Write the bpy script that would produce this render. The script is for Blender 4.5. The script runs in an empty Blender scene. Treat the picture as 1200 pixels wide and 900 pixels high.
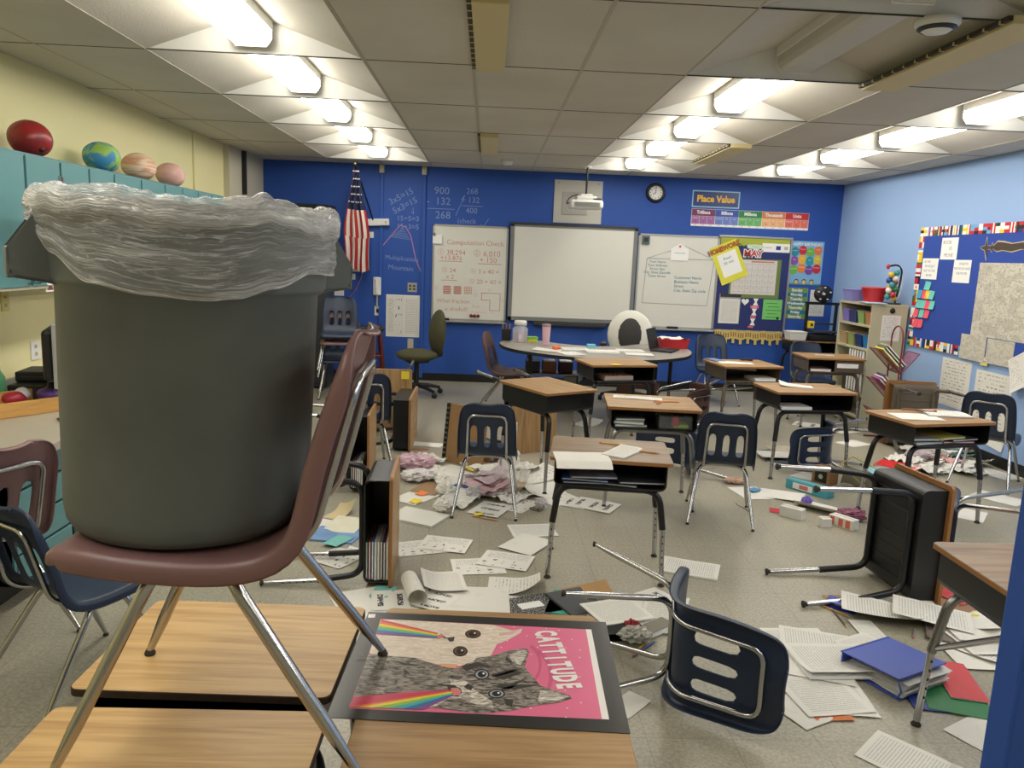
import bpy, bmesh, math, random
from mathutils import Matrix, Vector, Euler
from math import sin, cos, pi, radians
random.seed(7)
SC = bpy.context.scene
COL = SC.collection
# ------------------------------------------------------------------ camera
F, PSI, TH, RO, EYE = 900.0, math.atan(33/915.), math.atan(150/900.), 0.0405, 1.65
FW = Vector((sin(PSI)*cos(TH), cos(PSI)*cos(TH), -sin(TH)))
R0 = Vector((cos(PSI), -sin(PSI), 0)); U0 = R0.cross(FW)
CR = cos(RO)*R0 + sin(RO)*U0
CU = -sin(RO)*R0 + cos(RO)*U0
CO = Vector((0, 0, EYE))
def at(px, py, z=None, y=None, x=None):
    d = CR*((px-600)/F) - CU*((py-450)/F) + FW
    if z is not None: t = (z-CO.z)/d.z
    elif y is not None: t = (y-CO.y)/d.y
    else: t = (x-CO.x)/d.x
    return CO + d*t
cam = bpy.data.cameras.new('camera'); cam.sensor_width = 36; cam.lens = 36*F/1200.; cam.clip_start = .02
co = bpy.data.objects.new('camera', cam); COL.objects.link(co)
m3 = Matrix((CR, CU, -FW)).transposed()
co.matrix_world = Matrix.Translation(CO) @ m3.to_4x4()
SC.camera = co

# ------------------------------------------------------------------ materials
def s2l(c): return c/12.92 if c <= .04045 else ((c+.055)/1.055)**2.4
def rgb(r, g, b): return (s2l(r/255), s2l(g/255), s2l(b/255), 1)
def newmat(name):
    m = bpy.data.materials.new(name); m.use_nodes = True
    nt = m.node_tree; b = nt.nodes['Principled BSDF']
    return m, nt, b
MATS = {}
def mat(name, col, rough=.5, metal=0., noise=0., nscale=8., emit=0., alpha=1., bump=0., bscale=200., stretch=None, trans=0., spec=.5, coat=0.):
    """procedural material: base colour broken up by a noise, optional fine bump"""
    if name in MATS: return MATS[name]
    m, nt, b = newmat(name); N = nt.nodes; L = nt.links
    c = rgb(*col)
    b.inputs['Roughness'].default_value = rough; b.inputs['Metallic'].default_value = metal
    b.inputs['Specular IOR Level'].default_value = spec
    b.inputs['Coat Weight'].default_value = coat
    tc = N.new('ShaderNodeTexCoord'); src = tc.outputs['Object']
    if stretch:
        mp = N.new('ShaderNodeMapping'); mp.inputs['Scale'].default_value = stretch
        L.new(src, mp.inputs['Vector']); src = mp.outputs['Vector']
    nz = N.new('ShaderNodeTexNoise'); nz.inputs['Scale'].default_value = nscale; nz.inputs['Detail'].default_value = 4
    L.new(src, nz.inputs['Vector'])
    mx = N.new('ShaderNodeMix'); mx.data_type = 'RGBA'
    k = max(noise, .02)
    mx.inputs['A'].default_value = tuple(max(0, v*(1-k)) for v in c[:3])+(1,)
    mx.inputs['B'].default_value = tuple(min(1, v*(1+k)) for v in c[:3])+(1,)
    L.new(nz.outputs['Fac'], mx.inputs['Factor'])
    L.new(mx.outputs['Result'], b.inputs['Base Color'])
    if emit:
        b.inputs['Emission Color'].default_value = c; b.inputs['Emission Strength'].default_value = emit
    if alpha < 1: b.inputs['Alpha'].default_value = alpha
    if trans: b.inputs['Transmission Weight'].default_value = trans
    if bump:
        n2 = N.new('ShaderNodeTexNoise'); n2.inputs['Scale'].default_value = bscale; n2.inputs['Detail'].default_value = 3
        L.new(tc.outputs['Object'], n2.inputs['Vector'])
        bp = N.new('ShaderNodeBump'); bp.inputs['Strength'].default_value = bump; bp.inputs['Distance'].default_value = .002
        L.new(n2.outputs['Fac'], bp.inputs['Height']); L.new(bp.outputs['Normal'], b.inputs['Normal'])
    MATS[name] = m
    return m
def wood(name, c1, c2, rough=.42, scale=1.0, axis=0):
    if name in MATS: return MATS[name]
    m, nt, b = newmat(name); N = nt.nodes; L = nt.links
    tc = N.new('ShaderNodeTexCoord'); mp = N.new('ShaderNodeMapping')
    s = [26*scale]*3; s[axis] = 1.6*scale
    mp.inputs['Scale'].default_value = s
    L.new(tc.outputs['Object'], mp.inputs['Vector'])
    n1 = N.new('ShaderNodeTexNoise'); n1.inputs['Scale'].default_value = 1.0; n1.inputs['Detail'].default_value = 5; n1.inputs['Distortion'].default_value = 1.2
    L.new(mp.outputs['Vector'], n1.inputs['Vector'])
    mp2 = N.new('ShaderNodeMapping'); s2 = [150*scale]*3; s2[axis] = 5*scale
    mp2.inputs['Scale'].default_value = s2; L.new(tc.outputs['Object'], mp2.inputs['Vector'])
    n2 = N.new('ShaderNodeTexNoise'); n2.inputs['Scale'].default_value = 1.0; n2.inputs['Detail'].default_value = 2
    L.new(mp2.outputs['Vector'], n2.inputs['Vector'])
    ad = N.new('ShaderNodeMath'); ad.operation = 'MULTIPLY_ADD'; ad.inputs[1].default_value = .45
    L.new(n2.outputs['Fac'], ad.inputs[0]); L.new(n1.outputs['Fac'], ad.inputs[2])
    r = N.new('ShaderNodeValToRGB'); e = r.color_ramp.elements
    e[0].position = .48; e[0].color = rgb(*c2); e[1].position = .86; e[1].color = rgb(*c1)
    L.new(ad.outputs[0], r.inputs['Fac']); L.new(r.outputs['Color'], b.inputs['Base Color'])
    b.inputs['Roughness'].default_value = rough
    MATS[name] = m
    return m
def paper(name, kind, base=(226, 224, 218), ink=(70, 70, 75)):
    """paper seen through its own UVs: printed lines, worksheet pictures or handwriting"""
    if name in MATS: return MATS[name]
    m, nt, b = newmat(name); N = nt.nodes; L = nt.links
    b.inputs['Roughness'].default_value = .75
    def math_(op, a, bb=None, c=None):
        n = N.new('ShaderNodeMath'); n.operation = op
        for i, v in enumerate((a, bb, c)):
            if v is None: continue
            if isinstance(v, (int, float)): n.inputs[i].default_value = v
            else: L.new(v, n.inputs[i])
        return n.outputs[0]
    uv = N.new('ShaderNodeUVMap'); sp = N.new('ShaderNodeSeparateXYZ'); L.new(uv.outputs['UV'], sp.inputs[0])
    u, v = sp.outputs['X'], sp.outputs['Y']
    oi = N.new('ShaderNodeObjectInfo'); rnd = oi.outputs['Random']
    def inside(x, a, bb): return math_('MULTIPLY', math_('GREATER_THAN', x, a), math_('LESS_THAN', x, bb))
    def noise2(su, sv, detail=1):
        cb = N.new('ShaderNodeCombineXYZ')
        L.new(math_('MULTIPLY', u, su), cb.inputs[0]); L.new(math_('MULTIPLY', v, sv), cb.inputs[1]); L.new(math_('MULTIPLY', rnd, 97.), cb.inputs[2])
        n = N.new('ShaderNodeTexNoise'); n.inputs['Scale'].default_value = 1; n.inputs['Detail'].default_value = detail
        L.new(cb.outputs[0], n.inputs['Vector']); return n.outputs['Fac']
    def rows(n, fill, gap, su):
        vf = math_('MULTIPLY', v, n); fr = math_('FRACT', vf); row = math_('FLOOR', vf)
        cb = N.new('ShaderNodeCombineXYZ'); L.new(math_('MULTIPLY', u, su), cb.inputs[0]); L.new(math_('MULTIPLY', row, 7.31), cb.inputs[1]); L.new(math_('MULTIPLY', rnd, 97.), cb.inputs[2])
        w = N.new('ShaderNodeTexNoise'); w.inputs['Scale'].default_value = 1; w.inputs['Detail'].default_value = 1
        L.new(cb.outputs[0], w.inputs['Vector'])
        return math_('MULTIPLY', math_('LESS_THAN', fr, fill), math_('GREATER_THAN', w.outputs['Fac'], gap))
    if kind == 'text':
        mask = math_('MULTIPLY', rows(26, .40, .36, 34), math_('MULTIPLY', inside(u, .1, .9), inside(v, .08, .93))); mask = math_('MULTIPLY', mask, .32)
    elif kind == 'sheet':
        t = math_('MULTIPLY', rows(30, .4, .47, 30), inside(u, .08, .45)); t = math_('MULTIPLY', t, .5)
        g = math_('MULTIPLY', math_('MULTIPLY', inside(math_('FRACT', math_('MULTIPLY', u, 6)), .25, .75), inside(math_('FRACT', math_('MULTIPLY', v, 5)), .3, .75)), math_('GREATER_THAN', noise2(9, 8), .54))
        g = math_('MULTIPLY', math_('MULTIPLY', g, inside(u, .48, .92)), math_('GREATER_THAN', noise2(40, 50), .42))
        mask = math_('MAXIMUM', t, g); mask = math_('MULTIPLY', mask, inside(v, .08, .92))
    elif kind == 'hand':
        mask = math_('MULTIPLY', rows(15, .35, .52, 28), math_('MULTIPLY', inside(u, .08, .85), inside(v, .1, .95))); mask = math_('MULTIPLY', mask, .55)
    elif kind == 'photo':
        mask = math_('MULTIPLY', math_('MULTIPLY', inside(u, .2, .8), inside(math_('FRACT', math_('MULTIPLY', v, 3)), .3, .6)), math_('GREATER_THAN', noise2(20, 30, 3), .45))
    elif kind == 'draw':
        n = noise2(22, 13, 6); w = math_('ABSOLUTE', math_('SUBTRACT', n, .5)); mask = math_('MULTIPLY', math_('LESS_THAN', w, .012), .6)
        n3 = noise2(46, 30, 5); w3 = math_('ABSOLUTE', math_('SUBTRACT', n3, .45)); mask = math_('MAXIMUM', mask, math_('MULTIPLY', math_('LESS_THAN', w3, .012), .45))
        mask = math_('MAXIMUM', mask, math_('MULTIPLY', math_('GREATER_THAN', noise2(9, 7, 4), .52), .2))
    else:
        mask = math_('MULTIPLY', math_('GREATER_THAN', noise2(3, 3), .7), .05)
    mx = N.new('ShaderNodeMix'); mx.data_type = 'RGBA'
    mx.inputs['A'].default_value = rgb(*base); mx.inputs['B'].default_value = rgb(*ink)
    L.new(mask, mx.inputs['Factor']); L.new(mx.outputs['Result'], b.inputs['Base Color'])
    MATS[name] = m
    return m

# ------------------------------------------------------------------ mesh builder
def fillet(pts, r, n=5):
    pts = [Vector(p) for p in pts]; out = [pts[0]]
    for i in range(1, len(pts)-1):
        a, b, c = pts[i-1], pts[i], pts[i+1]
        d1 = a-b; d2 = c-b
        l = min(r, d1.length*.49, d2.length*.49)
        p1 = b+d1.normalized()*l; p2 = b+d2.normalized()*l
        for k in range(n+1):
            t = k/n; out.append(p1*(1-t)**2 + b*2*t*(1-t) + p2*t*t)
    out.append(pts[-1]); return out
class MB:
    def __init__(s): s.v = []; s.f = []; s.mi = []; s.sm = []; s.uv = []; s.mats = []; s.M = Matrix()
    def _m(s, m):
        if m not in s.mats: s.mats.append(m)
        return s.mats.index(m)
    def add(s, vs, fs, m, smooth=False, uvs=None):
        o = len(s.v); s.v += [s.M @ Vector(p) for p in vs]; k = s._m(m)
        for f in fs:
            s.f.append([i+o for i in f]); s.mi.append(k); s.sm.append(smooth)
            s.uv.append([uvs[i] for i in f] if uvs else [(0, 0)]*len(f))
        return s
    def box(s, c, size, m, bev=0, rot=None, smooth=False):
        bm = bmesh.new(); bmesh.ops.create_cube(bm, size=1)
        for v in bm.verts: v.co = Vector((v.co.x*size[0], v.co.y*size[1], v.co.z*size[2]))
        if bev: bmesh.ops.bevel(bm, geom=bm.edges[:], offset=bev, segments=2, affect='EDGES', profile=.5)
        R = rot if rot is not None else Matrix()
        if isinstance(R, (int, float)): R = Matrix.Rotation(R, 4, 'Z')
        bm.verts.index_update()
        s.add([R.to_4x4() @ v.co + Vector(c) for v in bm.verts], [[v.index for v in f.verts] for f in bm.faces], m, smooth); bm.free(); return s
    def quad(s, a, b, c, d, m): return s.add([a, b, c, d], [[0, 1, 2, 3]], m, uvs=[(0, 0), (1, 0), (1, 1), (0, 1)])
    def poly(s, pts, m, z=0.):
        pts = [(p[0], p[1], p[2] if len(p) > 2 else z) for p in pts]
        return s.add(pts, [list(range(len(pts)))], m)
    def prism(s, pts, z0, z1, m, smooth=False):
        n = len(pts); vs = [(p[0], p[1], z0) for p in pts]+[(p[0], p[1], z1) for p in pts]
        s.add(vs, [list(range(n-1, -1, -1)), list(range(n, 2*n))], m)
        return s.add(vs, [[i, (i+1) % n, n+(i+1) % n, n+i] for i in range(n)], m, smooth)
    def tube(s, path, r, m, n=8, cap=True, smooth=True):
        P = [Vector(p) for p in path]; rs = r if isinstance(r, (list, tuple)) else [r]*len(P)
        vs = []; fs = []; up = None
        for i, p in enumerate(P):
            t = (P[min(i+1, len(P)-1)]-P[max(i-1, 0)])
            t = t.normalized() if t.length > 1e-9 else Vector((0, 0, 1))
            if up is None:
                up = Vector((0, 0, 1)) if abs(t.z) < .9 else Vector((1, 0, 0))
            a = up - t*up.dot(t); a = a.normalized() if a.length > 1e-6 else t.orthogonal().normalized()
            b = t.cross(a); up = a
            for k in range(n):
                q = 2*pi*k/n; vs.append(p + (a*cos(q)+b*sin(q))*rs[i])
        for i in range(len(P)-1):
            for k in range(n):
                fs.append([i*n+k, i*n+(k+1) % n, (i+1)*n+(k+1) % n, (i+1)*n+k])
        s.add(vs, fs, m, smooth)
        if cap:
            s.add(vs[:n], [list(range(n-1, -1, -1))], m); s.add(vs[-n:], [list(range(n))], m)
        return s
    def lathe(s, prof, m, n=24, c=(0, 0, 0), smooth=True, ax='z'):
        vs = []; fs = []; c = Vector(c)
        for (r, z) in prof:
            for k in range(n):
                q = 2*pi*k/n; p = Vector((r*cos(q), r*sin(q), z))
                if ax == 'x': p = Vector((p.z, p.x, p.y))
                if ax == 'y': p = Vector((p.x, p.z, -p.y))
                vs.append(c+p)
        for i in range(len(prof)-1):
            for k in range(n): fs.append([i*n+k, i*n+(k+1) % n, (i+1)*n+(k+1) % n, (i+1)*n+k])
        return s.add(vs, fs, m, smooth)
    def ball(s, c, r, m, n=16, sc=(1, 1, 1)):
        pr = [(sin(pi*i/(n//2))*1., -cos(pi*i/(n//2))) for i in range(n//2+1)]
        vs = []; fs = []
        for (a, z) in pr:
            for k in range(n): vs.append((c[0]+r*sc[0]*a*cos(2*pi*k/n), c[1]+r*sc[1]*a*sin(2*pi*k/n), c[2]+r*sc[2]*z))
        for i in range(len(pr)-1):
            for k in range(n): fs.append([i*n+k, i*n+(k+1) % n, (i+1)*n+(k+1) % n, (i+1)*n+k])
        return s.add(vs, fs, m, True)
    def grid(s, fn, nu, nv, m, smooth=True, skip=None, closed=False, uvf=None):
        vs = [fn(i/nu, j/nv) for i in range(nu+1) for j in range(nv+1)]
        uv = [(uvf or (lambda a, b: (a, b)))(i/nu, j/nv) for i in range(nu+1) for j in range(nv+1)]
        fs = [[i*(nv+1)+j, (i+1)*(nv+1)+j, (i+1)*(nv+1)+j+1, i*(nv+1)+j+1] for i in range(nu) for j in range(nv) if not (skip and skip(i, j))]
        return s.add(vs, fs, m, smooth, uv)
    def text(s, txt, size, m, x=0., y=0., z=.001, align='CENTER', rot=0., xs=1., bold=0., depth=0.):
        cu = bpy.data.curves.new('t', 'FONT'); cu.body = txt; cu.size = size; cu.align_x = align; cu.align_y = 'CENTER'
        cu.resolution_u = 2; cu.offset = bold; cu.extrude = depth
        ob = bpy.data.objects.new('t', cu); COL.objects.link(ob)
        dg = bpy.context.evaluated_depsgraph_get(); me = bpy.data.meshes.new_from_object(ob.evaluated_get(dg))
        X = Matrix.Translation((x, y, z)) @ Matrix.Rotation(rot, 4, 'Z') @ Matrix.Diagonal((xs, 1, 1, 1))
        s.add([X @ v.co for v in me.vertices], [list(p.vertices) for p in me.polygons], m)
        bpy.data.meshes.remove(me); bpy.data.objects.remove(ob); bpy.data.curves.remove(cu); return s
    def mesh(s, name):
        me = bpy.data.meshes.new(name); me.from_pydata([tuple(v) for v in s.v], [], s.f)
        for m in s.mats: me.materials.append(m)
        me.polygons.foreach_set('material_index', s.mi); me.polygons.foreach_set('use_smooth', s.sm)
        ul = me.uv_layers.new(name='UVMap'); flat = []
        for q in s.uv:
            for a in q: flat += [a[0], a[1]]
        ul.data.foreach_set('uv', flat); me.update(); return me
    def build(s, name, parent=None, label=None, cat=None, group=None, M=None, kind=None):
        ob = bpy.data.objects.new(name, s.mesh(name)); COL.objects.link(ob)
        if parent is not None: ob.parent = parent
        if M is not None: ob.matrix_local = M
        return tag(ob, label, cat, group, kind)
def tag(o, label=None, cat=None, group=None, kind=None):
    if label: o['label'] = label
    if cat: o['category'] = cat
    if group: o['group'] = group
    if kind: o['kind'] = kind
    return o
def thing(name, label, cat, M=None, group=None, loc=None, rz=0.):
    o = bpy.data.objects.new(name, None); COL.objects.link(o); o.empty_display_size = .05
    if M is None: M = Matrix.Translation(loc or (0, 0, 0)) @ Matrix.Rotation(rz, 4, 'Z')
    o.matrix_world = M; return tag(o, label, cat, group)
def inst(name, me, parent, mods=None):
    ob = bpy.data.objects.new(name, me); COL.objects.link(ob); ob.parent = parent; return ob
def frame(o, right, up):
    r = Vector(right).normalized(); u = Vector(up).normalized(); n = r.cross(u)
    M = Matrix((r, u, n)).transposed().to_4x4(); M.translation = Vector(o); return M
def TR(x, y, z=0., rz=0., s=1.): return Matrix.Translation((x, y, z)) @ Matrix.Rotation(radians(rz), 4, 'Z') @ Matrix.Diagonal((s, s, s, 1))
def rest(root, x, y, X, Y, Z, s=1., z=0.):
    """stand a thing with its local axes along the given world directions, lowest point at height z"""
    M = Matrix((Vector(X).normalized(), Vector(Y).normalized(), Vector(Z).normalized())).transposed().to_4x4() @ Matrix.Diagonal((s, s, s, 1))
    lo = 9.
    for c in root.children_recursive:
        if c.type == 'MESH':
            for v in c.data.vertices: lo = min(lo, (M @ v.co).z)
    root.matrix_world = Matrix.Translation((x, y, z-lo)) @ M
def h2(a): a = radians(a); return Vector((cos(a), sin(a), 0))
def onside(root, x, y, heading, flip, s=1., roll=0., z=0.):
    """lying on one side: local Z points along heading, local X up (flip=1) or down (-1)"""
    Z = h2(heading); X = Vector((0, 0, flip)); 
    if roll: X = (Matrix.Rotation(radians(roll), 3, Z) @ X)
    Y = Z.cross(X); rest(root, x, y, X, Y, Z, s, z)
def onedge(root, x, y, heading, flip, s=1., z=0.):
    Z = h2(heading); Y = Vector((0, 0, flip)); X = Y.cross(Z); rest(root, x, y, X, Y, Z, s, z)
# ------------------------------------------------------------------ shared materials
CHROME = mat('chrome', (184, 184, 186), .2, 1.)
STEEL = mat('dull_steel', (150, 148, 145), .35, 1.)
BLACKM = mat('black_enamel', (20, 20, 22), .38)
BLACKP = mat('black_plastic', (24, 24, 26), .5)
DARKG = mat('dark_grey_plastic', (48, 49, 52), .5)
NAVY = mat('navy_plastic', (27, 42, 68), .42, noise=.08)
MAROON = mat('maroon_plastic', (124, 92, 92), .36, noise=.06)
BROWNC = mat('brown_plastic', (95, 66, 60), .4, noise=.06)
TAUPE = mat('taupe_enamel', (92, 82, 70), .45)
WHITEP = mat('white_plastic', (225, 224, 220), .45)
WHITEM = mat('white_mark', (240, 240, 238), .7)
BEIGE = mat('beige_metal', (188, 182, 160), .45)
OAK = wood('light_oak_laminate', (204, 168, 112), (172, 130, 76))
OAKD = wood('brown_oak_laminate', (178, 144, 100), (140, 104, 66))
WALN = wood('walnut_laminate', (152, 128, 104), (112, 90, 70))
EDGE = mat('worn_dark_edge', (58, 42, 30), .7, noise=.5, nscale=60)
OAKEDGE = mat('oak_edge_band', (150, 104, 58), .5)
RUBBER = mat('rubber_glide', (52, 48, 42), .7)
P_BLANK = paper('blank_paper', 'blank'); P_TEXT = paper('printed_paper', 'text'); P_SHEET = paper('worksheet_paper', 'sheet')
P_HAND = paper('handwritten_paper', 'hand'); P_PHOTO = paper('photo_sheet_paper', 'photo'); P_DRAW = paper('drawn_paper', 'draw', base=(205, 200, 186))
P_POSTERTXT = paper('notice_paper', 'hand', base=(222, 220, 212), ink=(40, 40, 45))

# ------------------------------------------------------------------ room
CE, YB, XL, XR, YF = 2.71, 9.95, -2.9, 4.5, -1.6
def structure(mb, name): return mb.build(name, kind='structure')
def wallmat(name, col, **k): return mat(name, col, .62, bump=.15, bscale=90, noise=.03, nscale=2.5, **k)
W_BLUE = wallmat('royal_blue_paint', (36, 80, 166)); W_LBLUE = wallmat('light_blue_paint', (146, 176, 220)); W_YEL = wallmat('cream_yellow_paint', (228, 220, 168)); W_BEI = wallmat('beige_paint', (196, 190, 168))
def floor_mat():
    m, nt, b = newmat('vinyl_tile_floor'); N = nt.nodes; L = nt.links
    tc = N.new('ShaderNodeTexCoord')
    br = N.new('ShaderNodeTexBrick'); br.offset = 0; br.inputs['Scale'].default_value = 1
    br.inputs['Brick Width'].default_value = .305; br.inputs['Row Height'].default_value = .305; br.inputs['Mortar Size'].default_value = .0016; br.inputs['Mortar Smooth'].default_value = .3
    br.inputs['Color1'].default_value = rgb(176, 170, 152); br.inputs['Color2'].default_value = rgb(171, 166, 149); br.inputs['Mortar'].default_value = rgb(146, 140, 124)
    L.new(tc.outputs['Object'], br.inputs['Vector'])
    n1 = N.new('ShaderNodeTexNoise'); n1.inputs['Scale'].default_value = 70; n1.inputs['Detail'].default_value = 6; n1.inputs['Roughness'].default_value = .75
    L.new(tc.outputs['Object'], n1.inputs['Vector'])
    r = N.new('ShaderNodeValToRGB'); e = r.color_ramp.elements; e[0].position = .36; e[0].color = (.66, .66, .66, 1); e[1].position = .64; e[1].color = (1.1, 1.1, 1.1, 1)
    L.new(n1.outputs['Fac'], r.inputs['Fac'])
    n2 = N.new('ShaderNodeTexNoise'); n2.inputs['Scale'].default_value = 1.3; n2.inputs['Detail'].default_value = 5
    L.new(tc.outputs['Object'], n2.inputs['Vector'])
    r2 = N.new('ShaderNodeValToRGB'); e = r2.color_ramp.elements; e[0].position = .3; e[0].color = (.86, .86, .85, 1); e[1].position = .7; e[1].color = (1.05, 1.05, 1.04, 1)
    L.new(n2.outputs['Fac'], r2.inputs['Fac'])
    a = N.new('ShaderNodeMix'); a.data_type = 'RGBA'; a.blend_type = 'MULTIPLY'; a.inputs['Factor'].default_value = 1
    L.new(br.outputs['Color'], a.inputs['A']); L.new(r.outputs['Color'], a.inputs['B'])
    c = N.new('ShaderNodeMix'); c.data_type = 'RGBA'; c.blend_type = 'MULTIPLY'; c.inputs['Factor'].default_value = 1
    L.new(a.outputs['Result'], c.inputs['A']); L.new(r2.outputs['Color'], c.inputs['B'])
    L.new(c.outputs['Result'], b.inputs['Base Color'])
    rr = N.new('ShaderNodeMapRange'); rr.inputs['To Min'].default_value = .22; rr.inputs['To Max'].default_value = .5
    L.new(n2.outputs['Fac'], rr.inputs['Value']); L.new(rr.outputs['Result'], b.inputs['Roughness'])
    return m
fm = floor_mat()
f = MB(); f.box(((XL+XR)/2, (YB+YF)/2, -.05), (XR-XL+.6, YB-YF+.6, .1), fm); structure(f, 'floor')
w = MB(); w.box(((XL+XR)/2, YB+.05, 1.4), (XR-XL+.2, .1, 2.8), W_BLUE); structure(w, 'wall_back')
w = MB(); w.box((XR+.05, (YB+YF)/2, 1.4), (.1, YB-YF, 2.8), W_LBLUE); structure(w, 'wall_right')
w = MB(); w.box((XL-.05, (YB+YF)/2, 1.4), (.1, YB-YF, 2.8), W_YEL)
structure(w, 'wall_left')
w = MB(); w.box(((XL+XR)/2, YF-.05, 1.4), (XR-XL+.2, .1, 2.8), W_BEI); structure(w, 'wall_front')
BASEB = mat('black_vinyl_base', (22, 22, 24), .45)
for nm, c, sz in (('baseboard_back', ((XL+XR)/2, YB-.006, .05), (XR-XL, .012, .1)), ('baseboard_right', (XR-.006, (YB+YF)/2, .05), (.012, YB-YF-.03, .1)), ('baseboard_left', (XL+.006, (YB+YF)/2, .05), (.012, YB-YF-.03, .1))):
    w = MB(); w.box(c, sz, BASEB, .003); structure(w, nm)
# boxed pipe chase in the back left corner, with the seam of the yellow wall panels
w = MB(); w.box((XL+.03, 9.3, CE/2), (.06, 1.28, CE), W_BEI); structure(w, 'trim_1')
w = MB(); w.box((XL+.01, 7.8, 2.42), (.02, .05, .56), W_YEL, .003); structure(w, 'trim_2')
w = MB(); w.box((XL+.075, 9.12, 2.46), (.05, .06, .48), mat('black_gap_trim', (30, 30, 34), .6)); structure(w, 'trim_3')
for i, x in enumerate((-1.37, -.84)):
    w = MB(); w.box((x, YB-.012, 1.35), (.045, .024, 2.62), W_BLUE, .004); w.box((x, YB-.025, 2.655), (.06, .05, .1), BEIGE, .006); structure(w, 'trim_%d' % (4+i))
# blue painted end of the partition beside the camera
w = MB(); w.box((at(1181, 750, y=1.3).x+.13, 1.33, CE/2), (.20, .07, CE), W_BLUE, .006); structure(w, 'wall_partition')

# ceiling: lay-in tiles, dark seams, pyramid light coffers
def tile_mat():
    m, nt, b = newmat('ceiling_tile'); N = nt.nodes; L = nt.links
    tc = N.new('ShaderNodeTexCoord')
    n1 = N.new('ShaderNodeTexNoise'); n1.inputs['Scale'].default_value = 1.1; n1.inputs['Detail'].default_value = 4; L.new(tc.outputs['Object'], n1.inputs['Vector'])
    r = N.new('ShaderNodeValToRGB'); e = r.color_ramp.elements; e[0].position = .35; e[0].color = rgb(196, 190, 178); e[1].position = .65; e[1].color = rgb(206, 201, 190)
    L.new(n1.outputs['Fac'], r.inputs['Fac']); L.new(r.outputs['Color'], b.inputs['Base Color']); b.inputs['Roughness'].default_value = .9
    n2 = N.new('ShaderNodeTexNoise'); n2.inputs['Scale'].default_value = 75; n2.inputs['Detail'].default_value = 3; L.new(tc.outputs['Object'], n2.inputs['Vector'])
    bp = N.new('ShaderNodeBump'); bp.inputs['Strength'].default_value = .5; bp.inputs['Distance'].default_value = .004
    L.new(n2.outputs['Fac'], bp.inputs['Height']); L.new(bp.outputs['Normal'], b.inputs['Normal'])
    return m
TILE = tile_mat(); WPAN = mat('coffer_end_panel', (222, 221, 216), .6); TEE = mat('ceiling_tee', (176, 170, 156), .55); SEAM = mat('ceiling_dark_seam', (70, 66, 60), .9)  # seam: plain dark colour for the tile joints and the slab above
gx = [XL, -2.57, -1.96, -1.35, -.745, -.128, .489, 1.09, 1.70, 2.31, 2.93, 3.54, 4.14, XR]
gy = [YF, -.28, .94, 2.16, 3.385, 4.605, 5.83, 7.05, 8.27, 9.49, YB]
coff = {2: 3, 7: 8, 10: 11}          # first tile column of each light coffer row
c = MB(); TH_ = .022
COFFERS = []
for j in range(len(gy)-1):
    y0, y1 = gy[j], gy[j+1]; rowc = (1 <= j <= 8)
    for i in range(len(gx)-1):
        x0, x1 = gx[i], gx[i+1]
        if rowc and i in coff.values(): continue
        if rowc and i in coff:
            x1 = gx[i+2]; xm = (x0+x1)/2; ym = (y0+y1)/2; hz = CE+.2; hl = (y1-y0)/2-.05
            A, B, C, D = (x0, y0, CE), (x1, y0, CE), (x1, y1, CE), (x0, y1, CE); E_, G = (xm, ym-hl, hz), (xm, ym+hl, hz)
            c.add([A, D, G, E_], [[0, 1, 2, 3]], TILE); c.add([B, E_, G, C], [[0, 1, 2, 3]], TILE)
            c.add([A, E_, B], [[0, 1, 2]], WPAN); c.add([D, C, G], [[0, 1, 2]], WPAN)
            COFFERS.append((i, j, xm, ym)); continue
        g = .004
        c.quad((x0+g, y0+g, CE), (x0+g, y1-g, CE), (x1-g, y1-g, CE), (x1-g, y0+g, CE), TILE)
c.box(((XL+XR)/2, (YB+YF)/2, CE+.33), (XR-XL+.2, YB-YF+.2, .04), SEAM)
for i, x in enumerate(gx[1:-1]):
    inside_c = i+1 in coff.values()
    if inside_c: continue
    c.box((x, (YB+YF)/2, CE+.0005), (.02 if x in (-.745, -.128, .489) else .009, YB-YF, .006), TEE)
for y in gy[1:-1]: c.box(((XL+XR)/2, y, CE+.001), (XR-XL, .007, .006), SEAM)
structure(c, 'ceiling')

LAMPON = mat('lit_lens', (255, 250, 238), .4, emit=13.0); LAMPOFF = mat('unlit_lens', (196, 192, 182), .35)
def ceiling_light(x, y, on, label):
    t = thing('ceiling_light', label, 'ceiling light', loc=(x, y, CE+.135), group='wraparound lights in the ceiling coffers')
    h = MB(); h.box((0, 0, .02), (.24, 1.08, .09), WHITEP, .004); h.build('housing', t)
    for s in (-1, 1):
        e = MB(); out = [(-.115, -.02), (-.115, -.07), (-.085, -.112), (.085, -.112), (.115, -.07), (.115, -.02)]
        e.M = Matrix(((1, 0, 0, 0), (0, 0, 1, 0), (0, 1, 0, 0), (0, 0, 0, 1)))
        e.prism(out, s*.54-.006, s*.54+.006, WHITEP); e.build('end_cap', t)
    l = MB(); pr = [(-.112, -.024), (-.112, -.067), (-.1, -.092), (-.075, -.107), (.075, -.107), (.1, -.092), (.112, -.067), (.112, -.024)]
    l.add([(a, -.533, b) for a, b in pr]+[(a, .533, b) for a, b in pr], [[k, k+8, k+9, k+1] for k in range(7)], LAMPON if on else LAMPOFF); l.build('lens', t)
    return t
rown = {2: 'left', 7: 'middle', 10: 'right'}
from_back = ['closest to the back wall', 'second from the back wall', 'third from the back wall', 'fourth from the back wall', 'fifth from the back wall', 'sixth from the back wall', 'seventh from the back wall', 'nearest the front of the room']
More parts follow.
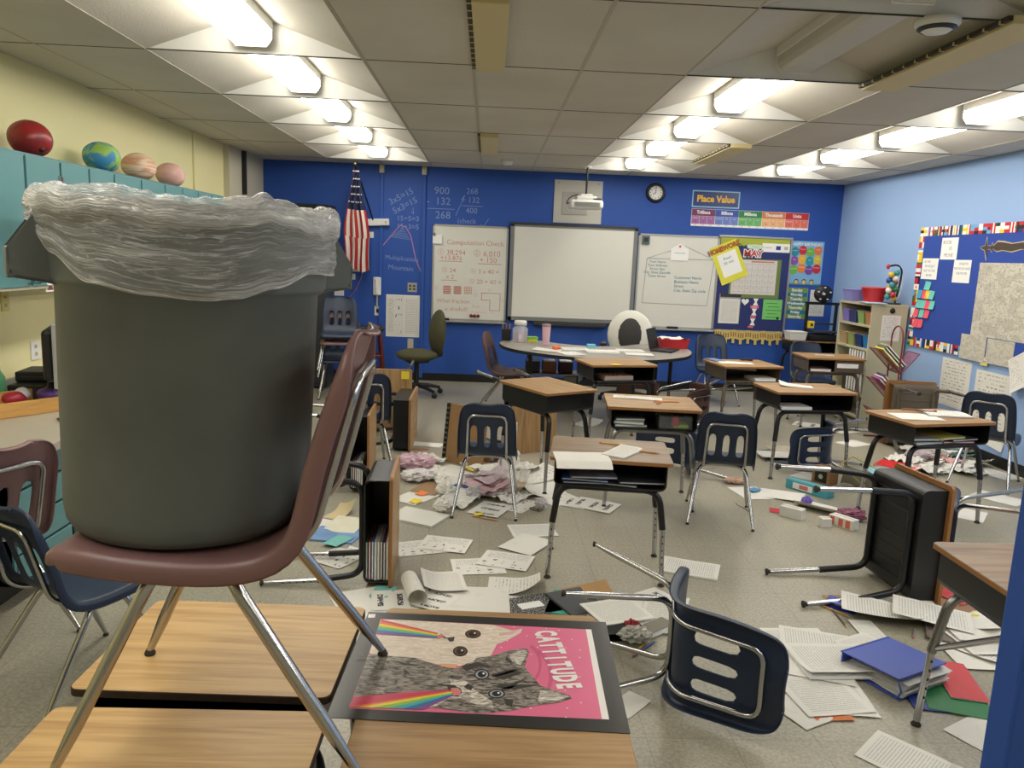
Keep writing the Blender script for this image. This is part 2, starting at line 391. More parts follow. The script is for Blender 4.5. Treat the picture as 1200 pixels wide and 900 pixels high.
for (i, j, x, y) in COFFERS:
    on = not (i == 7 and j in (3, 4))
    lb = ('lit' if on else 'unlit')+' wraparound ceiling light in the %s coffer row, %s' % (rown[i], from_back[8-j])
    ceiling_light(x, y, on, lb)

# ------------------------------------------------------------------ student chair
def chair_meshes(shell_mat):
    # profile (y, z, half width): front lip -> seat -> bend -> back top
    P = [(-.222, .405, .175), (-.221, .425, .185), (-.212, .438, .19), (-.19, .444, .203), (-.12, .441, .218), (-.02, .432, .226), (.08, .427, .226), (.15, .43, .222), (.2, .445, .219), (.232, .475, .217), (.25, .515, .216),
         (.263, .556, .216), (.283, .62, .214), (.303, .69, .21), (.322, .745, .205), (.336, .785, .199), (.346, .815, .189), (.353, .836, .174), (.357, .849, .152), (.360, .857, .120), (.361, .860, .08)]
    vc = [-1, -.9, -.57, -.35, -.22, -.1, .1, .22, .35, .57, .9, 1]
    n = len(P); rows = []
    for i, (y, z, hw) in enumerate(P):
        a = P[max(i-1, 0)]; b = P[min(i+1, n-1)]
        t = Vector((0, b[0]-a[0], b[1]-a[1])).normalized(); nrm = Vector((0, -t.z, t.y))   # towards the sitter
        bk = min(1, max(0, (z-.46)/.15)); row = []
        rim = (.046 if i > 2 else (.02, .03, .04)[i])*(1 if z < .76 else max(.35, 1-(z-.76)*7))
        for v in [-1.02]+vc+[1.02]:
            vv = max(-1, min(1, v)); p = Vector((vv*hw, y, z))
            p += nrm*(.022*bk*vv*vv + (.006*(1-bk))*vv*vv)
            if abs(v) > 1: p = p - nrm*rim + Vector((vv*.004, 0, 0))
            row.append(p)
        rows.append(row)
    rows.append([p+Vector((0, .010, -.001)) for p in rows[-1]]); rows.append([p+Vector((0, .012, -.008)) for p in rows[-1]])
    m = MB(); nv = len(rows[0])-1; nu = len(rows)-1
    slots = {3, 6, 9}
    m.add([p for r in rows for p in r], [[i*(nv+1)+j, i*(nv+1)+j+1, (i+1)*(nv+1)+j+1, (i+1)*(nv+1)+j] for i in range(nu) for j in range(nv) if not (j in slots and 10 <= i <= 12)], shell_mat, True)
    me = m.mesh('shell')
    o = bpy.data.objects.new('x', me); COL.objects.link(o)
    s = o.modifiers.new('s', 'SOLIDIFY'); s.thickness = .007; s.offset = -1
    b = o.modifiers.new('b', 'SUBSURF'); b.levels = 1; b.render_levels = 1
    dg = bpy.context.evaluated_depsgraph_get(); sm = bpy.data.meshes.new_from_object(o.evaluated_get(dg)); bpy.data.objects.remove(o)
    for p in sm.polygons: p.use_smooth = True
    return sm
_cm = {}
def leg_mesh(sx, front):
    y0, z0 = (-.02, .412) if front else (.10, .412)
    yt, yf = (-.055, -.205) if front else (.135, .372)
    path = fillet([(0, y0, z0), (sx*.17, y0, z0-.004), (sx*.235, yf, .012)], .09, 7)
    path2 = path
    # keep the tube full until the last fifth, then cone down to the foot
    a = path[-2]; b = path[-1]; q = a.lerp(b, .72); path2 = path[:-1]+[q, b]; r = [.0138]*(len(path2)-1)+[.0085]
    m = MB(); m.tube(path2, r, CHROME, 10); g = MB(); g.lathe([(.0, .0), (.0125, 0), (.0135, .005), (.009, .014), (.007, .018), (0, .018)], RUBBER, 12, (b.x, b.y, 0))
    return m.mesh('leg'), g.mesh('glide')
def chair(label, color='navy', group='student chairs with plastic shells', cat='chair'):
    sm = {'navy': NAVY, 'maroon': MAROON, 'brown': BROWNC}[color]
    if 'legs' not in _cm:
        _cm['legs'] = [leg_mesh(sx, fr) for fr in (1, 0) for sx in (-1, 1)]
        b = MB(); b.tube(fillet([(-.145, .08, .410), (-.148, .2, .423), (-.148, .27, .47), (-.138, .352, .775), (.138, .352, .775), (.148, .27, .47), (.148, .2, .423), (.145, .08, .410)], .06, 6), .0105, CHROME, 10); _cm['back'] = b.mesh('back_support')
        r = MB()
        for sx in (-1, 1):
            for (y, z) in ((.313, .735), ): r.lathe([(.0, .006), (.005, .005), (.006, 0)], CHROME, 8, (sx*.07, y-.012, z), ax='y')
        _cm['rivet'] = r.mesh('rivets')
    if color not in _cm: _cm[color] = chair_meshes(sm)
    t = thing('student_chair', label, cat, group=group)
    sh = inst('seat_shell', _cm[color], t); inst('rivets', _cm['rivet'], sh)
    inst('back_support', _cm['back'], t)
    for a, g in _cm['legs']:
        l = inst('leg', a, t); inst('glide', g, l)
    return t

# ------------------------------------------------------------------ open-front student desk
_dm = {}
def desk_meshes(H, W, D, top, box, sleeve, edge, short=False):
    key = (H, W, D, top.name, box.name, sleeve.name)
    if key in _dm: return _dm[key]
    out = []
    m = MB(); r = .022; pts = []
    for (cx, cy, a0) in ((W/2-r, D/2-r, 0), (-W/2+r, D/2-r, 90), (-W/2+r, -D/2+r, 180), (W/2-r, -D/2+r, 270)):
        for k in range(6): a = radians(a0+k*18); pts.append((cx+r*cos(a), cy+r*sin(a)))
    n = len(pts); z1 = H; z0 = H-.019
    up = [(p[0]*.994, p[1]*.993, z1) for p in pts]; ed = [(p[0], p[1], z1-.0025) for p in pts]; lo = [(p[0], p[1], z0) for p in pts]
    m.add(up, [list(range(n))], top); m.add(up+ed, [[i, i+n, (i+1) % n+n, (i+1) % n][::-1] for i in range(n)], top if edge is not EDGE else edge)
    m.add(ed+lo, [[i, i+n, (i+1) % n+n, (i+1) % n][::-1] for i in range(n)], edge); m.add(lo, [list(range(n))[::-1]], edge)
    out.append(('desktop', m.mesh('desktop'), None))
    # book box: sheet metal tray, open at the front (-y)
    b = MB(); bw, bd, bh = W-.05, D-.05, .135; zt = z0; zb = z0-bh; c_ = .03
    prof = [(-bw/2, zt), (-bw/2, zb+c_)]+[(-bw/2+c_-c_*cos(radians(a)), zb+c_-c_*sin(radians(a))) for a in (30, 60, 90)]
    prof += [(bw/2-c_+c_*sin(radians(a)), zb+c_-c_*cos(radians(a))) for a in (0, 30, 60)]+[(bw/2, zb+c_), (bw/2, zt)]
    t_ = .006; k = len(prof)
    inn = [(p[0]*(1-2*t_/bw), p[1]+(t_ if p[1] < zt-.001 else 0)) for p in prof]
    yf, yb = -bd/2, bd/2
    b.add([(p[0], yf, p[1]) for p in prof]+[(p[0], yb, p[1]) for p in prof], [[i, i+1, i+1+k, i+k] for i in range(k-1)], box, True)
    b.add([(p[0], yf, p[1]) for p in inn]+[(p[0], yb-t_, p[1]) for p in inn], [[i, i+k, i+1+k, i+1] for i in range(k-1)], box, True)
    b.add([(p[0], yf, p[1]) for p in prof]+[(p[0], yf, p[1]) for p in inn], [[i, i+k, i+1+k, i+1] for i in range(k-1)], box)
    b.add([(p[0], yb, p[1]) for p in prof], [list(range(k))], box); b.add([(p[0], yb-t_, p[1]) for p in inn], [list(range(k))[::-1]], box)
    for gx_ in range(-3, 4): b.box((gx_*bw/8, 0, zb-.001), (.012, bd*.72, .005), box, .002)
    b.tube([(-bw/2+.03, yf, zb+.004), (bw/2-.03, yf, zb+.004)], .006, box, 6)
    out.append(('book_box', b.mesh('book_box'), None))
    for sy in (-1, 1):
        for sx in (-1, 1):
            y = sy*(D/2-.075); y2 = sy*(D/2-.045); zc = zb-.014
            path = fillet([(0, y, zc), (sx*(W/2-.055), y, zc), (sx*(W/2-.028), y2, .30)], .075, 7)
            l = MB(); l.tube(path, .0172, sleeve, 10)
            e = MB(); a = path[-1]; b2 = Vector((sx*(W/2-.016), sy*(D/2-.033), .02)); 
            e.tube([a+(a-b2)*.05, b2], .0128, CHROME, 10)
            for q in range(5):
                p = a.lerp(b2, .12+.13*q); e.box(p+Vector((0, -.0115, 0)), (.006, .006, .009), BLACKM)
            g = MB(); g.lathe([(0, 0), (.017, 0), (.018, .006), (.011, .014), (.006, .03), (0, .03)], RUBBER, 12, (b2.x, b2.y, 0))
            out.append(('leg', l.mesh('leg'), [('leg_extension', e.mesh('leg_extension')), ('glide', g.mesh('glide'))]))
    _dm[key] = out
    return out
def desk(label, H=.70, W=.62, D=.46, top=None, box=None, sleeve=None, edge=None, group='student desks with open book boxes'):
    t = thing('student_desk', label, 'desk', group=group)
    for nm, me, subs in desk_meshes(H, W, D, top or OAKD, box or BLACKM, sleeve or BLACKM, edge or OAKEDGE):
        o = inst(nm, me, t)
        for n2, m2 in subs or (): inst(n2, m2, o)
    return t
def put(t, x, y, rz, s=1., z=0., sx=1., sy=1.):
    t.matrix_world = Matrix.Translation((x, y, z)) @ Matrix.Rotation(radians(rz), 4, 'Z') @ Matrix.Diagonal((s*sx, s*sy, s, 1)); return t
# ------------------------------------------------------------------ desks standing
d = put(desk('walnut student desk in mid-room, blank sheet and clear pouch hanging over its front', H=.66, top=WALN), .677, 3.95, -7, sx=1.0, sy=1.02)
d = put(desk('bare black student desk turned away, standing left of the teacher table front', H=.725, top=OAKD), .461, 5.571, 122)
d = put(desk('student desk with grey legs, pencils on top, green folder and clear box inside', H=.70, sleeve=STEEL), 1.147, 5.163, -5, sy=1.1)
d = put(desk('student desk with yellow note touching the front of the teacher table', H=.745), 1.175, 6.86, 14, sx=1.02)
d = put(desk('student desk behind the navy chair, a white strip of paper lying in its box', H=.70), 2.567, 6.011, 6, sx=1.08)
d = put(desk('brown student desk with white sheet hanging off its front, near the back wall', H=.70, box=TAUPE, sleeve=TAUPE), 2.534, 7.435, 9, sy=1.12)
d = put(desk('taupe student desk with name strip on its front, beside the beige bookshelf', H=.74, box=TAUPE, sleeve=TAUPE), 3.63, 7.98, -2)
d = put(desk('student desk with open notebook and papers in its box, near the right wall', H=.70, top=OAKD), 2.996, 4.976, 14, sx=1.07)
d = put(desk('walnut topped student desk cut by the right edge of the picture', H=.70, top=WALN, sleeve=STEEL, edge=OAKEDGE), 1.93, 2.35, 0)
d = put(desk('dark student desk carrying the black printer in the back right corner', H=.76, top=EDGE), 4.08, 9.55, 0, sx=.95, sy=.95)
# four desks pushed together in the foreground
put(desk('light oak student desk under the far legs of the chair with the bin', H=.60, top=OAK, edge=EDGE), -.645, 1.93, -1.5, sx=1.0, sy=1.04)
put(desk('light oak student desk at the bottom left corner, nearest of all', H=.60, top=OAK, edge=OAKEDGE), -.64, 1.40, 0)
put(desk('brown oak student desk hidden under the cat poster', H=.60, top=OAKD, edge=OAKEDGE), .035, 1.92, -2)
put(desk('brown oak student desk at the bottom edge in front of the cat poster', H=.60, top=OAKD, edge=OAKEDGE), .04, 1.43, -1)
# overturned desks
br = MB(); br.tube([(-.275, .185, .31), (-.268, -.175, .545)], .011, CHROME, 10); walnut_desk = [o for o in COL.objects if o.get('label', '').startswith('walnut topped')][0]; br.build('brace', walnut_desk)
t = desk('black student desk lying on its side with four legs pointing left', H=.72); onside(t, 1.58, 3.70, 6, 1)
t = desk('brown student desk lying on its side under the wall charts, underside showing', H=.70, box=TAUPE, sleeve=TAUPE); onside(t, 3.98, 6.45, 82, 1)
t = desk('student desk lying on its side by the maroon chair, upright books in its box', H=.70, top=OAKD); onside(t, -1.075, 3.78, 2, -1, .92)
t = desk('student desk lying on its side behind the one full of upright books', H=.70, top=OAKD); onside(t, -1.40, 5.27, 2, -1, .9)
t = desk('student desk lying on its long edge behind the leftmost standing navy chair', H=.70, top=OAKD); onedge(t, -1.30, 6.55, 0, 1)
t = desk('student desk tipped over with yellow note on its top, below the olive office chair', H=.70, top=OAKD); onside(t, -.905, 7.60, -88, -1, .95)
t = desk('student desk lying on its side right behind the navy chair amid the paper pile', H=.70, top=OAKD); onside(t, .1, 6.98, -62, -1)

# ------------------------------------------------------------------ chairs
put(chair('large maroon chair standing on the front desks with the grey bin on its seat', 'maroon'), -.618, 1.63, -88, 1.03, .6)
put(chair('maroon chair cut by the left edge in front of the counter', 'maroon'), -2.12, 3.04, 246, 1.0)
put(chair('navy chair at lower left behind the large maroon chair, its back to the counter', 'navy'), -1.475, 2.82, 150, .87)
put(chair('navy chair with its back turned amid the paper pile', 'navy'), .04, 4.97, 177, .86)
put(chair('navy chair with its back turned right of the desk with pencils', 'navy'), 1.60, 4.93, 166, .86)
put(chair('navy chair standing against the back wall under the bulletin board', 'navy'), 2.78, 9.0, 4, .93)
put(chair('navy chair behind the taupe desk with a name strip', 'navy'), 3.75, 8.55, 0, .92)
put(chair('navy chair with its back turned beside the wall charts', 'navy'), 4.10, 5.93, 137, .88)
put(chair('brown chair at the left end of the teacher table', 'brown'), .32, 8.35, 78, .95)
put(chair('leftmost standing navy chair beyond the overturned desks', 'navy'), -.94, 5.78, 196, .9)
# stack at the back wall
put(chair('navy chair on top of the stack behind the bin', 'navy', group='stacked chairs at the back wall'), -1.62, 8.45, 8, .9, .34)
put(chair('maroon chair in the middle of the stack behind the bin', 'maroon', group='stacked chairs at the back wall'), -1.62, 8.47, 8, .9, .26)
put(chair('navy chair at the bottom of the stack behind the bin', 'navy', group='stacked chairs at the back wall'), -1.62, 8.62, 8, 1.0, 0)
# fallen chairs
t = chair('navy chair lying on its side in the foreground with legs pointing left', 'navy'); onside(t, .425, 2.95, -20, 1, .92)
t = chair('navy chair lying on its side under the desk with pencils', 'navy'); onside(t, 2.0, 5.80, 176, 1, .88)
t = chair('navy chair lying on its side under the desk with the white strip', 'navy'); onside(t, 3.22, 6.1, 172, -1, .85)
t = chair('navy chair lying on its side at the right edge behind the walnut desk', 'navy'); onside(t, 3.0, 3.9, 150, 1, .9)
t = chair('brown chair toppled right of the desk with a yellow note, its frame up', 'brown'); onside(t, 2.1, 7.5, 170, 1, .9)
t = chair('brown chair toppled below the right end of the teacher table', 'brown'); onside(t, 2.6, 7.9, 200, -1, .9)
# ------------------------------------------------------------------ grey bin and its plastic liner
from mathutils import noise as NZ
def bin_mat():
    m, nt, b = newmat('grey_bin_plastic'); N = nt.nodes; L = nt.links
    tc = N.new('ShaderNodeTexCoord')
    n1 = N.new('ShaderNodeTexNoise'); n1.inputs['Scale'].default_value = 5; n1.inputs['Detail'].default_value = 6; L.new(tc.outputs['Object'], n1.inputs['Vector'])
    r = N.new('ShaderNodeValToRGB'); e = r.color_ramp.elements; e[0].position = .3; e[0].color = rgb(94, 100, 99); e[1].position = .7; e[1].color = rgb(107, 113, 112)
    L.new(n1.outputs['Fac'], r.inputs['Fac'])
    mp = N.new('ShaderNodeMapping'); mp.inputs['Scale'].default_value = (3.2, 3.2, 14); mp.inputs['Rotation'].default_value = (.5, .35, 0)
    L.new(tc.outputs['Object'], mp.inputs['Vector'])
    v = N.new('ShaderNodeTexNoise'); v.inputs['Scale'].default_value = 2.4; v.inputs['Detail'].default_value = 1; L.new(mp.outputs['Vector'], v.inputs['Vector'])
    n3 = N.new('ShaderNodeTexNoise'); n3.inputs['Scale'].default_value = 7; L.new(tc.outputs['Object'], n3.inputs['Vector'])
    s = N.new('ShaderNodeMath'); s.operation = 'SUBTRACT'; s.inputs[1].default_value = .5; L.new(v.outputs['Fac'], s.inputs[0])
    a = N.new('ShaderNodeMath'); a.operation = 'ABSOLUTE'; L.new(s.outputs[0], a.inputs[0])
    l = N.new('ShaderNodeMath'); l.operation = 'LESS_THAN'; l.inputs[1].default_value = .0035; L.new(a.outputs[0], l.inputs[0])
    g = N.new('ShaderNodeMath'); g.operation = 'GREATER_THAN'; g.inputs[1].default_value = .66; L.new(n3.outputs['Fac'], g.inputs[0])
    q = N.new('ShaderNodeMath'); q.operation = 'MULTIPLY'; L.new(l.outputs[0], q.inputs[0]); L.new(g.outputs[0], q.inputs[1])
    q2 = N.new('ShaderNodeMath'); q2.operation = 'MULTIPLY'; q2.inputs[1].default_value = .3; L.new(q.outputs[0], q2.inputs[0])
    mx = N.new('ShaderNodeMix'); mx.data_type = 'RGBA'; mx.inputs['B'].default_value = rgb(150, 150, 148); L.new(r.outputs['Color'], mx.inputs['A']); L.new(q2.outputs[0], mx.inputs['Factor'])
    L.new(mx.outputs['Result'], b.inputs['Base Color']); b.inputs['Roughness'].default_value = .5; b.inputs['Specular IOR Level'].default_value = .4
    n4 = N.new('ShaderNodeTexNoise'); n4.inputs['Scale'].default_value = 260; L.new(tc.outputs['Object'], n4.inputs['Vector'])
    bp = N.new('ShaderNodeBump'); bp.inputs['Strength'].default_value = .12; bp.inputs['Distance'].default_value = .001; L.new(n4.outputs['Fac'], bp.inputs['Height']); L.new(bp.outputs['Normal'], b.inputs['Normal'])
    return m
BINM = bin_mat()
binr = thing('trash_bin', 'big grey plastic trash bin lined with a clear bag, standing on the maroon chair', 'bin', Matrix.Translation((-.645, 1.675, 1.056)) @ Matrix.Rotation(radians(1.8), 4, 'Y') @ Matrix.Rotation(radians(33), 4, 'Z'))
Rb, Rt = .250, .262
m = MB(); m.lathe([(0, .012), (.2, .012), (.215, 0), (.236, .004), (.247, .022), (.2515, .05), (Rt-.004, .498), (Rt+.008, .506), (Rt+.012, .515), (Rt+.020, .63), (Rt+.028, .635), (Rt+.03, .662), (Rt+.024, .669), (Rt+.012, .667), (Rt+.006, .63), (Rt-.012, .5), (.24, .06), (.22, .03), (0, .03)], BINM, 72)
m.build('body', binr)
for s, a0 in ((1, 0), (-1, pi)):
    h = MB(); h.M = Matrix.Rotation(a0, 4, 'Z'); hw = .056; R_ = Rt+.004; t_ = .006
    side = [(R_-.02, .50), (R_+.058, .512), (R_+.07, .54), (R_+.07, .565), (R_+.016, .645), (R_-.02, .645)]
    for sy in (-1, 1):
        y0 = sy*hw; y1 = y0-sy*t_
        n = len(side)
        vs = [(p[0], y0, p[1]) for p in side]+[(p[0], y1, p[1]) for p in side]
        h.add(vs, [list(range(n)), list(range(2*n-1, n-1, -1))]+[[i, (i+1) % n, n+(i+1) % n, n+i] for i in range(n)], BINM)
    h.box((R_+.067, 0, .538), (.008, hw*2, .056), BINM, .003)
    h.box((R_+.022, 0, .509), (.09, hw*2, .008), BINM, .002, rot=Matrix.Rotation(-.15, 3, 'Y'))
    h.build('handle', binr)
def bag_mat():
    m, nt, b = newmat('clear_plastic_liner'); N = nt.nodes; L = nt.links
    def mth(op, a, c=None, e=None, cl=False):
        n = N.new('ShaderNodeMath'); n.operation = op; n.use_clamp = cl
        for i, v in enumerate((a, c, e)):
            if v is None: continue
            if isinstance(v, (int, float)): n.inputs[i].default_value = v
            else: L.new(v, n.inputs[i])
        return n.outputs[0]
    uv = N.new('ShaderNodeUVMap')
    def ns(scale, det, dist):
        mp = N.new('ShaderNodeMapping'); mp.inputs['Scale'].default_value = scale; L.new(uv.outputs['UV'], mp.inputs['Vector'])
        n = N.new('ShaderNodeTexNoise'); n.inputs['Scale'].default_value = 1; n.inputs['Detail'].default_value = det; n.inputs['Distortion'].default_value = dist; L.new(mp.outputs['Vector'], n.inputs['Vector']); return n.outputs['Fac']
    def ridge(f, k): return mth('SUBTRACT', 1., mth('MULTIPLY', mth('ABSOLUTE', mth('SUBTRACT', f, .5)), k), cl=True)
    r1 = ridge(ns((9, 20, 1), 3, .6), 22.); r2 = ridge(ns((26, 30, 1), 4, 1.2), 16.); patch = mth('MULTIPLY_ADD', ns((7, 5, 1), 2, .5), 3., -1.1, True)
    cov = mth('MULTIPLY_ADD', mth('MAXIMUM', r1, mth('MULTIPLY', r2, .6)), .38, mth('MULTIPLY_ADD', patch, .2, .09))
    sp = N.new('ShaderNodeSeparateXYZ'); L.new(uv.outputs['UV'], sp.inputs[0])
    top = mth('SUBTRACT', 1., mth('MULTIPLY', mth('ABSOLUTE', mth('SUBTRACT', sp.outputs['Y'], .46)), 11.), cl=True)
    hemf = mth('MULTIPLY', mth('GREATER_THAN', sp.outputs['Y'], .975), .25)
    cov = mth('ADD', mth('MULTIPLY_ADD', top, .38, cov), hemf, cl=True)
    lw = N.new('ShaderNodeLayerWeight'); lw.inputs['Blend'].default_value = .3
    L.new(mth('MULTIPLY_ADD', lw.outputs['Facing'], .25, cov, True), b.inputs['Alpha'])
    b.inputs['Base Color'].default_value = (.8, .8, .8, 1); b.inputs['Roughness'].default_value = .2; b.inputs['Specular IOR Level'].default_value = .7
    bp = N.new('ShaderNodeBump'); bp.inputs['Strength'].default_value = .6; bp.inputs['Distance'].default_value = .004; L.new(mth('ADD', r1, r2), bp.inputs['Height']); L.new(bp.outputs['Normal'], b.inputs['Normal'])
    return m
def hem(a):
    K = [(0, .545), (30, .55), (90, .54), (140, .57), (162, .63), (180, .645), (194, .63), (215, .60), (235, .56), (255, .515), (275, .50), (295, .495), (305, .50), (320, .52), (340, .55), (360, .545)]
    d = math.degrees(a) % 360
    for (p, q) in zip(K, K[1:]):
        if p[0] <= d <= q[0]:
            t = (d-p[0])/(q[0]-p[0]); t = t*t*(3-2*t); return p[1]+(q[1]-p[1])*t
def bagf(u, v):
    a = u*2*pi+radians(0); n = lambda *p: NZ.noise(Vector(p)); ca, sa = cos(a), sin(a)
    R_ = Rt+.034; top = .684+.016*n(ca*2.2+5, sa*2.2, 3.)+.010*n(ca*7, sa*7, 1.)
    if v < .25:
        q = v/.25; r = R_-.066+.03*q+.006*n(ca*5, sa*5, q*3); z = .40+(top-.03-.40)*q
    elif v < .45:
        q = (v-.25)/.2; r = R_-.02+.026*-cos(q*pi)+.004*n(ca*22, sa*22, q*4); z = top-.03+.03*sin(q*pi)+.006*n(ca*16, sa*16, q*2+9)*sin(q*pi)
    else:
        q = (v-.45)/.55; zt = top-.035; z = zt+(hem(a+radians(33))-zt)*q
        f = n(ca*2, sa*2, q*7+2)*.007 + n(ca*3.5, sa*3.5, q*13)*.0016 + n(ca*8, sa*8, q*22)*.0008
        pinch = .03*q*(1-q)
        r = R_+.008+f*(.35+.65*min(1, q*4)) + pinch*.4
        if z < .66: r -= .012*min(1, (.66-z)/.05)
    if 122 < math.degrees(a) < 182: r += .01*n(ca*20, sa*20, v*9)
    return (r*ca, r*sa, z)
BAGM = bag_mat()
m = MB(); m.grid(bagf, 288, 56, BAGM); m.build('liner_bag', binr, label='clear crinkled plastic bag over the rim')

# ------------------------------------------------------------------ cat poster
PZ = .607
A_ = lambda x, y: at(380+x/6, 700+y/6, z=PZ)
B_ = lambda x, y: at(560+x/6, 710+y/6, z=PZ)
c0 = at(432, 715, z=PZ); c1 = at(710, 727, z=PZ); c2 = at(739, 857, z=PZ); c3 = at(382, 838, z=PZ)
pc = (c0+c1+c2+c3)/4; up_ = ((c1-c0)+(c2-c3)); PM = frame((pc.x, pc.y, .6006), (Vector((0, 0, -1)).cross(up_)) * -1 if False else up_.cross(Vector((0, 0, 1))), up_)
PI_ = PM.inverted()
def loc(p, z=0.): q = PI_ @ p; return (q.x, q.y, z)
pm = lambda n, c, **k: mat('poster_'+n, c, .3, spec=.6, **k)
def fur_mat(nm, dk, lt):
    m, nt, b = newmat(nm); N = nt.nodes; L = nt.links
    tc = N.new('ShaderNodeTexCoord'); mp = N.new('ShaderNodeMapping'); mp.inputs['Scale'].default_value = (95, 30, 1); mp.inputs['Rotation'].default_value = (0, 0, .5); L.new(tc.outputs['Object'], mp.inputs['Vector'])
    n = N.new('ShaderNodeTexNoise'); n.inputs['Scale'].default_value = 1; n.inputs['Detail'].default_value = 6; n.inputs['Distortion'].default_value = 1.5; L.new(mp.outputs['Vector'], n.inputs['Vector'])
    r = N.new('ShaderNodeValToRGB'); e = r.color_ramp.elements; e[0].position = .38; e[0].color = rgb(*dk); e[1].position = .66; e[1].color = rgb(*lt)
    L.new(n.outputs['Fac'], r.inputs['Fac']); L.new(r.outputs['Color'], b.inputs['Base Color']); b.inputs['Roughness'].default_value = .3
    return m
PK = pm('pink', (226, 112, 150), noise=.06, nscale=12); BKP = mat('poster_black_border', (38, 38, 40), .28, spec=.6); WHP = pm('white', (240, 234, 232)); CRM = fur_mat('poster_white_fur', (214, 196, 178), (236, 226, 214)); 
TAB = fur_mat('poster_tabby_fur', (66, 62, 60), (172, 164, 154)); LFUR = fur_mat('poster_light_fur', (140, 132, 126), (232, 224, 212)); DSTR = pm('dark_stripe', (62, 58, 58)); ROSE = pm('nose_rose', (206, 130, 128)); EYEB = pm('eye_dark', (28, 22, 20)); IRIS = pm('iris_grey', (150, 160, 176)); IRISB = pm('iris_brown', (110, 80, 62)); EARP = pm('ear_pink', (214, 178, 170)); SWIRL = pm('pink_swirl', (206, 92, 132)); PEACH = pm('peach', (232, 168, 130))
RB = [pm('rb%d' % i, c) for i, c in enumerate([(205, 62, 92), (226, 110, 70), (240, 210, 50), (140, 190, 70), (60, 170, 180), (50, 110, 160), (140, 70, 150)])]
cp = MB()
def P(pts, m, z, f): cp.poly([loc(f(*p), z) for p in pts], m)
# outer mount (slightly thick card) then the art
corners = [loc(p) for p in (c3, c2, c1, c0)]
cp.prism([(p[0], p[1]) for p in corners], -.0005, .0012, BKP)
art = [at(*p, z=PZ) for p in ((409, 828), (714, 841), (693, 736), (446.5, 723.5))]
Z0 = .0016
cp.poly([loc(p, Z0) for p in art], PK)
strip = [at(*p, z=PZ) for p in ((705.5, 840.5), (714, 841), (693, 736), (686.5, 735.5))]
cp.poly([loc(p, Z0+.0002) for p in strip], WHP)
# swirls
for (cx, cy, rx, ry) in ((330, 400, 120, 150), (360, 480, 170, 200)):
    for k in range(14):
        t0, t1 = -1.2+k*.17, -1.2+(k+1)*.17
        P([(cx+rx*cos(t0), cy+ry*sin(t0)), (cx+rx*cos(t1), cy+ry*sin(t1)), (cx+rx*.82*cos(t1), cy+ry*.85*sin(t1)), (cx+rx*.82*cos(t0), cy+ry*.85*sin(t0))], SWIRL, Z0+.0002+(.0001 if cx > 340 else 0), B_)
# white cat
P([(395, 145), (560, 150), (1190, 185), (1330, 225), (1395, 208), (1380, 240), (1290, 290), (1215, 320), (1170, 400), (1080, 430), (960, 470), (850, 470), (700, 440), (520, 415), (330, 395), (320, 370), (365, 250)], CRM, Z0+.0004, A_)
P([(120, 155), (150, 165), (290, 160), (305, 172), (250, 200), (140, 215)], CRM, Z0+.0005, B_)
P([(150, 180), (270, 166), (245, 190), (150, 202)], EARP, Z0+.0006, B_)
P([(810, 455), (940, 460), (925, 485), (830, 480)], PEACH, Z0+.0006, A_)
# tabby body, head, ears
P([(310, 385), (440, 400), (640, 415), (830, 475), (940, 490), (1000, 455), (1180, 405), (1320, 380), (1200, 560), (1200, 800), (1000, 795), (740, 760), (860, 690), (900, 640), (600, 650), (205, 690), (225, 640)], TAB, Z0+.0007, A_)
P([(-10, 355), (100, 340), (180, 315), (290, 290), (345, 292), (360, 310), (330, 420), (440, 550), (560, 590), (650, 620), (660, 640), (560, 670), (400, 690), (240, 725), (100, 740), (-20, 745), (-120, 560), (-60, 420)], TAB, Z0+.0008, B_)
P([(215, 335), (290, 305), (345, 300), (350, 320), (300, 410), (240, 380)], LFUR, Z0+.0009, B_)
P([(440, 585), (560, 600), (645, 625), (560, 655), (420, 660)], LFUR, Z0+.0009, B_)
P([(880, 560), (1000, 580), (1060, 640), (1180, 720), (1190, 770), (1060, 740), (960, 700), (860, 710), (760, 770), (720, 760), (840, 690), (900, 650)], LFUR, Z0+.0009, A_)
for s in ([(980, 620), (1010, 595), (1050, 620), (1030, 645)], [(960, 475), (1080, 445), (1190, 480), (1080, 480), (1000, 510)], [(560, 490), (600, 520), (560, 540)], [(1180, 545), (1330, 500), (1400, 520), (1260, 570)], [(1170, 610), (1300, 600), (1420, 560), (1300, 640)], [(480, 430), (560, 450), (700, 470), (560, 470)]):
    P(s, DSTR, Z0+.001, A_)
for s in ([(90, 475), (200, 440), (320, 430), (200, 470), (110, 490)], [(150, 570), (300, 540), (430, 545), (290, 575)], [(180, 640), (250, 650), (240, 700), (200, 690)], [(200, 345), (240, 380), (235, 400), (190, 370)]):
    P(s, DSTR, Z0+.001, B_)
def eye(cx, cy, rx, ry, f, iris):
    el = lambda a, b, ox=0, oy=0: [(cx+ox+a*cos(2*pi*k/20), cy+oy+b*sin(2*pi*k/20)) for k in range(20)]
    P(el(rx, ry), EYEB, Z0+.0011, f); P(el(rx*.82, ry*.76), iris, Z0+.0012, f); P(el(rx*.55, ry*.6), EYEB, Z0+.0013, f); P(el(rx*.14, ry*.16, rx*.22, -ry*.15), WHP, Z0+.0014, f)
eye(1046, 248, 56, 30, A_, IRISB); eye(957, 370, 52, 36, A_, IRISB); eye(1108, 532, 54, 38, A_, IRIS); eye(132, 608, 60, 32, B_, IRIS)
P([(862, 275), (918, 268), (910, 300), (880, 302)], DSTR, Z0+.0011, A_); P([(815, 240), (850, 270), (870, 280), (845, 280)], DSTR, Z0+.0011, A_)
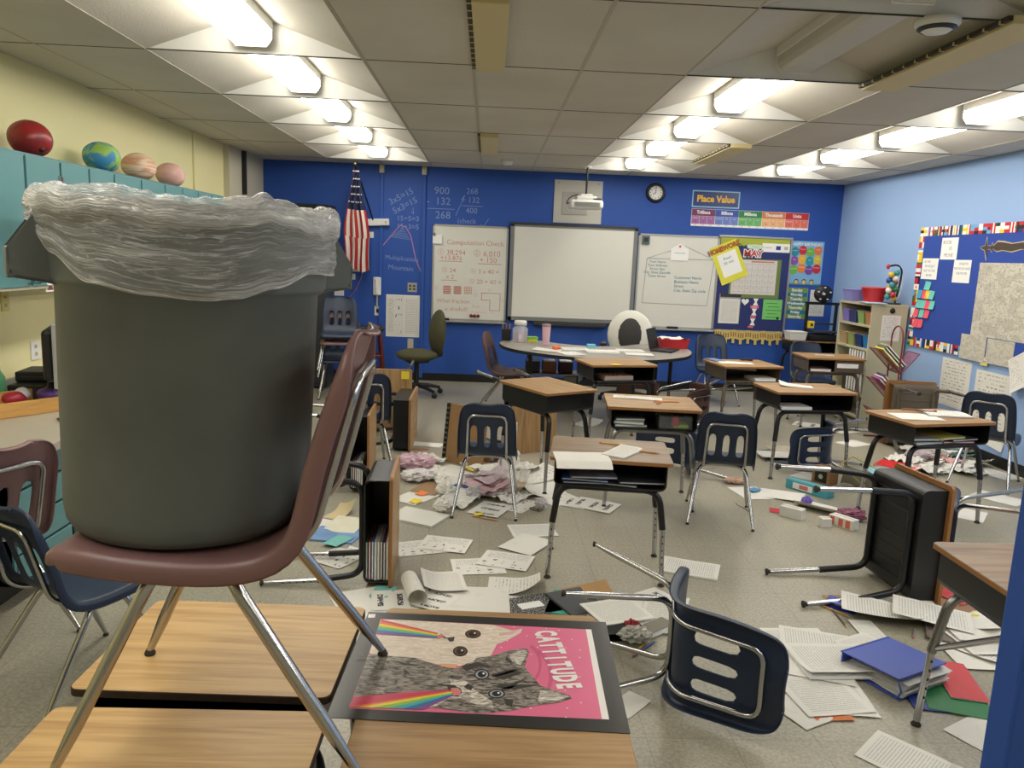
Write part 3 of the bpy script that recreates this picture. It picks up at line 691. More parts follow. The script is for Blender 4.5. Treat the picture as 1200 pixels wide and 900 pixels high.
P([(865, 620), (905, 603), (960, 632), (970, 655), (940, 690), (890, 680)], DSTR, Z0+.0010, A_)
# rainbows and tongues
def fan(a0, a1, tip0, tip1):
    n = 7
    for k in range(n):
        L = lambda p, q, t: (p[0]+(q[0]-p[0])*t, p[1]+(q[1]-p[1])*t)
        P([L(a0, a1, k/n), L(tip0, tip1, k/n), L(tip0, tip1, (k+1)/n), L(a0, a1, (k+1)/n)], RB[k], Z0+.0012, A_)
fan((400, 146), (360, 250), (800, 243), (795, 278))
base_ = [(205, 690), (172, 758), (240, 761), (340, 765), (450, 769), (550, 773), (640, 776), (700, 778)]
for k in range(7): P([base_[k], (900, 640+45*k/7), (900, 640+45*(k+1)/7), base_[k+1]], RB[k], Z0+.0012, A_)
P([(790, 258), (830, 250), (838, 272), (800, 285)], ROSE, Z0+.0013, A_); P([(890, 628), (940, 625), (965, 650), (950, 680), (905, 682)], ROSE, Z0+.0013, A_)
for (x, y) in ([(252, 138), (482, 150), (570, 162), (345, 200), (662, 225), (178, 232), (208, 234), (165, 282), (420, 280), (617, 284), (720, 300), (376, 330), (717, 352), (716, 487), (614, 582), (726, 668), (630, 706), (372, 708), (620, 770)]):
    q = loc(B_(x, y), Z0+.0003); cp.lathe([(0, 0), (.0022, 0)], WHP, 8, q)
# lettering, each letter laid along the slanting line of the title
title = 'CATTiTUDE'; s0 = Vector(loc(B_(470, 185))); s1 = Vector(loc(B_(632, 552)))
for k, ch in enumerate(title):
    p = s0.lerp(s1, k/(len(title)-1)); ang = math.atan2(s1.y-s0.y, s1.x-s0.x)
    cp.text(ch, .082, WHP, p.x, p.y, Z0+.0012, rot=ang, bold=.0042, xs=.52)
for (x, y, w_) in ((334, 120, .02), (268, 420, .03)):
    q = loc(A_(x, y)); cp.box((q[0], q[1], .0016), (.022 if w_ < .025 else .016, w_, .0006), WHP if w_ < .025 else DARGREY if False else (WHP if w_ < .025 else mat('poster_grey_tab', (90, 90, 92), .5)), rot=.1)
cp.build('cat_poster', label='cat poster reading CATTITUDE in a black mount, lying across the front desks', cat='poster', M=PM)
# ------------------------------------------------------------------ left wall: teal cabinets, counter, things on it
TEAL = mat('teal_laminate', (96, 146, 150), .42, noise=.06, nscale=4); GAP = mat('black_cabinet_gap', (18, 20, 22), .7); TEALD = mat('teal_drawer_laminate', (92, 138, 142), .42)
ends = [3.37, 4.085, 4.80, 5.47, 6.30, 7.0, 7.68]
for k in range(6):
    y0, y1 = ends[k], ends[k+1]; xf = -2.57; names = ['nearest the camera', 'second from the camera, with the IMPROVE sign', 'third from the camera', 'third from the far end', 'second from the far end', 'at the far end']
    t = thing('wall_cabinet', 'teal upper wall cabinet '+names[k], 'cabinet', loc=(-2.73, (y0+y1)/2, 1.36), group='teal upper cabinets on the left wall')
    b = MB(); W_ = y1-y0; b.box((-.005, 0, .37), (.30, W_-.004, .74), GAP, .002); b.box((0, 0, .735), (.31, W_-.004, .02), TEALD); b.box((0, 0, .005), (.31, W_-.004, .02), BEIGE); b.build('carcass', t)
    for s in (-1, 1):
        d = MB(); dw = W_/2-.022; d.box((.153, s*(W_/4), .372), (.02, dw, .72), TEAL, .003); dd = d.build('door', t)
        h = MB(); yy = s*.035; h.tube(fillet([(.163, yy, .03), (.195, yy, .03), (.195, yy, .13), (.163, yy, .13)], .012), .005, mat('teal_pull', (70, 110, 114), .4), 8); h.build('handle', dd)
        q = MB(); q.box((.165, s*(W_/2-.02), .62), (.006, .014, .06), STEEL, .002); q.build('hinge', dd)
# lower counter
t = thing('base_cabinet', 'teal base cabinets with black gaps under the left counter', 'cabinet', loc=(-2.48, 5.0, 0))
b = MB(); b.box((.02, .5, .37), (.78, 4.4, .54), GAP); b.box((-.04, .5, .05), (.74, 4.4, .1), BASEB); b.box((0, -1.69, .37), (.84, .02, .54), TEALD, .002); b.build('carcass', t)
for k in range(8):
    y = -1.46+k*.52
    if k in (0, 1, 4):
        for j in range(4):
            d = MB(); d.box((.418, y+.0, .60-j*.145), (.018, .50 if k else .45, .132), TEALD, .003); d.build('drawer', t)
    else:
        d = MB(); d.box((.418, y, .37), (.018, .48, .53), TEALD, .003); d.build('door', t)
w = MB(); w.box((-2.455, 5.0, .675), (.88, 5.4, .045), mat('grey_counter_laminate', (176, 170, 156), .4), .004); w.box((-2.886, 5.0, .745), (.025, 5.4, .1), mat('grey_backsplash', (150, 148, 142), .5), .003)
tag(w.build('countertop'), 'grey laminate countertop along the left wall', 'countertop')
CT = .6985
# tray
t = thing('wooden_tray', 'shallow light wooden box of colourful bags on the left counter', 'tray', frame((-2.60, 4.22, CT), (.17, .25, 0), (-.25, .17, 0)))
PINE = wood('pine_board', (216, 168, 96), (190, 138, 70), axis=0)
for nm, c, s_ in (('front_board', (0, -.17, .04), (.66, .018, .08)), ('back_board', (0, .17, .04), (.66, .018, .08)), ('end_board', (.33, 0, .04), (.018, .34, .08)), ('end_board', (-.33, 0, .04), (.018, .34, .08)), ('bottom_board', (0, 0, .006), (.66, .34, .012))):
    b = MB(); b.box(c, s_, PINE, .003); b.build(nm, t)
TM = t.matrix_world.copy()
cols = [(196, 40, 46), (230, 228, 226), (60, 60, 120), (170, 40, 60), (214, 216, 220), (90, 60, 130), (200, 60, 60)]
lab = ['red', 'white', 'navy', 'dark red', 'pale grey', 'purple', 'bright red']
for k in range(7):
    g = MB(); sd = k*3.1
    g.ball((0, 0, 0), .055, mat('bag_%d' % k, cols[k], .35, noise=.35, nscale=14), 16, (1.1, .8, .7))
    g.v = [v*(1+.25*NZ.noise(v*18+Vector((sd, 0, 0)))) for v in g.v]
    g.build('cloth_bag', label='small %s crumpled bag in the wooden tray on the left counter' % lab[k], cat='bag', group='crumpled bags in the tray', M=TM @ Matrix.Translation((-.26+.087*k, .05*(-1)**k, .075)) @ Matrix.Rotation(k, 4, 'Z'))
b = MB(); b.box((0, 0, .05), (.34, .36, .1), BLACKP, .008); b.box((.0, -.182, .05), (.08, .004, .06), DARKG); b.box((.171, -.08, .055), (.003, .09, .06), STEEL)
b.build('computer_case', label='black desktop computer lying flat on the left counter', cat='computer', M=TR(-2.62, 4.66, CT, 10))
b = MB(); b.box((0, 0, .03), (.27, .24, .06), BLACKP, .01); b.box((0, -.122, .03), (.2, .004, .008), DARKG)
b.build('disc_drive', label='smaller black box on top of the flat desktop computer', cat='computer', M=TR(-2.66, 4.70, CT+.101, 10))
t = thing('computer_monitor', 'flat silver and black computer monitor on the left counter, seen edge-on', 'monitor', TR(-2.42, 4.42, CT, 112))
s = MB(); s.box((0, 0, .31), (.44, .03, .36), mat('silver_plastic', (176, 178, 182), .4, .3), .008); s.build('bezel', t)
s = MB(); s.box((0, -.0165, .32), (.39, .004, .30), mat('black_screen', (10, 10, 12), .12), .001); s.build('screen', t)
s = MB(); s.box((0, .04, .31), (.36, .06, .28), BLACKP, .02); s.build('rear_housing', t)
s = MB(); s.lathe([(0, 0), (.1, 0), (.1, .012), (.03, .025), (.025, .14), (0, .14)], BLACKP, 20, (0, .05, 0)); s.build('stand', t)
cb = MB(); cb.tube([(-2.22+.05*cos(k*1.1)+.004*k, 4.02+.06*sin(k*.9)+.003*k, CT+.004+.0015*(k % 3)) for k in range(26)]+[(-2.2, 4.2, CT+.004), (-2.3, 4.4, CT+.05)], .0035, BLACKP, 6)
cb.build('earphone_cable', label='tangled black earphone cable on the counter by the bin', cat='cable')
b = MB(); b.lathe([(0, 0), (.034, 0), (.036, .02), (.036, .15), (.014, .19), (.013, .22), (0, .22)], mat('green_bottle_plastic', (90, 170, 120), .2, alpha=.75), 20)
b.build('green_bottle', label='green plastic bottle at the left edge on the counter', cat='bottle', M=TR(-2.78, 4.42, CT))
def plate_(name, label, cat, M, w, h, m=WHITEP, extra=None):
    b = MB(); b.box((0, 0, .004), (w, h, .008), m, .002)
    if extra: extra(b)
    return b.build(name, label=label, cat=cat, M=M)
RWL = lambda y, z, x=XL: frame((x, y, z), (0, 1, 0), (0, 0, 1))
def sockets(b):
    for s in (-1, 1): b.box((0, s*.024, .0085), (.03, .026, .002), BEIGE, .001); b.box((-.006, s*.024, .0098), (.003, .01, .001), BLACKP); b.box((.006, s*.024, .0098), (.003, .01, .001), BLACKP)
plate_('wall_outlet', 'yellowed outlet on the left wall under the cabinets', 'outlet', RWL(4.72, 1.26), .075, .12, mat('ivory_plate', (214, 200, 120), .5), sockets)
plate_('network_outlet', 'white data plate on the left wall behind the monitor', 'outlet', RWL(5.0, .93), .1, .12, WHITEP, sockets)
# paper planets on top of the cabinets
def planet(name, label, y, r, c1, c2, sc=(1, 1, .9), stripes=False):
    m, nt, b = newmat('planet_'+name); N = nt.nodes; L = nt.links; tc = N.new('ShaderNodeTexCoord'); mp = N.new('ShaderNodeMapping')
    mp.inputs['Scale'].default_value = (2, 2, 16) if stripes else (7, 7, 7); L.new(tc.outputs['Object'], mp.inputs['Vector'])
    n = N.new('ShaderNodeTexNoise'); n.inputs['Scale'].default_value = 1.6; n.inputs['Detail'].default_value = 3; n.inputs['Distortion'].default_value = 1.; L.new(mp.outputs['Vector'], n.inputs['Vector'])
    rr = N.new('ShaderNodeValToRGB'); e = rr.color_ramp.elements; e[0].position = .44; e[0].color = rgb(*c1); e[1].position = .54; e[1].color = rgb(*c2)
    L.new(n.outputs['Fac'], rr.inputs['Fac']); L.new(rr.outputs['Color'], b.inputs['Base Color']); b.inputs['Roughness'].default_value = .32 if name == 'red' else .6
    g = MB(); g.ball((0, 0, 0), r, m, 32, sc); g.v = [v*(1+.05*NZ.noise(v*9)) for v in g.v]
    o = g.build('paper_planet', label=label, cat='ball', group='painted balls on top of the wall cabinets', M=TR(-2.70, y, 2.105+r*sc[2]*1.0))
    if name == 'red': p = MB(); p.ball((.085, -.04, -.06), .018, mat('dark_red_cap', (60, 20, 24), .6), 10); p.build('stem_patch', o)
planet('red', 'shiny dark red painted ball on the teal cabinets', 4.74, .118, (128, 30, 34), (150, 38, 40))
planet('earth', 'blue and green painted globe on the teal cabinets', 5.58, .122, (60, 140, 190), (150, 190, 90), (1, 1, .85))
planet('striped', 'tan and white striped painted ball on the teal cabinets', 6.15, .125, (214, 160, 130), (232, 206, 184), (1, 1, .82), True)
planet('pink', 'pale pink painted ball on the teal cabinets, farthest of the row', 6.74, .118, (216, 168, 160), (222, 180, 170), (1, 1, .85))
# sign and sticker on cabinet doors
b = MB(); b.box((0, 0, .001), (.20, .28, .002), WHITEM); INK = mat('black_ink', (30, 30, 32), .7)
b.text('IMPROVE', .05, INK, .0, .105, .0026, xs=.85, bold=.0008); b.poly([(.0+.045*cos(2*pi*k/28), .035+.062*sin(2*pi*k/28)) for k in range(28)], mat('purple_brain_pink', (196, 120, 190), .6, noise=.3, nscale=40), .0026)
b.box((-.05, -.055, .0026), (.006, .03, .001), INK); b.ball((-.03, -.06, .003), .006, INK, 8, (1, 1, .2)); b.text('aim higher', .022, INK, -.02, -.095, .0026)
b.build('improve_sign', label='white IMPROVE sign with a purple blob on the teal cabinet', cat='sign', M=RWL(4.265, 1.735, -2.405+.0))
b = MB(); out = [(.055*cos(2*pi*k/24), .02+.062*sin(2*pi*k/24)) for k in range(24)]
b.poly(out, WHITEM, .001); b.poly([(p[0]*.8, .02+(p[1]-.02)*.82) for p in out], INK, .0014); b.poly([(p[0]*.68, .02+(p[1]-.02)*.72) for p in out], WHITEM, .0018)
b.poly([(-.03, .03), (.03, .045), (.03, .052), (-.03, .038)], INK, .0022); b.poly([(-.032, -.0), (.03, .012), (.028, .02), (-.034, .01)], INK, .0022)
b.poly([(-.012, -.04), (.012, -.04), (.03, -.066), (-.03, -.066)], mat('sticker_maroon', (120, 60, 60), .6), .0018); b.poly([(-.042, -.062), (.042, -.062), (.042, -.075), (-.042, -.075)], WHITEM, .001)
b.build('round_sticker', label='white outlined round sticker on a stand, low on the teal cabinet door', cat='sticker', M=RWL(4.325, 1.43, -2.405))
# tall dark storage cabinet standing before the back left corner
t = thing('storage_cabinet', 'tall dark storage cabinet behind the bin in the back left corner', 'cabinet', loc=(-2.28, 9.3, 0))
b = MB(); b.box((0, 0, 1.07), (.8, .45, 2.1), mat('dark_cabinet', (52, 54, 62), .5), .006); b.build('carcass', t)
b = MB(); b.box((0, 0, 2.13), (.84, .49, .03), BLACKM, .004); b.build('top', t)
for s in (-1, 1): b = MB(); b.box((s*.2, -.23, 1.07), (.38, .016, 2.0), mat('dark_cabinet', (52, 54, 62), .5), .004); b.build('door', t)
# ------------------------------------------------------------------ back wall
WB = lambda x, z, off=0.: frame((x, YB-off, z), (1, 0, 0), (0, 0, 1))
ALU = mat('board_aluminium', (176, 176, 172), .35, .6); MELA = mat('whiteboard_face', (222, 221, 214), .18, spec=.5); GREYF = mat('smartboard_grey_frame', (120, 122, 122), .45)
RED = mat('red_marker_ink', (204, 120, 106), .6); TEALI = mat('teal_marker_ink', (70, 130, 140), .6); CHALK = mat('faded_white_chalk', (130, 150, 200), .9); PINKL = mat('pink_chalk', (176, 130, 170), .9)
def line(b, x0, y0, x1, y1, w, m, z=.001):
    d = Vector((x1-x0, y1-y0)); n = Vector((-d.y, d.x)); n = n.normalized()*w/2 if n.length else n
    b.poly([(x0-n.x, y0-n.y), (x1-n.x, y1-n.y), (x1+n.x, y1+n.y), (x0+n.x, y0+n.y)], m, z)
def board(label, x0, x1, z0, z1, fr=.025, depth=.025, frm=ALU, cat='whiteboard', name='whiteboard'):
    w, h = x1-x0, z1-z0; t = thing(name, label, cat, WB((x0+x1)/2, (z0+z1)/2))
    f_ = MB(); f_.box((0, 0, depth/2-.002), (w-fr, h-fr, depth-.004), MELA); fo = f_.build('writing_surface', t)
    f_ = MB()
    for (cx, cy, sx, sy) in ((0, h/2-fr/2, w, fr), (0, -h/2+fr/2, w, fr), (-w/2+fr/2, 0, fr, h), (w/2-fr/2, 0, fr, h)): f_.box((cx, cy, depth/2), (sx, sy, depth+.004), frm, .003)
    f_.build('frame', t); return t, w, h, depth
t, w, h, dp = board('whiteboard with red Computation Check sums, left of the big screen', -.72, .24, .80, 2.01)
tr = MB(); tr.box((0, -h/2-.01, .05), (w, .02, .07), ALU, .003); tr.build('tray', t)
b = MB(); Z = .0015
for (s, sz, x, y) in (('Computation Check', .088, .06, .385), ('\u2460 38,294', .09, -.24, .255), ('+13,876', .085, -.24, .185), ('\u2461 6,010', .1, .21, .255), ('+ 150', .095, .23, .175), ('\u2462 24', .08, -.27, .03), ('x 2', .08, -.25, -.05),
                      ('\u2463 3 x 40 =', .08, .19, .03), ('\u2464 20 + 60 =', .08, .2, -.1), ('\u2465', .07, -.42, -.2), ('What fraction', .075, -.2, -.36), ('is shaded?', .075, -.16, -.46), ('\u2466', .06, .08, -.27), ('Find', .05, .09, -.42), ('Perimeter', .045, .13, -.49), ('20', .04, .26, -.2), ('10', .04, .43, -.33), ('12', .04, .3, -.49)):
    b.text(s, sz, RED, x, y, Z, bold=-.0011)
for (a, c, d, e) in ((-.40, .145, -.1, .145), (.1, .13, .4, .13), (-.36, -.095, -.16, -.095)): line(b, a, c, d, e, .006, RED, Z)
for k in range(3):
    x = -.33+.135*k
    for q in range(5): line(b, x, -.26+.022*q, x+.09, -.26+.022*q, .004 if k == 2 else .012, RED, Z); line(b, x+.0225*q, -.26, x+.0225*q, -.172, .004, RED, Z)
L_ = [(.16, -.24), (.40, -.24), (.40, -.46), (.27, -.46), (.27, -.33), (.16, -.33), (.16, -.24)]
for p, q in zip(L_, L_[1:]): line(b, p[0], p[1], q[0], q[1], .006, RED, Z)
b.build('marker_writing', t, M=Matrix.Translation((0, 0, dp-.003)))
t, w, h, dp = board('large blank grey-framed interactive screen in the middle of the back wall', .262, 1.882, .835, 2.07, .05, .06, GREYF, 'screen board', 'interactive_board')
tr = MB(); tr.box((.0, -h/2-.03, .05), (.95, .05, .08), DARKG, .008); tr.build('pen_tray', t)
tr = MB(); tr.box((0, h/2-.012, .034), (w, .03, .066), DARKG, .004); tr.build('top_rail', t)
t, w, h, dp = board('whiteboard with a teal addressed envelope drawing, right of the big screen', 1.90, 2.95, .80, 2.0)
tr = MB(); tr.box((0, -h/2-.01, .05), (w, .02, .07), ALU, .003); tr.build('tray', t)
b = MB(); GI = mat('grey_marker_line', (150, 152, 150), .6)
q = [(-.43, -.28), (.42, -.29), (.47, .3), (-.40, .29), (-.43, -.28)]
for p, r in zip(q, q[1:]): line(b, p[0], p[1], r[0], r[1], .007, GI, Z)
line(b, -.40, .29, .08, .46, .006, GI, Z); line(b, .08, .46, .47, .3, .006, GI, Z)
for k, s in enumerate(('Your Name', 'Your Address', 'Street Apt', 'City, State Zipcode', 'Town Street')): b.text(s, .045, TEALI, -.26, .25-.045*k, Z)
for k, s in enumerate(('Customer Name', 'Business Name', 'Street', 'City, State Zip code')): b.text(s, .052, TEALI, -.03, .06-.055*k, Z, align='LEFT')
b.build('marker_writing', t, M=Matrix.Translation((0, 0, dp-.003)))
def flat(name, label, cat, M, w, h, m=P_BLANK, fn=None, group=None, thick=.0012, curl=0.):
    b = MB()
    if curl:
        b.grid(lambda u, v: ((u-.5)*w, (v-.5)*h, thick+curl*(1-v)**2), 2, 8, m)
    else:
        b.box((0, 0, thick/2), (w, h, thick), m if m not in (P_TEXT, P_HAND, P_SHEET, P_DRAW, P_PHOTO, P_POSTERTXT) else WHITEM)
        b.quad((-w/2, -h/2, thick+.0002), (w/2, -h/2, thick+.0002), (w/2, h/2, thick+.0002), (-w/2, h/2, thick+.0002), m)
    if fn: fn(b, thick+.0006)
    return b.build(name, label=label, cat=cat, M=M, group=group)
def house(b, z): b.poly([(-.115, .075), (.115, .075), (.0, .14)], WHITEM, z-.0004); b.ball((0, .105, z), .018, mat('pink_dot', (230, 110, 140), .6), 10, (1, 1, .15)); line(b, -.07, .02, .07, .02, .006, GI, z+.0002)
flat('envelope_note', 'small white envelope card with pink dot on the right whiteboard', 'card', WB(2.44, 1.75, .03), .23, .15, WHITEM, house)
# markers and erasers on the trays
for (nm, x, z, c, sz, lb) in (('board_eraser', -.55, .825, BLACKP, (.13, .045, .03), 'black eraser on the tray of the left whiteboard'), ('board_eraser', 2.41, .825, BLACKP, (.14, .045, .03), 'black eraser on the tray of the right whiteboard')):
    b = MB(); b.box((0, 0, 0), sz, c, .006); b.box((0, 0, -sz[2]*.35), (sz[0]*.96, sz[1]*.9, sz[2]*.3), DARKG); b.build(nm, label=lb, cat='eraser', M=TR(x, YB-.055, z-.01))
b = MB()
for k in range(3): b.ball((.045*k-.045, .0, 0), .022, mat('dark_red_magnet', (120, 24, 36), .4), 12, (1, .6, 1))
b.build('magnet_clip', label='dark red three-lobed magnet low on the left whiteboard', cat='magnet', M=TR(-.16, YB-.045, .87))
b = MB(); b.box((0, 0, .01), (.12, .11, .02), WHITEM, .002); b.box((-.04, .06, .02), (.03, .04, .02), mat('olive_clip', (120, 116, 90), .5), .004); b.build('clip_note', label='white note held by an olive clip at the upper left of the left whiteboard', cat='note', M=WB(-.66, 1.82, .028))
b = MB(); b.box((0, 0, .012), (.1, .11, .024), mat('grey_green_speaker', (92, 108, 110), .5), .006); b.box((0, 0, .026), (.06, .06, .004), DARKG, .002); b.build('sensor_box', label='grey-green square box at the upper corner of the right whiteboard', cat='box', M=WB(1.99, 1.92, .03))
# plate, projector, clock
def plateextra(b, z): b.box((-.04, -.02, z+.004), (.32, .28, .012), mat('plate_inner_grey', (166, 164, 158), .4), .003); [b.ball((sx*.25, .23, z), .01, STEEL, 8, (1, 1, .4)) for sx in (-1, 1)]
flat('projector_wall_plate', 'pale grey square metal plate on the wall behind the projector', 'panel', WB(1.10, 2.355, 0), .61, .53, mat('plate_grey', (188, 186, 178), .4), plateextra, thick=.015)
t = thing('ceiling_projector', 'white projector hanging from the ceiling on a black pole', 'projector', loc=(1.11, 9.2, 2.22))
b = MB(); b.box((0, 0, .055), (.38, .3, .10), WHITEP, .03); b.build('body', t)
b = MB(); b.box((0, -.152, .05), (.3, .004, .05), mat('projector_grille', (170, 170, 166), .5)); [b.box((0, -.155, .03+.01*k), (.28, .003, .003), DARKG) for k in range(5)]; b.build('grille', t)
b = MB(); b.box((0, 0, .125), (.24, .2, .05), WHITEP, .02); b.box((0, 0, .16), (.14, .12, .03), WHITEP, .01); b.box((.12, -.05, .118), (.1, .1, .02), BLACKP, .004); b.build('mount_bracket', t)
b = MB(); b.tube([(0, 0, .17), (0, 0, .49)], .012, BLACKM, 10); b.build('pole', t)
b = MB(); b.tube(fillet([(-.17, .05, .09), (-.23, .04, .05), (-.2, 0, .13), (-.1, 0, .17)], .05), .006, BLACKP, 6); b.build('cable', t)
b = MB(); b.lathe([(0, 0), (.05, 0), (.05, .012), (0, .012)], WHITEP, 20, (0, 0, .478)); b.build('ceiling_flange', t)
t = thing('wall_clock', 'round black-rimmed wall clock showing eight', 'clock', WB(2.08, 2.51))
b = MB(); b.lathe([(.085, .03), (.098, .042), (.118, .036), (.125, .0), (.085, 0)], BLACKP, 40); b.build('rim', t)
b = MB(); b.lathe([(0, .02), (.09, .02)], WHITEM, 40)
for k in range(12): b.text(str(k or 12), .026, BLACKP, .068*sin(k*pi/6), .068*cos(k*pi/6), .0215, bold=.0006)
b.build('dial', t)
for a_, l_, w_ in ((radians(240), .045, .008), (0, .07, .006)):
    b = MB(); b.box((sin(a_)*l_*.42, cos(a_)*l_*.42, .024), (w_, l_, .002), BLACKP, rot=-a_); b.build('hand', t)
# place value signs
def pv(b, z):
    b.box((0, 0, z), (.58, .18, .0008), mat('place_value_navy', (34, 52, 120), .35)); YEL = mat('place_value_yellow', (244, 196, 50), .5); b.text('Place Value', .115, YEL, 0, 0, z+.001, bold=.004, xs=.93)
flat('place_value_sign', 'blue Place Value title sign with yellow letters', 'sign', WB(2.86, 2.462), .61, .21, mat('sign_light_border', (150, 196, 220), .4), pv)
def strip(b, z):
    cs = [(120, 40, 90), (40, 80, 170), (40, 130, 70), (216, 130, 70), (200, 50, 50)]; cl = [(160, 100, 160), (110, 130, 200), (110, 180, 110), (236, 180, 130), (230, 120, 100)]; nm = ['Trillions', 'Billions', 'Millions', 'Thousands', 'Units']
    for k in range(5):
        x = -.606+.303*k
        b.box((x, .062, z), (.301, .085, .0008), mat('pv_dark_%d' % k, cs[k], .35)); b.text(nm[k], .058, WHITEM, x, .064, z+.001, bold=.002, xs=.9)
        for q in range(3): b.box((x-.1+.1*q, -.032, z), (.097, .098, .0008), mat('pv_light_%d' % k, cl[k], .35)); b.text(('hundred', 'ten', 'one')[q], .022, WHITEM, x-.1+.1*q, -.005, z+.001); b.text(('100', '10', '1')[q], .022, INK, x-.1+.1*q, -.05, z+.001)
        for q in range(3): b.text('000', .02, RED, x-.1+.1*q, -.093, z+.001)
flat('place_value_chart', 'long coloured chart of Trillions, Billions, Millions, Thousands, Units', 'chart', WB(3.32, 2.23), 1.52, .215, WHITEM, strip)
# birthday chart and days of the week
def bday(b, z):
    b.text('HAPPY BIRTHDAY', .05, WHITEM, 0, .235, z+.001, bold=.001)
    cs = [(30, 140, 160), (200, 40, 60), (110, 180, 60), (220, 120, 70), (140, 80, 170), (230, 180, 50), (30, 150, 170), (220, 190, 60), (110, 180, 60), (230, 130, 50), (120, 70, 160), (200, 40, 60)]; mo = ['January', 'February', 'March', 'April', 'May', 'June', 'July', 'August', 'September', 'October', 'November', 'December']
    for k in range(12):
        x = -.15+.1*(k % 4); y = .16-.115*(k//4)-.02*((k+1) % 2); m = mat('balloon_%d' % k, cs[k], .4)
        b.poly([(x+.053*cos(2*pi*q/20), y+.06*sin(2*pi*q/20)) for q in range(20)], m, z+.0002*k+.001); b.text(mo[k], .02, WHITEM, x, y+.015, z+.0002*k+.0012)
    SK = mat('print_skin', (220, 180, 140), .6)
    for k, x in enumerate((-.1, 0, .1)): b.poly([(x+.03*cos(2*pi*q/16), -.24+.035*sin(2*pi*q/16)) for q in range(16)], INK, z+.001); b.poly([(x+.024*cos(2*pi*q/16), -.245+.026*sin(2*pi*q/16)) for q in range(16)], SK, z+.0014)
    b.box((0, -.268, z+.001), (.44, .012, .0006), mat('print_green', (90, 160, 70), .6))
flat('birthday_chart', 'pale blue Happy Birthday poster with coloured month balloons', 'poster', WB(4.095, 1.71), .445, .555, mat('sky_print', (130, 180, 220), .35), bday)
def days(b, z):
    for k, s in enumerate(('Sunday', 'Monday', 'Tuesday', 'Wednesday', 'Thursday', 'Friday', 'Saturday')):
        y = .171-.057*k; b.box((0, y, z), (.285, .056, .0006), mat('day_olive', (120, 150, 70), .5) if k % 2 == 0 else mat('day_teal', (24, 120, 150), .5)); b.text(s, .05, WHITEM, 0, y, z+.001, bold=.0015)
flat('days_of_the_week_chart', 'small striped chart listing Sunday to Saturday', 'chart', WB(4.02, 1.187), .29, .40, WHITEM, days)
flat('wall_notice', 'white paper on the wall behind the black printer spool', 'paper', WB(4.30, 1.20), .2, .34, P_HAND)
# bulletin board with its calendar
t = thing('bulletin_board', 'navy bulletin board with MAY calendar on the back wall', 'bulletin board', WB(3.415, 1.40))
b = MB(); NV = mat('navy_paper_backing', (36, 48, 108), .7, noise=.08); b.box((0, 0, .008), (.93, 1.18, .016), NV); b.build('panel', t)
b = MB()
for (cx, cy, sx, sy) in ((0, .61, .96, .025), (-.47, .0, .022, 1.2), (.47, 0, .022, 1.2), (0, -.6, .96, .022)): b.box((cx, cy, .012), (sx, sy, .028), ALU, .003)
b.build('frame', t)
b = MB(); GRN = mat('lime_border', (168, 176, 60), .6); pts = [(-.45, .595), (-.45, .49)]+[(-.45+.9*k/36, .49+(.018 if k % 2 else 0)) for k in range(37)]+[(.45, .595)]
b.poly(pts[::-1] if False else pts, GRN, .0175); b.build('scalloped_border', t)
def onboard(name, lb, cat, x, y, w, h, m, fn=None, rz=0., off=.019): flat(name, lb, cat, WB(3.415, 1.40) @ Matrix.Translation((x, y, off)) @ Matrix.Rotation(radians(rz), 4, 'Z'), w, h, m, fn)
def cal(b, z):
    b.box((.1, .2, z), (.3, .018, .0004), RED)
    for k in range(7): line(b, -.26+.075*k, -.2, -.26+.075*k, .18, .003, GI, z+.0002)
    for k in range(6): line(b, -.27, -.19+.072*k, .27, -.19+.072*k, .003, GI, z+.0002)
    for k in range(30): b.text(str(k+1), .02, INK, -.225+.075*((k+3) % 7), .145-.072*((k+3)//7), z+.0004)
onboard('calendar_backing', 'green edged sheet behind the MAY calendar', 'paper', .03, .085, .66, .50, mat('green_backing', (110, 130, 70), .6))
onboard('wall_calendar', 'white MAY calendar page with ruled squares', 'calendar', .015, .10, .58, .44, mat('calendar_white', (214, 208, 204), .6), cal, off=.021)
def may(b, z): b.text('MAY', .12, WHITEM, 0, 0, z, bold=.013); b.text('MAY', .12, mat('may_red', (196, 60, 60), .6), 0, 0, z+.0012, bold=.003)
onboard('month_sign', 'red MAY letters with white outline above the calendar', 'sign', -.02, .40, .24, .085, NV, may)
def oval(b, z): b.poly([(.11*cos(2*pi*q/20), .03*sin(2*pi*q/20)) for q in range(20)], mat('mint', (200, 220, 200), .6), z); b.text('month', .03, GRN, 0, 0, z+.0006)
onboard('oval_tag', 'small pale oval tag above the MAY letters', 'tag', 0, .49, .2, .05, mat('mint', (200, 220, 200), .6), oval)
def flagcard(b, z): b.box((.03, 0, z), (.06, .05, .0004), mat('card_navy', (40, 50, 130), .6)); b.text('AMERICA', .025, RED, -.1, 0, z+.0004); b.box((.13, 0, z), (.05, .04, .0004), BEIGE)
onboard('banner_card', 'long white card with small flag at the board upper right', 'card', .27, .485, .36, .11, WHITEM, flagcard)
def hw(b, z):
    b.text('HOMEWORK', .085, INK, 0, .19, z+.001, bold=.006, xs=.85); b.text('HOMEWORK', .085, mat('homework_orange', (206, 110, 40), .6), 0, .192, z+.0016, bold=.002, xs=.85)
    b.quad((-.12, -.17, z), (.13, -.17, z), (.13, .13, z), (-.12, .13, z), WHITEM); b.text('Read', .05, TEALI, 0, .06, z+.001); b.text('20 min', .05, TEALI, 0, 0, z+.001)
onboard('homework_sign', 'bright yellow HOMEWORK sheet tilted over the board corner', 'sign', -.33, .28, .36, .5, mat('lemon_sheet', (220, 216, 70), .5), hw, 24, .026)
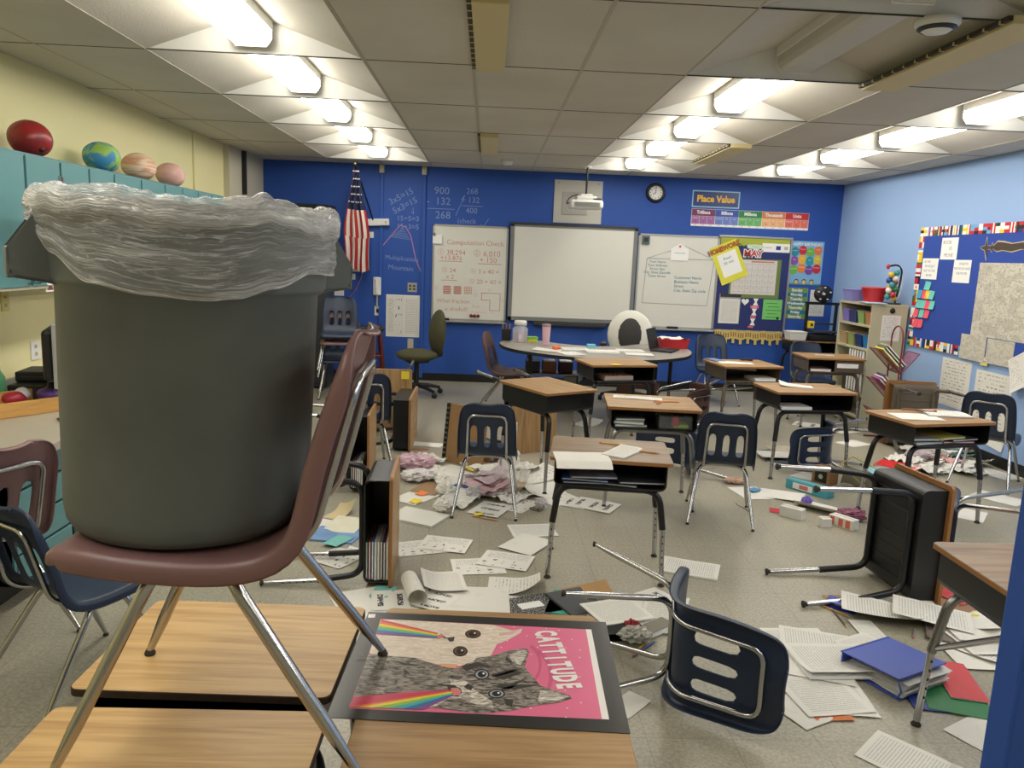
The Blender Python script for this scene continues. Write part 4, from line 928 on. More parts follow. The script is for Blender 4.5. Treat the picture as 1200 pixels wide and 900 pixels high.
onboard('framed_list', 'silver framed white list at the lower left of the board', 'frame', -.27, -.315, .28, .38, ALU, lambda b, z: (b.quad((-.13, -.19, z), (.13, -.19, z), (.13, .13, z), (-.13, .13, z), P_TEXT), b.box((0, .17, z), (.26, .04, .002), DARKG)))
onboard('green_notice', 'light green sheet at the lower right of the board', 'paper', .295, -.305, .25, .26, mat('green_sheet', (120, 200, 110), .6), lambda b, z: [line(b, -.08+.02*(k % 2), .08-.045*k, .06+.03*(k % 3), .08-.045*k, .006, INK, z) for k in range(5)]+[b.ball((.08, -.11, z), .02, INK, 8, (1, 1, .1))])
PKL = mat('pink_letter', (226, 110, 130), .6)
def deco(k, x, y):
    b = MB()
    if k in (0,): b.poly([(x+.0031*16*sin(2*pi*q/28)**3, y+.0031*(13*cos(2*pi*q/28)-5*cos(4*pi*q/28)-2*cos(6*pi*q/28)-cos(8*pi*q/28))) for q in range(28)], WHITEM, .019)
    elif k == 4: b.box((x, y, .019), (.11, .035, .001), PKL); b.text('ladies', .025, WHITEM, x, y, .02)
    elif k in (5, 6): b.box((x, y, .019), (.07, .025, .001), PKL)
    else: b.poly([(x-.035, y-.045), (x+.035, y-.045), (x+.012, y), (x+.035, y+.045), (x-.035, y+.045), (x-.012, y)], WHITEM, .019)
    b.build('cutout', label=['white heart cutout on the navy board', 'white hourglass cutout beside the heart on the navy board', 'white hourglass cutout in the middle of the column on the navy board', 'lowest white hourglass cutout on the navy board', 'pink label under the upper white hourglass on the navy board', 'small pink label between the lower white hourglasses', 'pink label at the foot of the column on the navy board'][k], cat='cutout', M=WB(3.415, 1.40))
for k, (x, y) in enumerate(((-.07, -.215), (.07, -.215), (.06, -.345), (.05, -.475), (.06, -.28), (.05, -.41), (.03, -.54))): deco(k, x, y)
PAPB = mat('wooden_stick_paper', (206, 184, 110), .7, noise=.12, nscale=30)
for k in range(9):
    b = MB(); b.prism([(-.05, -.055), (-.018, -.055), (-.018, -.115), (.018, -.115), (.018, -.055), (.05, -.055), (.055, .04), (.02, .06), (-.02, .06), (-.055, .04)], 0, .003, PAPB)
    for q in range(3): b.poly([(-.03+.03*q-.008, -.03), (-.03+.03*q+.008, -.03), (-.03+.03*q+.004, .03), (-.03+.03*q-.012, .03)], OAKEDGE, .0034)
    o_ = ['leftmost', 'second from the left', 'third from the left', 'fourth from the left', 'middle', 'fourth from the right', 'third from the right', 'second from the right', 'rightmost'][k]
    b.build('yellow_cutout', label='yellow paper stick figure along the board bottom, '+o_, cat='cutout', group='yellow paper cutouts under the bulletin board', M=WB(3.03+.098*k, .755-.012*(k % 2), .03+.001*(k % 2)))
# left part: paper notice, phone, outlet, steps of cards, flag, chalk marks
flat('wall_notice', 'large white worksheet notice on the blue wall under the outlet', 'notice', WB(-1.085, .83), .43, .54, WHITEM, lambda b, z: (b.quad((-.21, -.26, z), (0, -.26, z), (0, .26, z), (-.21, .26, z), P_SHEET), b.quad((.01, -.26, z), (.21, -.26, z), (.21, .26, z), (.01, .26, z), P_TEXT), line(b, 0, -.26, 0, .26, .003, GI, z+.0004)))
plate_('data_outlet', 'steel wall plate with dark sockets above the white notice', 'outlet', WB(-.97, 1.20), .12, .12, ALU, lambda b: [b.box((sx*.025, sy*.02, .009), (.03, .025, .003), mat('socket_dark', (70, 60, 50), .5), .001) for sx in (-1, 1) for sy in (-1, 1)])
plate_('light_plate', 'small ivory wall plate beside the olive office chair', 'outlet', WB(-.98, .47), .075, .14, BEIGE)
t = thing('wall_phone', 'white corded wall telephone on the blue wall', 'telephone', WB(-1.415, 1.20))
b = MB(); b.box((0, 0, .02), (.10, .23, .04), WHITEP, .012); b.build('base', t)
b = MB(); b.tube([(0, -.09, .05), (0, -.05, .062), (0, .05, .062), (0, .09, .05)], [.024, .019, .019, .024], WHITEP, 12); b.box((0, .09, .05), (.06, .05, .03), WHITEP, .01); b.box((0, -.09, .05), (.06, .05, .03), WHITEP, .01); b.build('handset', t)
b = MB(); b.tube([(.012*cos(k*1.2), -.115-.0028*k, .022+.012*sin(k*1.2)) for k in range(60)], .004, WHITEP, 5); b.build('coiled_cord', t)
plate_('phone_socket', 'white socket plate at the end of the telephone cord', 'outlet', WB(-1.41, .885), .075, .12, WHITEP, lambda b: b.box((0, 0, .01), (.03, .05, .006), BLACKP, .002))
steps = [(-1.53, 1.842), (-1.70, 1.66), (-1.69, 1.537), (-1.67, 1.41), (-1.755, 1.309), (-1.852, 1.197), (-1.90, 1.098)]
nmz = ['topmost', 'second from the top', 'third from the top', 'fourth from the top', 'third from the bottom', 'second from the bottom', 'lowest']
for k, (x, z) in enumerate(steps): flat('word_card', 'white word card climbing the blue wall by the flag, '+nmz[k], 'card', WB(x, z), .12, .075, P_HAND, group='white cards climbing the wall beside the flag')
b = MB(); b.box((0, 0, .03), (.30, .085, .06), WHITEP, .01); b.ball((.11, 0, .06), .015, BEIGE, 10); b.build('wall_bracket', label='white box bracket on the blue wall that holds the flag', cat='bracket', M=WB(-1.42, 2.0) @ Matrix.Rotation(.06, 4, 'Z'))
t = thing('wall_flag', 'striped flag with white stars hanging from a slanted pole', 'flag', WB(-1.50, 2.04))
b = MB(); b.tube([(.03, -.02, .05), (-.13, .6, .42)], .010, BLACKM, 8); b.build('pole', t)
b = MB(); b.ball((-.135, .62, .43), .02, mat('brass_tip', (200, 170, 100), .3, .8), 10); b.build('finial', t)
FR = mat('flag_red', (170, 40, 44), .7); FWm = mat('flag_white', (224, 216, 206), .7); FB = mat('flag_navy', (30, 38, 74), .7)
def flagf(u, v):      # u across the folds, v down
    wd_ = .035+.115*min(1, v*1.5); x = -.125-.03*v+.10*v*v*.3 + (u-.5)*2*wd_ + .01*sin(v*9+u*3); y = .58-1.13*v-.10*u*v*(1-u)*0 - (.12*(1-abs(u-.7))*v*v); z = .40-.16*v+.03*sin(u*17+v*2)*(.3+v)
    return (x, y, z)
b = MB(); nu, nv = 26, 26
vs = [flagf(i/nu, j/nv) for i in range(nu+1) for j in range(nv+1)]
for i in range(nu):
    for j in range(nv):
        m = FB if (j/nv < .42 and i/nu > .0) else (FR if ((i+j//9)//3) % 2 == 0 else FWm)
        q = [i*(nv+1)+j, (i+1)*(nv+1)+j, (i+1)*(nv+1)+j+1, i*(nv+1)+j+1]; b.add([vs[a] for a in q], [[0, 1, 2, 3]], m, True)
for i in range(2, nu-1, 4):
    for j in range(1, 11, 2):
        p = Vector(flagf((i+(j//2 % 2)*2)/nu, j/nv))+Vector((0, 0, .008)); b.add([p+Vector((.012*(1 if k % 2 == 0 else .4)*sin(k*pi/5), .012*(1 if k % 2 == 0 else .4)*cos(k*pi/5), 0)) for k in range(10)], [list(range(10))], FWm)
b.build('cloth', t)
b = MB()
for (s, x, y, sz, r) in (('3x5=15', -1.13, 2.33, .11, .5), ('5x3=15', -1.08, 2.22, .11, .5), ('15\u00f75=3', -1.04, 2.06, .09, 0), ('15\u00f73=5', -1.04, 1.96, .09, 0), ('900', -.62, 2.42, .13, 0), ('-  132', -.66, 2.29, .13, 0), ('268', -.60, 2.12, .13, 0), ('268', -.24, 2.43, .1, 0), ('+ 132', -.26, 2.32, .1, 0), ('400', -.24, 2.19, .1, 0), ('(check', -.30, 2.06, .09, 0), ('Multiplication', -1.11, 1.56, .078, -.05), ('Mountain', -1.12, 1.44, .085, -.05)): b.text(s, sz, CHALK, x, y, .001, rot=r)
for (p, q) in (((-.80, 2.2), (-.46, 2.2)), ((-.36, 2.25), (-.1, 2.25)), ((-.44, 2.12), (-.33, 2.38)), ((-.33, 2.38), (-.37, 2.33)), ((-.12, 2.03), (-.09, 2.0)), ((-.09, 2.0), (-.02, 2.1)), ((-.98, 2.2), (-.97, 2.12)), ((-.97, 2.12), (-1.0, 2.15))): line(b, p[0], p[1], q[0], q[1], .007, CHALK, .001)
b.build('chalk_writing', label='chalk sums and Multiplication Mountain words written on the blue wall', cat='writing', M=frame((0, YB, 0), (1, 0, 0), (0, 0, 1)))
b = MB()
for p, q in zip([(-1.38, 1.68), (-1.2, 1.9), (-1.13, 1.98), (-1.06, 1.95), (-1.0, 1.85), (-.93, 1.55), (-.87, 1.42)], [(-1.2, 1.9), (-1.13, 1.98), (-1.06, 1.95), (-1.0, 1.85), (-.93, 1.55), (-.87, 1.42), (-.86, 1.4)]): line(b, p[0], p[1], q[0], q[1], .012, PINKL, .001)
for k in range(8): line(b, -1.28+.02*k, 1.83+.012*k, -1.0-.012*k, 1.80+.02*k, .005, CHALK, .001)
b.build('mountain_drawing', label='chalk mountain outline with snowy peak on the blue wall', cat='drawing', M=frame((0, YB, 0), (1, 0, 0), (0, 0, 1)))
b = MB(); b.tube([Vector(p) for p in fillet([(-1.62, YB-.03, 1.5), (-1.6, YB-.012, 1.35), (-1.68, YB-.012, 1.15), (-1.82, YB-.012, .98), (-1.86, YB-.012, .9)], .1)], .006, mat('dusty_pink_string', (150, 110, 140), .8), 6); b.build('pink_string', label='pink string trailing down the blue wall below the flag', cat='string')
# ceiling fittings
CRMM = mat('cream_diffuser', (206, 190, 138), .5)
for (x, y0, y1, w_, lb) in ((-.03, 3.39, 4.6, .16, 'cream air diffuser bar in the middle of the ceiling, nearer one'), (-.035, 7.06, 8.2, .16, 'small cream air diffuser bar in the middle of the ceiling, far one'), (2.22, 3.3, 4.6, .2, 'cream air diffuser bar on the right of the ceiling, nearer one'), (2.20, 7.0, 8.25, .19, 'cream air diffuser bar on the right of the ceiling, far one')):
    t = thing('air_diffuser', lb, 'air vent', loc=(x, (y0+y1)/2, CE-.03), group='cream air diffusers in the ceiling')
    b = MB(); b.box((0, 0, .012), (w_, y1-y0, .036), CRMM, .004); b.build('cover', t)
    b = MB(); b.box((-w_/2-.012, 0, .016), (.02, y1-y0, .02), mat('diffuser_slot', (58, 50, 36), .7))
    for k in range(12): b.box((-w_/2-.012, -(y1-y0)/2+(y1-y0)*(k+.5)/12, .012), (.022, .012, .014), CRMM)
    b.build('slot', t)
t = thing('smoke_detector', 'round white smoke detector near the ceiling top right', 'smoke detector', loc=(1.87, 3.42, CE-.05))
b = MB(); b.lathe([(0, 0), (.05, .0), (.075, .016), (.09, .03), (.09, .052), (0, .052)], WHITEP, 28); b.build('body', t)
b = MB(); b.lathe([(.062, .004), (.078, .014), (.078, .022), (.06, .02)], DARKG, 28); b.build('vent_ring', t)
b = MB(); b.lathe([(0, 0), (.05, .0), (.08, .05), (0, .05)], WHITEP, 24); b.build('ceiling_sensor', label='small white sensor on the ceiling before the blue wall', cat='sensor', loc=None, M=TR(.17, 8.95, CE-.05)) if False else b.build('ceiling_sensor', label='small white sensor on the ceiling before the blue wall', cat='sensor', M=TR(.17, 8.95, CE-.05))
# ------------------------------------------------------------------ right wall
WR = lambda y, z, off=0.: frame((XR-off, y, z), (0, -1, 0), (0, 0, 1))
t = thing('bulletin_board', 'big blue bulletin board edged with small world flags on the right wall', 'bulletin board', WR(6.4, 1.50, .002))
b = MB(); b.box((0, 0, .008), (3.24, 1.22, .016), mat('bulletin_blue_paper', (36, 70, 160), .75, noise=.04)); b.build('panel', t)
b = MB(); fc = [(196, 30, 44), (240, 238, 232), (24, 50, 120), (20, 110, 60), (240, 200, 40), (24, 24, 28), (110, 170, 220), (226, 120, 40)]
fmz = [mat('flag_ink_%d' % k, c, .6) for k, c in enumerate(fc)]; rnd = random.Random(3)
def miniflag(x, y, w, h, vert):
    c = [fmz[rnd.choice((0, 0, 0, 1, 1, 1, 2, 3, 4, 5, 6, 0, 1))] for _ in range(3)]; st = rnd.random() < .5
    for k in range(3):
        if st: b.box((x, y-h/3+h/3*k, .0175), (w, h/3, .002), c[k])
        else: b.box((x-w/3+w/3*k, y, .0175), (w/3, h, .002), c[k])
    if rnd.random() < .35: b.ball((x, y, .0186), min(w, h)*.25, rnd.choice(fmz), 8, (1, 1, .1))
for k in range(54):
    miniflag(-1.59+.06*k, .565, .058, .09, 0); miniflag(-1.59+.06*k, -.565, .058, .09, 0)
for k in range(17): miniflag(-1.575, .49-.0615*k, .09, .06, 1); miniflag(1.575, .49-.0615*k, .09, .06, 1)
b.build('flag_border', t)
def onr(name, lb, cat, y, z, w, h, m=WHITEM, fn=None, off=.02, group=None, rz=0, curl=0.): flat(name, lb, cat, WR(y, z, off) @ Matrix.Rotation(radians(rz), 4, 'Z'), w, h, m, fn, group=group, curl=curl)
PEN = mat('grey_felt_pen', (110, 108, 106), .7)
def notes(*ls): return lambda b, z: [b.text(s, sz, PEN, x, y, z) for (s, sz, x, y) in ls]
onr('lettered_sheet', 'white sheet lettered BOOK VS MOVIE on the flag-edged board', 'paper', 7.475, 1.89, .27, .21, fn=notes(('BOOK', .05, -.04, .06), ('VS', .05, .02, .0), ('MOVIE', .05, .0, -.065)))
onr('lettered_sheet', 'white sheet lettered IN THE MOVIE on the flag-edged board', 'paper', 7.77, 1.69, .28, .21, fn=notes(('IN THE', .035, -.05, .07), ('MOVIE BUT', .035, 0, .025), ('NOT IN THE', .035, 0, -.02), ('BOOK', .035, 0, -.065)))
onr('lettered_sheet', 'white sheet lettered IN BOTH on the flag-edged board', 'paper', 7.23, 1.675, .27, .215, fn=notes(('IN BOTH', .035, .02, .07), ('THE BOOK AND', .034, 0, .025), ('THE MOVIE', .034, 0, -.02)))
ST = {'t': mat('sticky_teal', (110, 200, 190), .6), 'b': mat('sticky_blue', (80, 160, 210), .6), 'p': mat('sticky_pink', (236, 90, 110), .6), 'y': mat('sticky_yellow', (236, 214, 60), .6)}
names = {'t': 'teal', 'b': 'blue', 'p': 'pink', 'y': 'yellow'}
k = 0
rows_ = [(1.52, [(7.76, 't', 1.2)]), (1.43, [(7.89, 'b', 1), (7.795, 'p', 1), (7.735, 'y', 1), (7.665, 't', 1)]), (1.33, [(7.885, 't', 1), (7.80, 't', 1), (7.72, 'p', 1), (7.64, 't', 1)]), (1.235, [(7.91, 'p', 1), (7.81, 't', 1), (7.715, 'p', 1)]), (1.13, [(7.9, 'p', 1), (7.81, 'p', 1)])]
rn = ['alone in the top row', 'in the second row', 'in the third row', 'in the fourth row', 'in the bottom row']; pn = ['first', 'second', 'third', 'fourth']
for ri, (z, r) in enumerate(rows_):
    for ci, (y, c, s) in enumerate(r):
        flat('sticky_note', names[c]+' sticky note '+rn[ri]+' on the flag-edged board'+('' if ri == 0 else ', %s from the left' % pn[ci]), 'note', WR(y, z, .0205+.0006*ci) @ Matrix.Rotation(rnd.uniform(-.12, .12), 4, 'Z'), .085*s, .085, ST[c], group='sticky notes on the flag-edged board', curl=.012)
sw = MB(); BRS = mat('sword_brown', (70, 58, 44), .7, noise=.3, nscale=30); SWO = mat('sword_outline', (200, 180, 150), .7)
SP = [(0, .012), (.05, .02), (.06, .10), (.085, .02), (.13, .015), (.15, .045), (.165, .015), (.22, .06), (.30, .055), (.42, .035), (.55, .05), (.72, .02), (.86, .06), (.74, -.045), (.55, -.02), (.42, -.045), (.30, -.03), (.22, -.04), (.165, -.012), (.15, -.045), (.13, -.015), (.085, -.02), (.09, -.12), (.05, -.03), (0, -.012), (-.015, 0)]
sw.prism([(p[0]*1.0, p[1]*1.0) for p in SP], .001, .004, SWO); sw.prism([(p[0]*.97+.006, p[1]*.8) for p in SP], .004, .005, BRS)
sw.build('sword_cutout', label='brown curved paper sword cutout on the flag-edged board', cat='cutout', M=WR(6.98, 1.895, .018))
onr('drawn_map', 'large dense pencil map drawing on the flag-edged board', 'drawing', 6.3, 1.43, 1.34, .66, P_DRAW, off=.019)
onr('drawn_sheet', 'pencil drawn sheet at the lower board edge, left one of two', 'drawing', 6.91, .985, .37, .23, P_DRAW, off=.021)
onr('drawn_sheet', 'pencil drawn sheet at the lower board edge, right one of two', 'drawing', 6.53, .985, .36, .22, P_DRAW, off=.0205)
onr('yellow_slip', 'small yellow slip under the pencil drawn sheets', 'paper', 6.72, .862, .1, .03, mat('slip_yellow', (220, 210, 120), .6), off=.0195)
onr('chart_sheet', 'tall handwritten chart sheet on the right wall, left one below the board', 'chart', 7.14, .61, .46, .46, P_POSTERTXT, off=.001)
onr('chart_sheet', 'tall handwritten chart sheet on the right wall, right one below the board', 'chart', 6.58, .53, .50, .54, P_POSTERTXT, off=.001)
onr('loose_sheet', 'tilted white sheet at the right picture edge below the board, lower of two', 'paper', 6.22, .86, .24, .30, P_HAND, rz=28, off=.03, curl=.04)
onr('loose_sheet', 'tilted white sheet at the right picture edge below the board, upper of two', 'paper', 6.08, .92, .22, .28, P_BLANK, rz=38, off=.05, curl=.03)
onr('wall_paper', 'white sheet low on the right wall behind the navy chair', 'paper', 6.45, .22, .24, .14, P_BLANK, rz=-6, off=.001, curl=.01)
# beige bookshelf, front towards the room
SHM = mat('shelf_beige', (186, 180, 152), .45)
t = thing('bookshelf', 'beige metal bookshelf full of small bins in the back right corner', 'bookshelf', loc=(4.275, 8.43, 0))
D_, W_, H_ = .39, .76, 1.30
for nm, c, s_ in (('side_panel', (0, -W_/2+.012, H_/2), (D_, .024, H_)), ('side_panel', (0, W_/2-.012, H_/2), (D_, .024, H_)), ('back_panel', (D_/2-.006, 0, H_/2), (.012, W_-.05, H_-.02)), ('top_panel', (0, 0, H_-.012), (D_+.01, W_+.01, .026))):
    b = MB(); b.box(c, s_, SHM, .003); b.build(nm, t)
SZ = [.05, .30, .55, .80, 1.055]
for z in SZ: b = MB(); b.box((-.006, 0, z), (D_-.02, W_-.05, .024), SHM, .003); b.build('shelf', t)
bc = [('purple', (120, 110, 190)), ('navy', (40, 50, 110)), ('green', (140, 170, 100)), ('orange', (190, 130, 90))]
def bin_(name, lb, M, w, d, h, m, group=None, fill=None, cat='bin'):
    t = thing(name, lb, cat, M, group)
    b = MB(); th = .006; bw, bd = w*.86, d*.86
    for (x0, y0, x1, y1) in ((-1, -1, 1, -1), (1, -1, 1, 1), (1, 1, -1, 1), (-1, 1, -1, -1)):
        o = [(bw/2*x0, bd/2*y0, 0), (bw/2*x1, bd/2*y1, 0), (w/2*x1, d/2*y1, h), (w/2*x0, d/2*y0, h)]; i = [(p[0]*.94, p[1]*.94, p[2]+(.004 if p[2] < .01 else 0)) for p in o]
        b.add(o+i, [[0, 1, 2, 3], [7, 6, 5, 4], [3, 2, 6, 7]], m)
    b.add([(-bw/2, -bd/2, 0), (bw/2, -bd/2, 0), (bw/2, bd/2, 0), (-bw/2, bd/2, 0)], [[3, 2, 1, 0]], m); b.add([(-bw/2, -bd/2, .006), (bw/2, -bd/2, .006), (bw/2, bd/2, .006), (-bw/2, bd/2, .006)], [[0, 1, 2, 3]], m)
    b.build('tub', t)
    r = MB(); r.tube([(-w/2, -d/2, h), (w/2, -d/2, h), (w/2, d/2, h), (-w/2, d/2, h), (-w/2, -d/2, h)], .006, m, 6); r.build('rim', t)
    if fill:
        for k in range(3): q = MB(); q.box((-w*.25+w*.25*k, 0, h*.55), (w*.12, d*.7, h*.95), fill[k % len(fill)], .003, rot=Matrix.Rotation(.08*(k-1), 3, 'Y')); q.build('paper_bundle', t)
    return t
PAPE = [WHITEM, mat('manila', (216, 196, 150), .7), mat('pale_pink_card', (220, 170, 170), .7)]
sh_ = ['upper shelf of the beige bookshelf', 'second shelf of the beige bookshelf']
pos_n = ['far end', 'second from the far end', 'second from the near end', 'near end']
for ri, z in enumerate((1.068, .813)):
    for k in range(4):
        nmc, cc = (bc, [('tan', (180, 150, 110)), ('olive', (150, 160, 90)), ('dark blue', (30, 50, 110)), ('sky blue', (30, 120, 190))])[ri][k]
        bin_('storage_bin', '%s plastic bin on the %s' % (nmc, sh_[ri]), Matrix.Translation((4.24, 8.70-.18*k, z)) @ Matrix.Rotation(pi/2, 4, 'Z'), .15, .28, .135, mat('bin_'+nmc.replace(' ', '_'), cc, .45), 'small bins on the bookshelf', PAPE)
bkc = [(190, 190, 180), (60, 70, 130), (150, 60, 60), (90, 120, 90), (200, 180, 140), (70, 60, 90)]
bkn = ['pale grey', 'blue', 'red', 'green', 'cream', 'violet']
def book(name, lb, M, w, h, t_, m, cat='book', group=None, pages=True):
    """lies flat: w along x, h along y, thickness t_ up; spine at -x"""
    t = thing(name, lb, cat, M, group)
    b = MB(); b.box((0, 0, t_-.0012), (w, h, .0024), m, .0006); b.box((0, 0, .0012), (w, h, .0024), m, .0006); b.box((-w/2+.0015, 0, t_/2), (.003, h, t_), m, .001); b.build('cover', t)
    if pages: b = MB(); b.box((.001, 0, t_/2), (w-.008, h-.008, t_-.005), WHITEM, .001); b.build('pages', t)
    return t
UPR = Matrix(((0, 0, 1, 0), (1, 0, 0, 0), (0, 1, 0, 0), (0, 0, 0, 1)))   # lying book stood upright
for k in range(12):
    ci = k % 6
    book('shelf_book', '%s book standing on the %s of the beige bookshelf' % (bkn[ci], 'third shelf' if k < 6 else 'fourth shelf'), Matrix.Translation((4.20, 8.13+.062*(k % 6), (.563 if k < 6 else .313)+.115)) @ Matrix.Rotation(pi/2, 4, 'Z') @ Matrix(((0, 0, 1, 0), (1, 0, 0, 0), (0, 1, 0, 0), (0, 0, 0, 1))), .22, .21, .05, mat('shelfbook_%d' % ci, bkc[ci], .5), group='books on the lower shelves of the bookshelf')
b = MB(); b.box((0, 0, .001), (.20, .27, .002), WHITEM); b.quad((-.095, -.13, .0025), (.095, -.13, .0025), (.095, .13, .0025), (-.095, .13, .0025), P_HAND); b.build('side_notice', label='white list taped to the side of the beige bookshelf', cat='paper', M=frame((4.30, 8.05-.0012, 1.05), (1, 0, 0), (0, 0, 1)))
b = MB(); b.lathe([(0, .012), (.026, .01), (.03, 0)], BLACKP, 20); b.build('round_magnet', label='black round magnet near the top of the bookshelf side', cat='magnet', M=frame((4.30, 8.05-.001, 1.235), (1, 0, 0), (0, 0, 1)))
# on top of the shelf
bin_('lavender_tub', 'lavender plastic tub on top of the bookshelf', TR(4.20, 8.62, 1.302, 90), .24, .28, .13, mat('lavender_plastic', (130, 130, 200), .4))
t = thing('red_bucket', 'red plastic bucket on top of the bookshelf', 'bucket', TR(4.22, 8.33, 1.302)); b = MB(); b.lathe([(0, 0), (.095, 0), (.1, .01), (.13, .15), (.138, .155), (.138, .168), (.126, .168), (.095, .012), (0, .012)], mat('red_bucket_plastic', (200, 40, 46), .35), 36); b.build('pail', t)
b = MB(); b.tube([(.138*cos(a_), .138*sin(a_)*.9, .155-.03*sin(a_*1.0)) for a_ in [pi*k/14 for k in range(15)]], .004, WHITEP, 6); b.build('bail_handle', t)
b = MB(); b.box((0, 0, .006), (.3, .2, .012), mat('pale_blue_folder', (170, 190, 210), .5), .003); b.build('flat_folder', label='pale folder lying at the front of the bookshelf top', cat='folder', M=TR(4.14, 8.17, 1.302, 80))
t = thing('science_model', 'colourful toy model with a curved black arm on the bookshelf top', 'model', TR(4.33, 8.14, 1.302))
b = MB(); b.lathe([(0, 0), (.09, 0), (.09, .015), (0, .018)], BLACKP, 24); b.build('base', t)
b = MB(); b.tube(fillet([(.03, 0, .01), (.06, 0, .2), (.07, 0, .36), (.02, 0, .42), (-.08, 0, .40)], .07), .010, BLACKP, 8); b.build('arm', t)
b = MB(); b.ball((-.085, 0, .395), .02, mat('model_red', (190, 40, 50), .4), 12, (1, 1, 1.4)); b.build('red_tip', t)
mc = [(210, 180, 60), (60, 150, 150), (190, 50, 60), (40, 60, 140), (220, 210, 200), (60, 140, 80)]
for k in range(14):
    b = MB(); b.ball((0, 0, 0), .032, mat('model_%d' % (k % 6), mc[k % 6], .4), 12); a_ = k*2.4; b.v = [v+Vector((-.02+.035*cos(a_), .03*sin(a_), .06+.021*k)) for v in b.v]; b.build('coloured_bead', t)
b = MB(); b.tube([(.03+.055*cos(a_), 0, .22+.17*sin(a_)) for a_ in [-pi/2+pi*k/16 for k in range(17)]], .006, WHITEP, 8); b.build('white_hoop', t)
# red wire rack with books
RRM = mat('dark_red_wire', (122, 38, 56), .4)
def mesh_mat():
    m, nt, b = newmat('red_wire_mesh'); N = nt.nodes; L = nt.links
    b.inputs['Base Color'].default_value = rgb(140, 40, 66); b.inputs['Roughness'].default_value = .4
    uv = N.new('ShaderNodeUVMap'); mp = N.new('ShaderNodeMapping'); mp.inputs['Scale'].default_value = (36, 36, 1); L.new(uv.outputs['UV'], mp.inputs['Vector'])
    sp = N.new('ShaderNodeSeparateXYZ'); L.new(mp.outputs['Vector'], sp.inputs[0]); o = []
    for ax in 'XY':
        fr = N.new('ShaderNodeMath'); fr.operation = 'FRACT'; L.new(sp.outputs[ax], fr.inputs[0]); lt = N.new('ShaderNodeMath'); lt.operation = 'LESS_THAN'; lt.inputs[1].default_value = .34; L.new(fr.outputs[0], lt.inputs[0]); o.append(lt)
    mx = N.new('ShaderNodeMath'); mx.operation = 'MAXIMUM'; L.new(o[0].outputs[0], mx.inputs[0]); L.new(o[1].outputs[0], mx.inputs[1]); L.new(mx.outputs[0], b.inputs['Alpha']); return m
RMESH = mesh_mat()
RKM = TR(3.98, 7.30, 0, -6)
t = thing('book_rack', 'dark red wire mesh rack of tilted trays beside the bookshelf', 'rack', RKM)
for sy in (-1, 1):
    b = MB(); y = sy*.13; b.tube([(.0, y, .01)]+[(.0, y, .1*k) for k in range(1, 11)]+([] if sy > 0 else []), .008, RRM, 8); b.tube([(-.16, y, .01), (.16, y, .01)], .008, RRM, 8); b.build('upright', t)
b = MB(); b.tube([(0, -.13, 1.0)]+[(0, -.13*cos(pi*k/14), 1.0+.13*sin(pi*k/14)) for k in range(1, 14)]+[(0, .13, 1.0)], .008, RRM, 8); b.build('carry_loop', t)
trays = []
for k in range(3):
    z = .10+.29*k
    A, B, C = Vector((-.20, 0, z+.22)), Vector((.02, 0, z)), Vector((.17, 0, z+.20)); yv = Vector((0, .13, 0))
    for (p, q) in ((A, B), (B, C)):
        b = MB(); b.add([p-yv, q-yv, q+yv, p+yv], [[0, 1, 2, 3]], RMESH, uvs=[(0, 0), (1, 0), (1, 1), (0, 1)]); b.tube([p-yv, q-yv, q+yv, p+yv, p-yv], .005, RRM, 6); b.build('mesh_tray', t)
    trays.append(z)
bkk = [((206, 196, 60), 'yellow'), ((90, 110, 100), 'grey green'), ((170, 160, 130), 'tan'), ((170, 90, 160), 'magenta'), ((220, 210, 200), 'white'), ((90, 60, 120), 'purple')]
for k in range(6):
    ti = 2 if k < 3 else 1; z = trays[ti]; kk = k % 3
    M = RKM @ Matrix.Translation((-.075+.024*kk, 0, z+.135+.016*kk)) @ Matrix.Rotation(radians(45), 4, 'Y')
    book('rack_book', '%s book lying tilted in the %s tray of the red rack' % (bkk[k][1], 'top' if k < 3 else 'middle'), M, .26, .21, .018, mat('rackbook_%d' % k, bkk[k][0], .4), group='books in the red wire rack')
# 3d printer and tub on the corner desk
t = thing('desktop_printer', 'black open-frame printer with spool on top, on the corner desk', 'printer', TR(4.20, 9.53, .7615, 0))
b = MB(); b.box((0, 0, .04), (.38, .34, .07), BLACKP, .01); b.box((0, -.05, .11), (.30, .26, .02), DARKG, .004); b.build('base', t)
for s in (-1, 1): b = MB(); b.box((s*.185, .03, .24), (.03, .04, .42), BLACKM, .003); b.build('column', t)
b = MB(); b.box((0, .03, .455), (.42, .05, .035), BLACKM, .003); b.build('top_beam', t)
b = MB(); b.box((0, .03, .2), (.38, .03, .025), DARKG, .003); b.build('gantry', t)
b = MB(); b.box((-.14, -.02, .19), (.07, .06, .09), mat('extruder_yellow', (224, 196, 40), .5), .006); b.box((-.14, -.052, .19), (.03, .004, .03), BLACKP); b.build('print_head', t)
b = MB(); b.lathe([(.028, -.035), (.105, -.035), (.105, -.028), (.07, -.026), (.07, .026), (.105, .028), (.105, .035), (.028, .035)], BLACKP, 36, (.0, .03, .575), ax='y')
for k in range(5): a_ = k*2*pi/5+.3; b.ball((.08*cos(a_), -.008, .575+.08*sin(a_)), .016, WHITEP, 8, (1, .12, .6))
b.ball((0, -.01, .575), .014, WHITEP, 8, (1, .3, 1)); b.box((0, .03, .51), (.05, .05, .1), BLACKP); b.build('spool', t)
bin_('white_tub', 'white plastic tub beside the black printer', TR(3.85, 9.44, .7615, 0), .22, .2, .1, WHITEP)
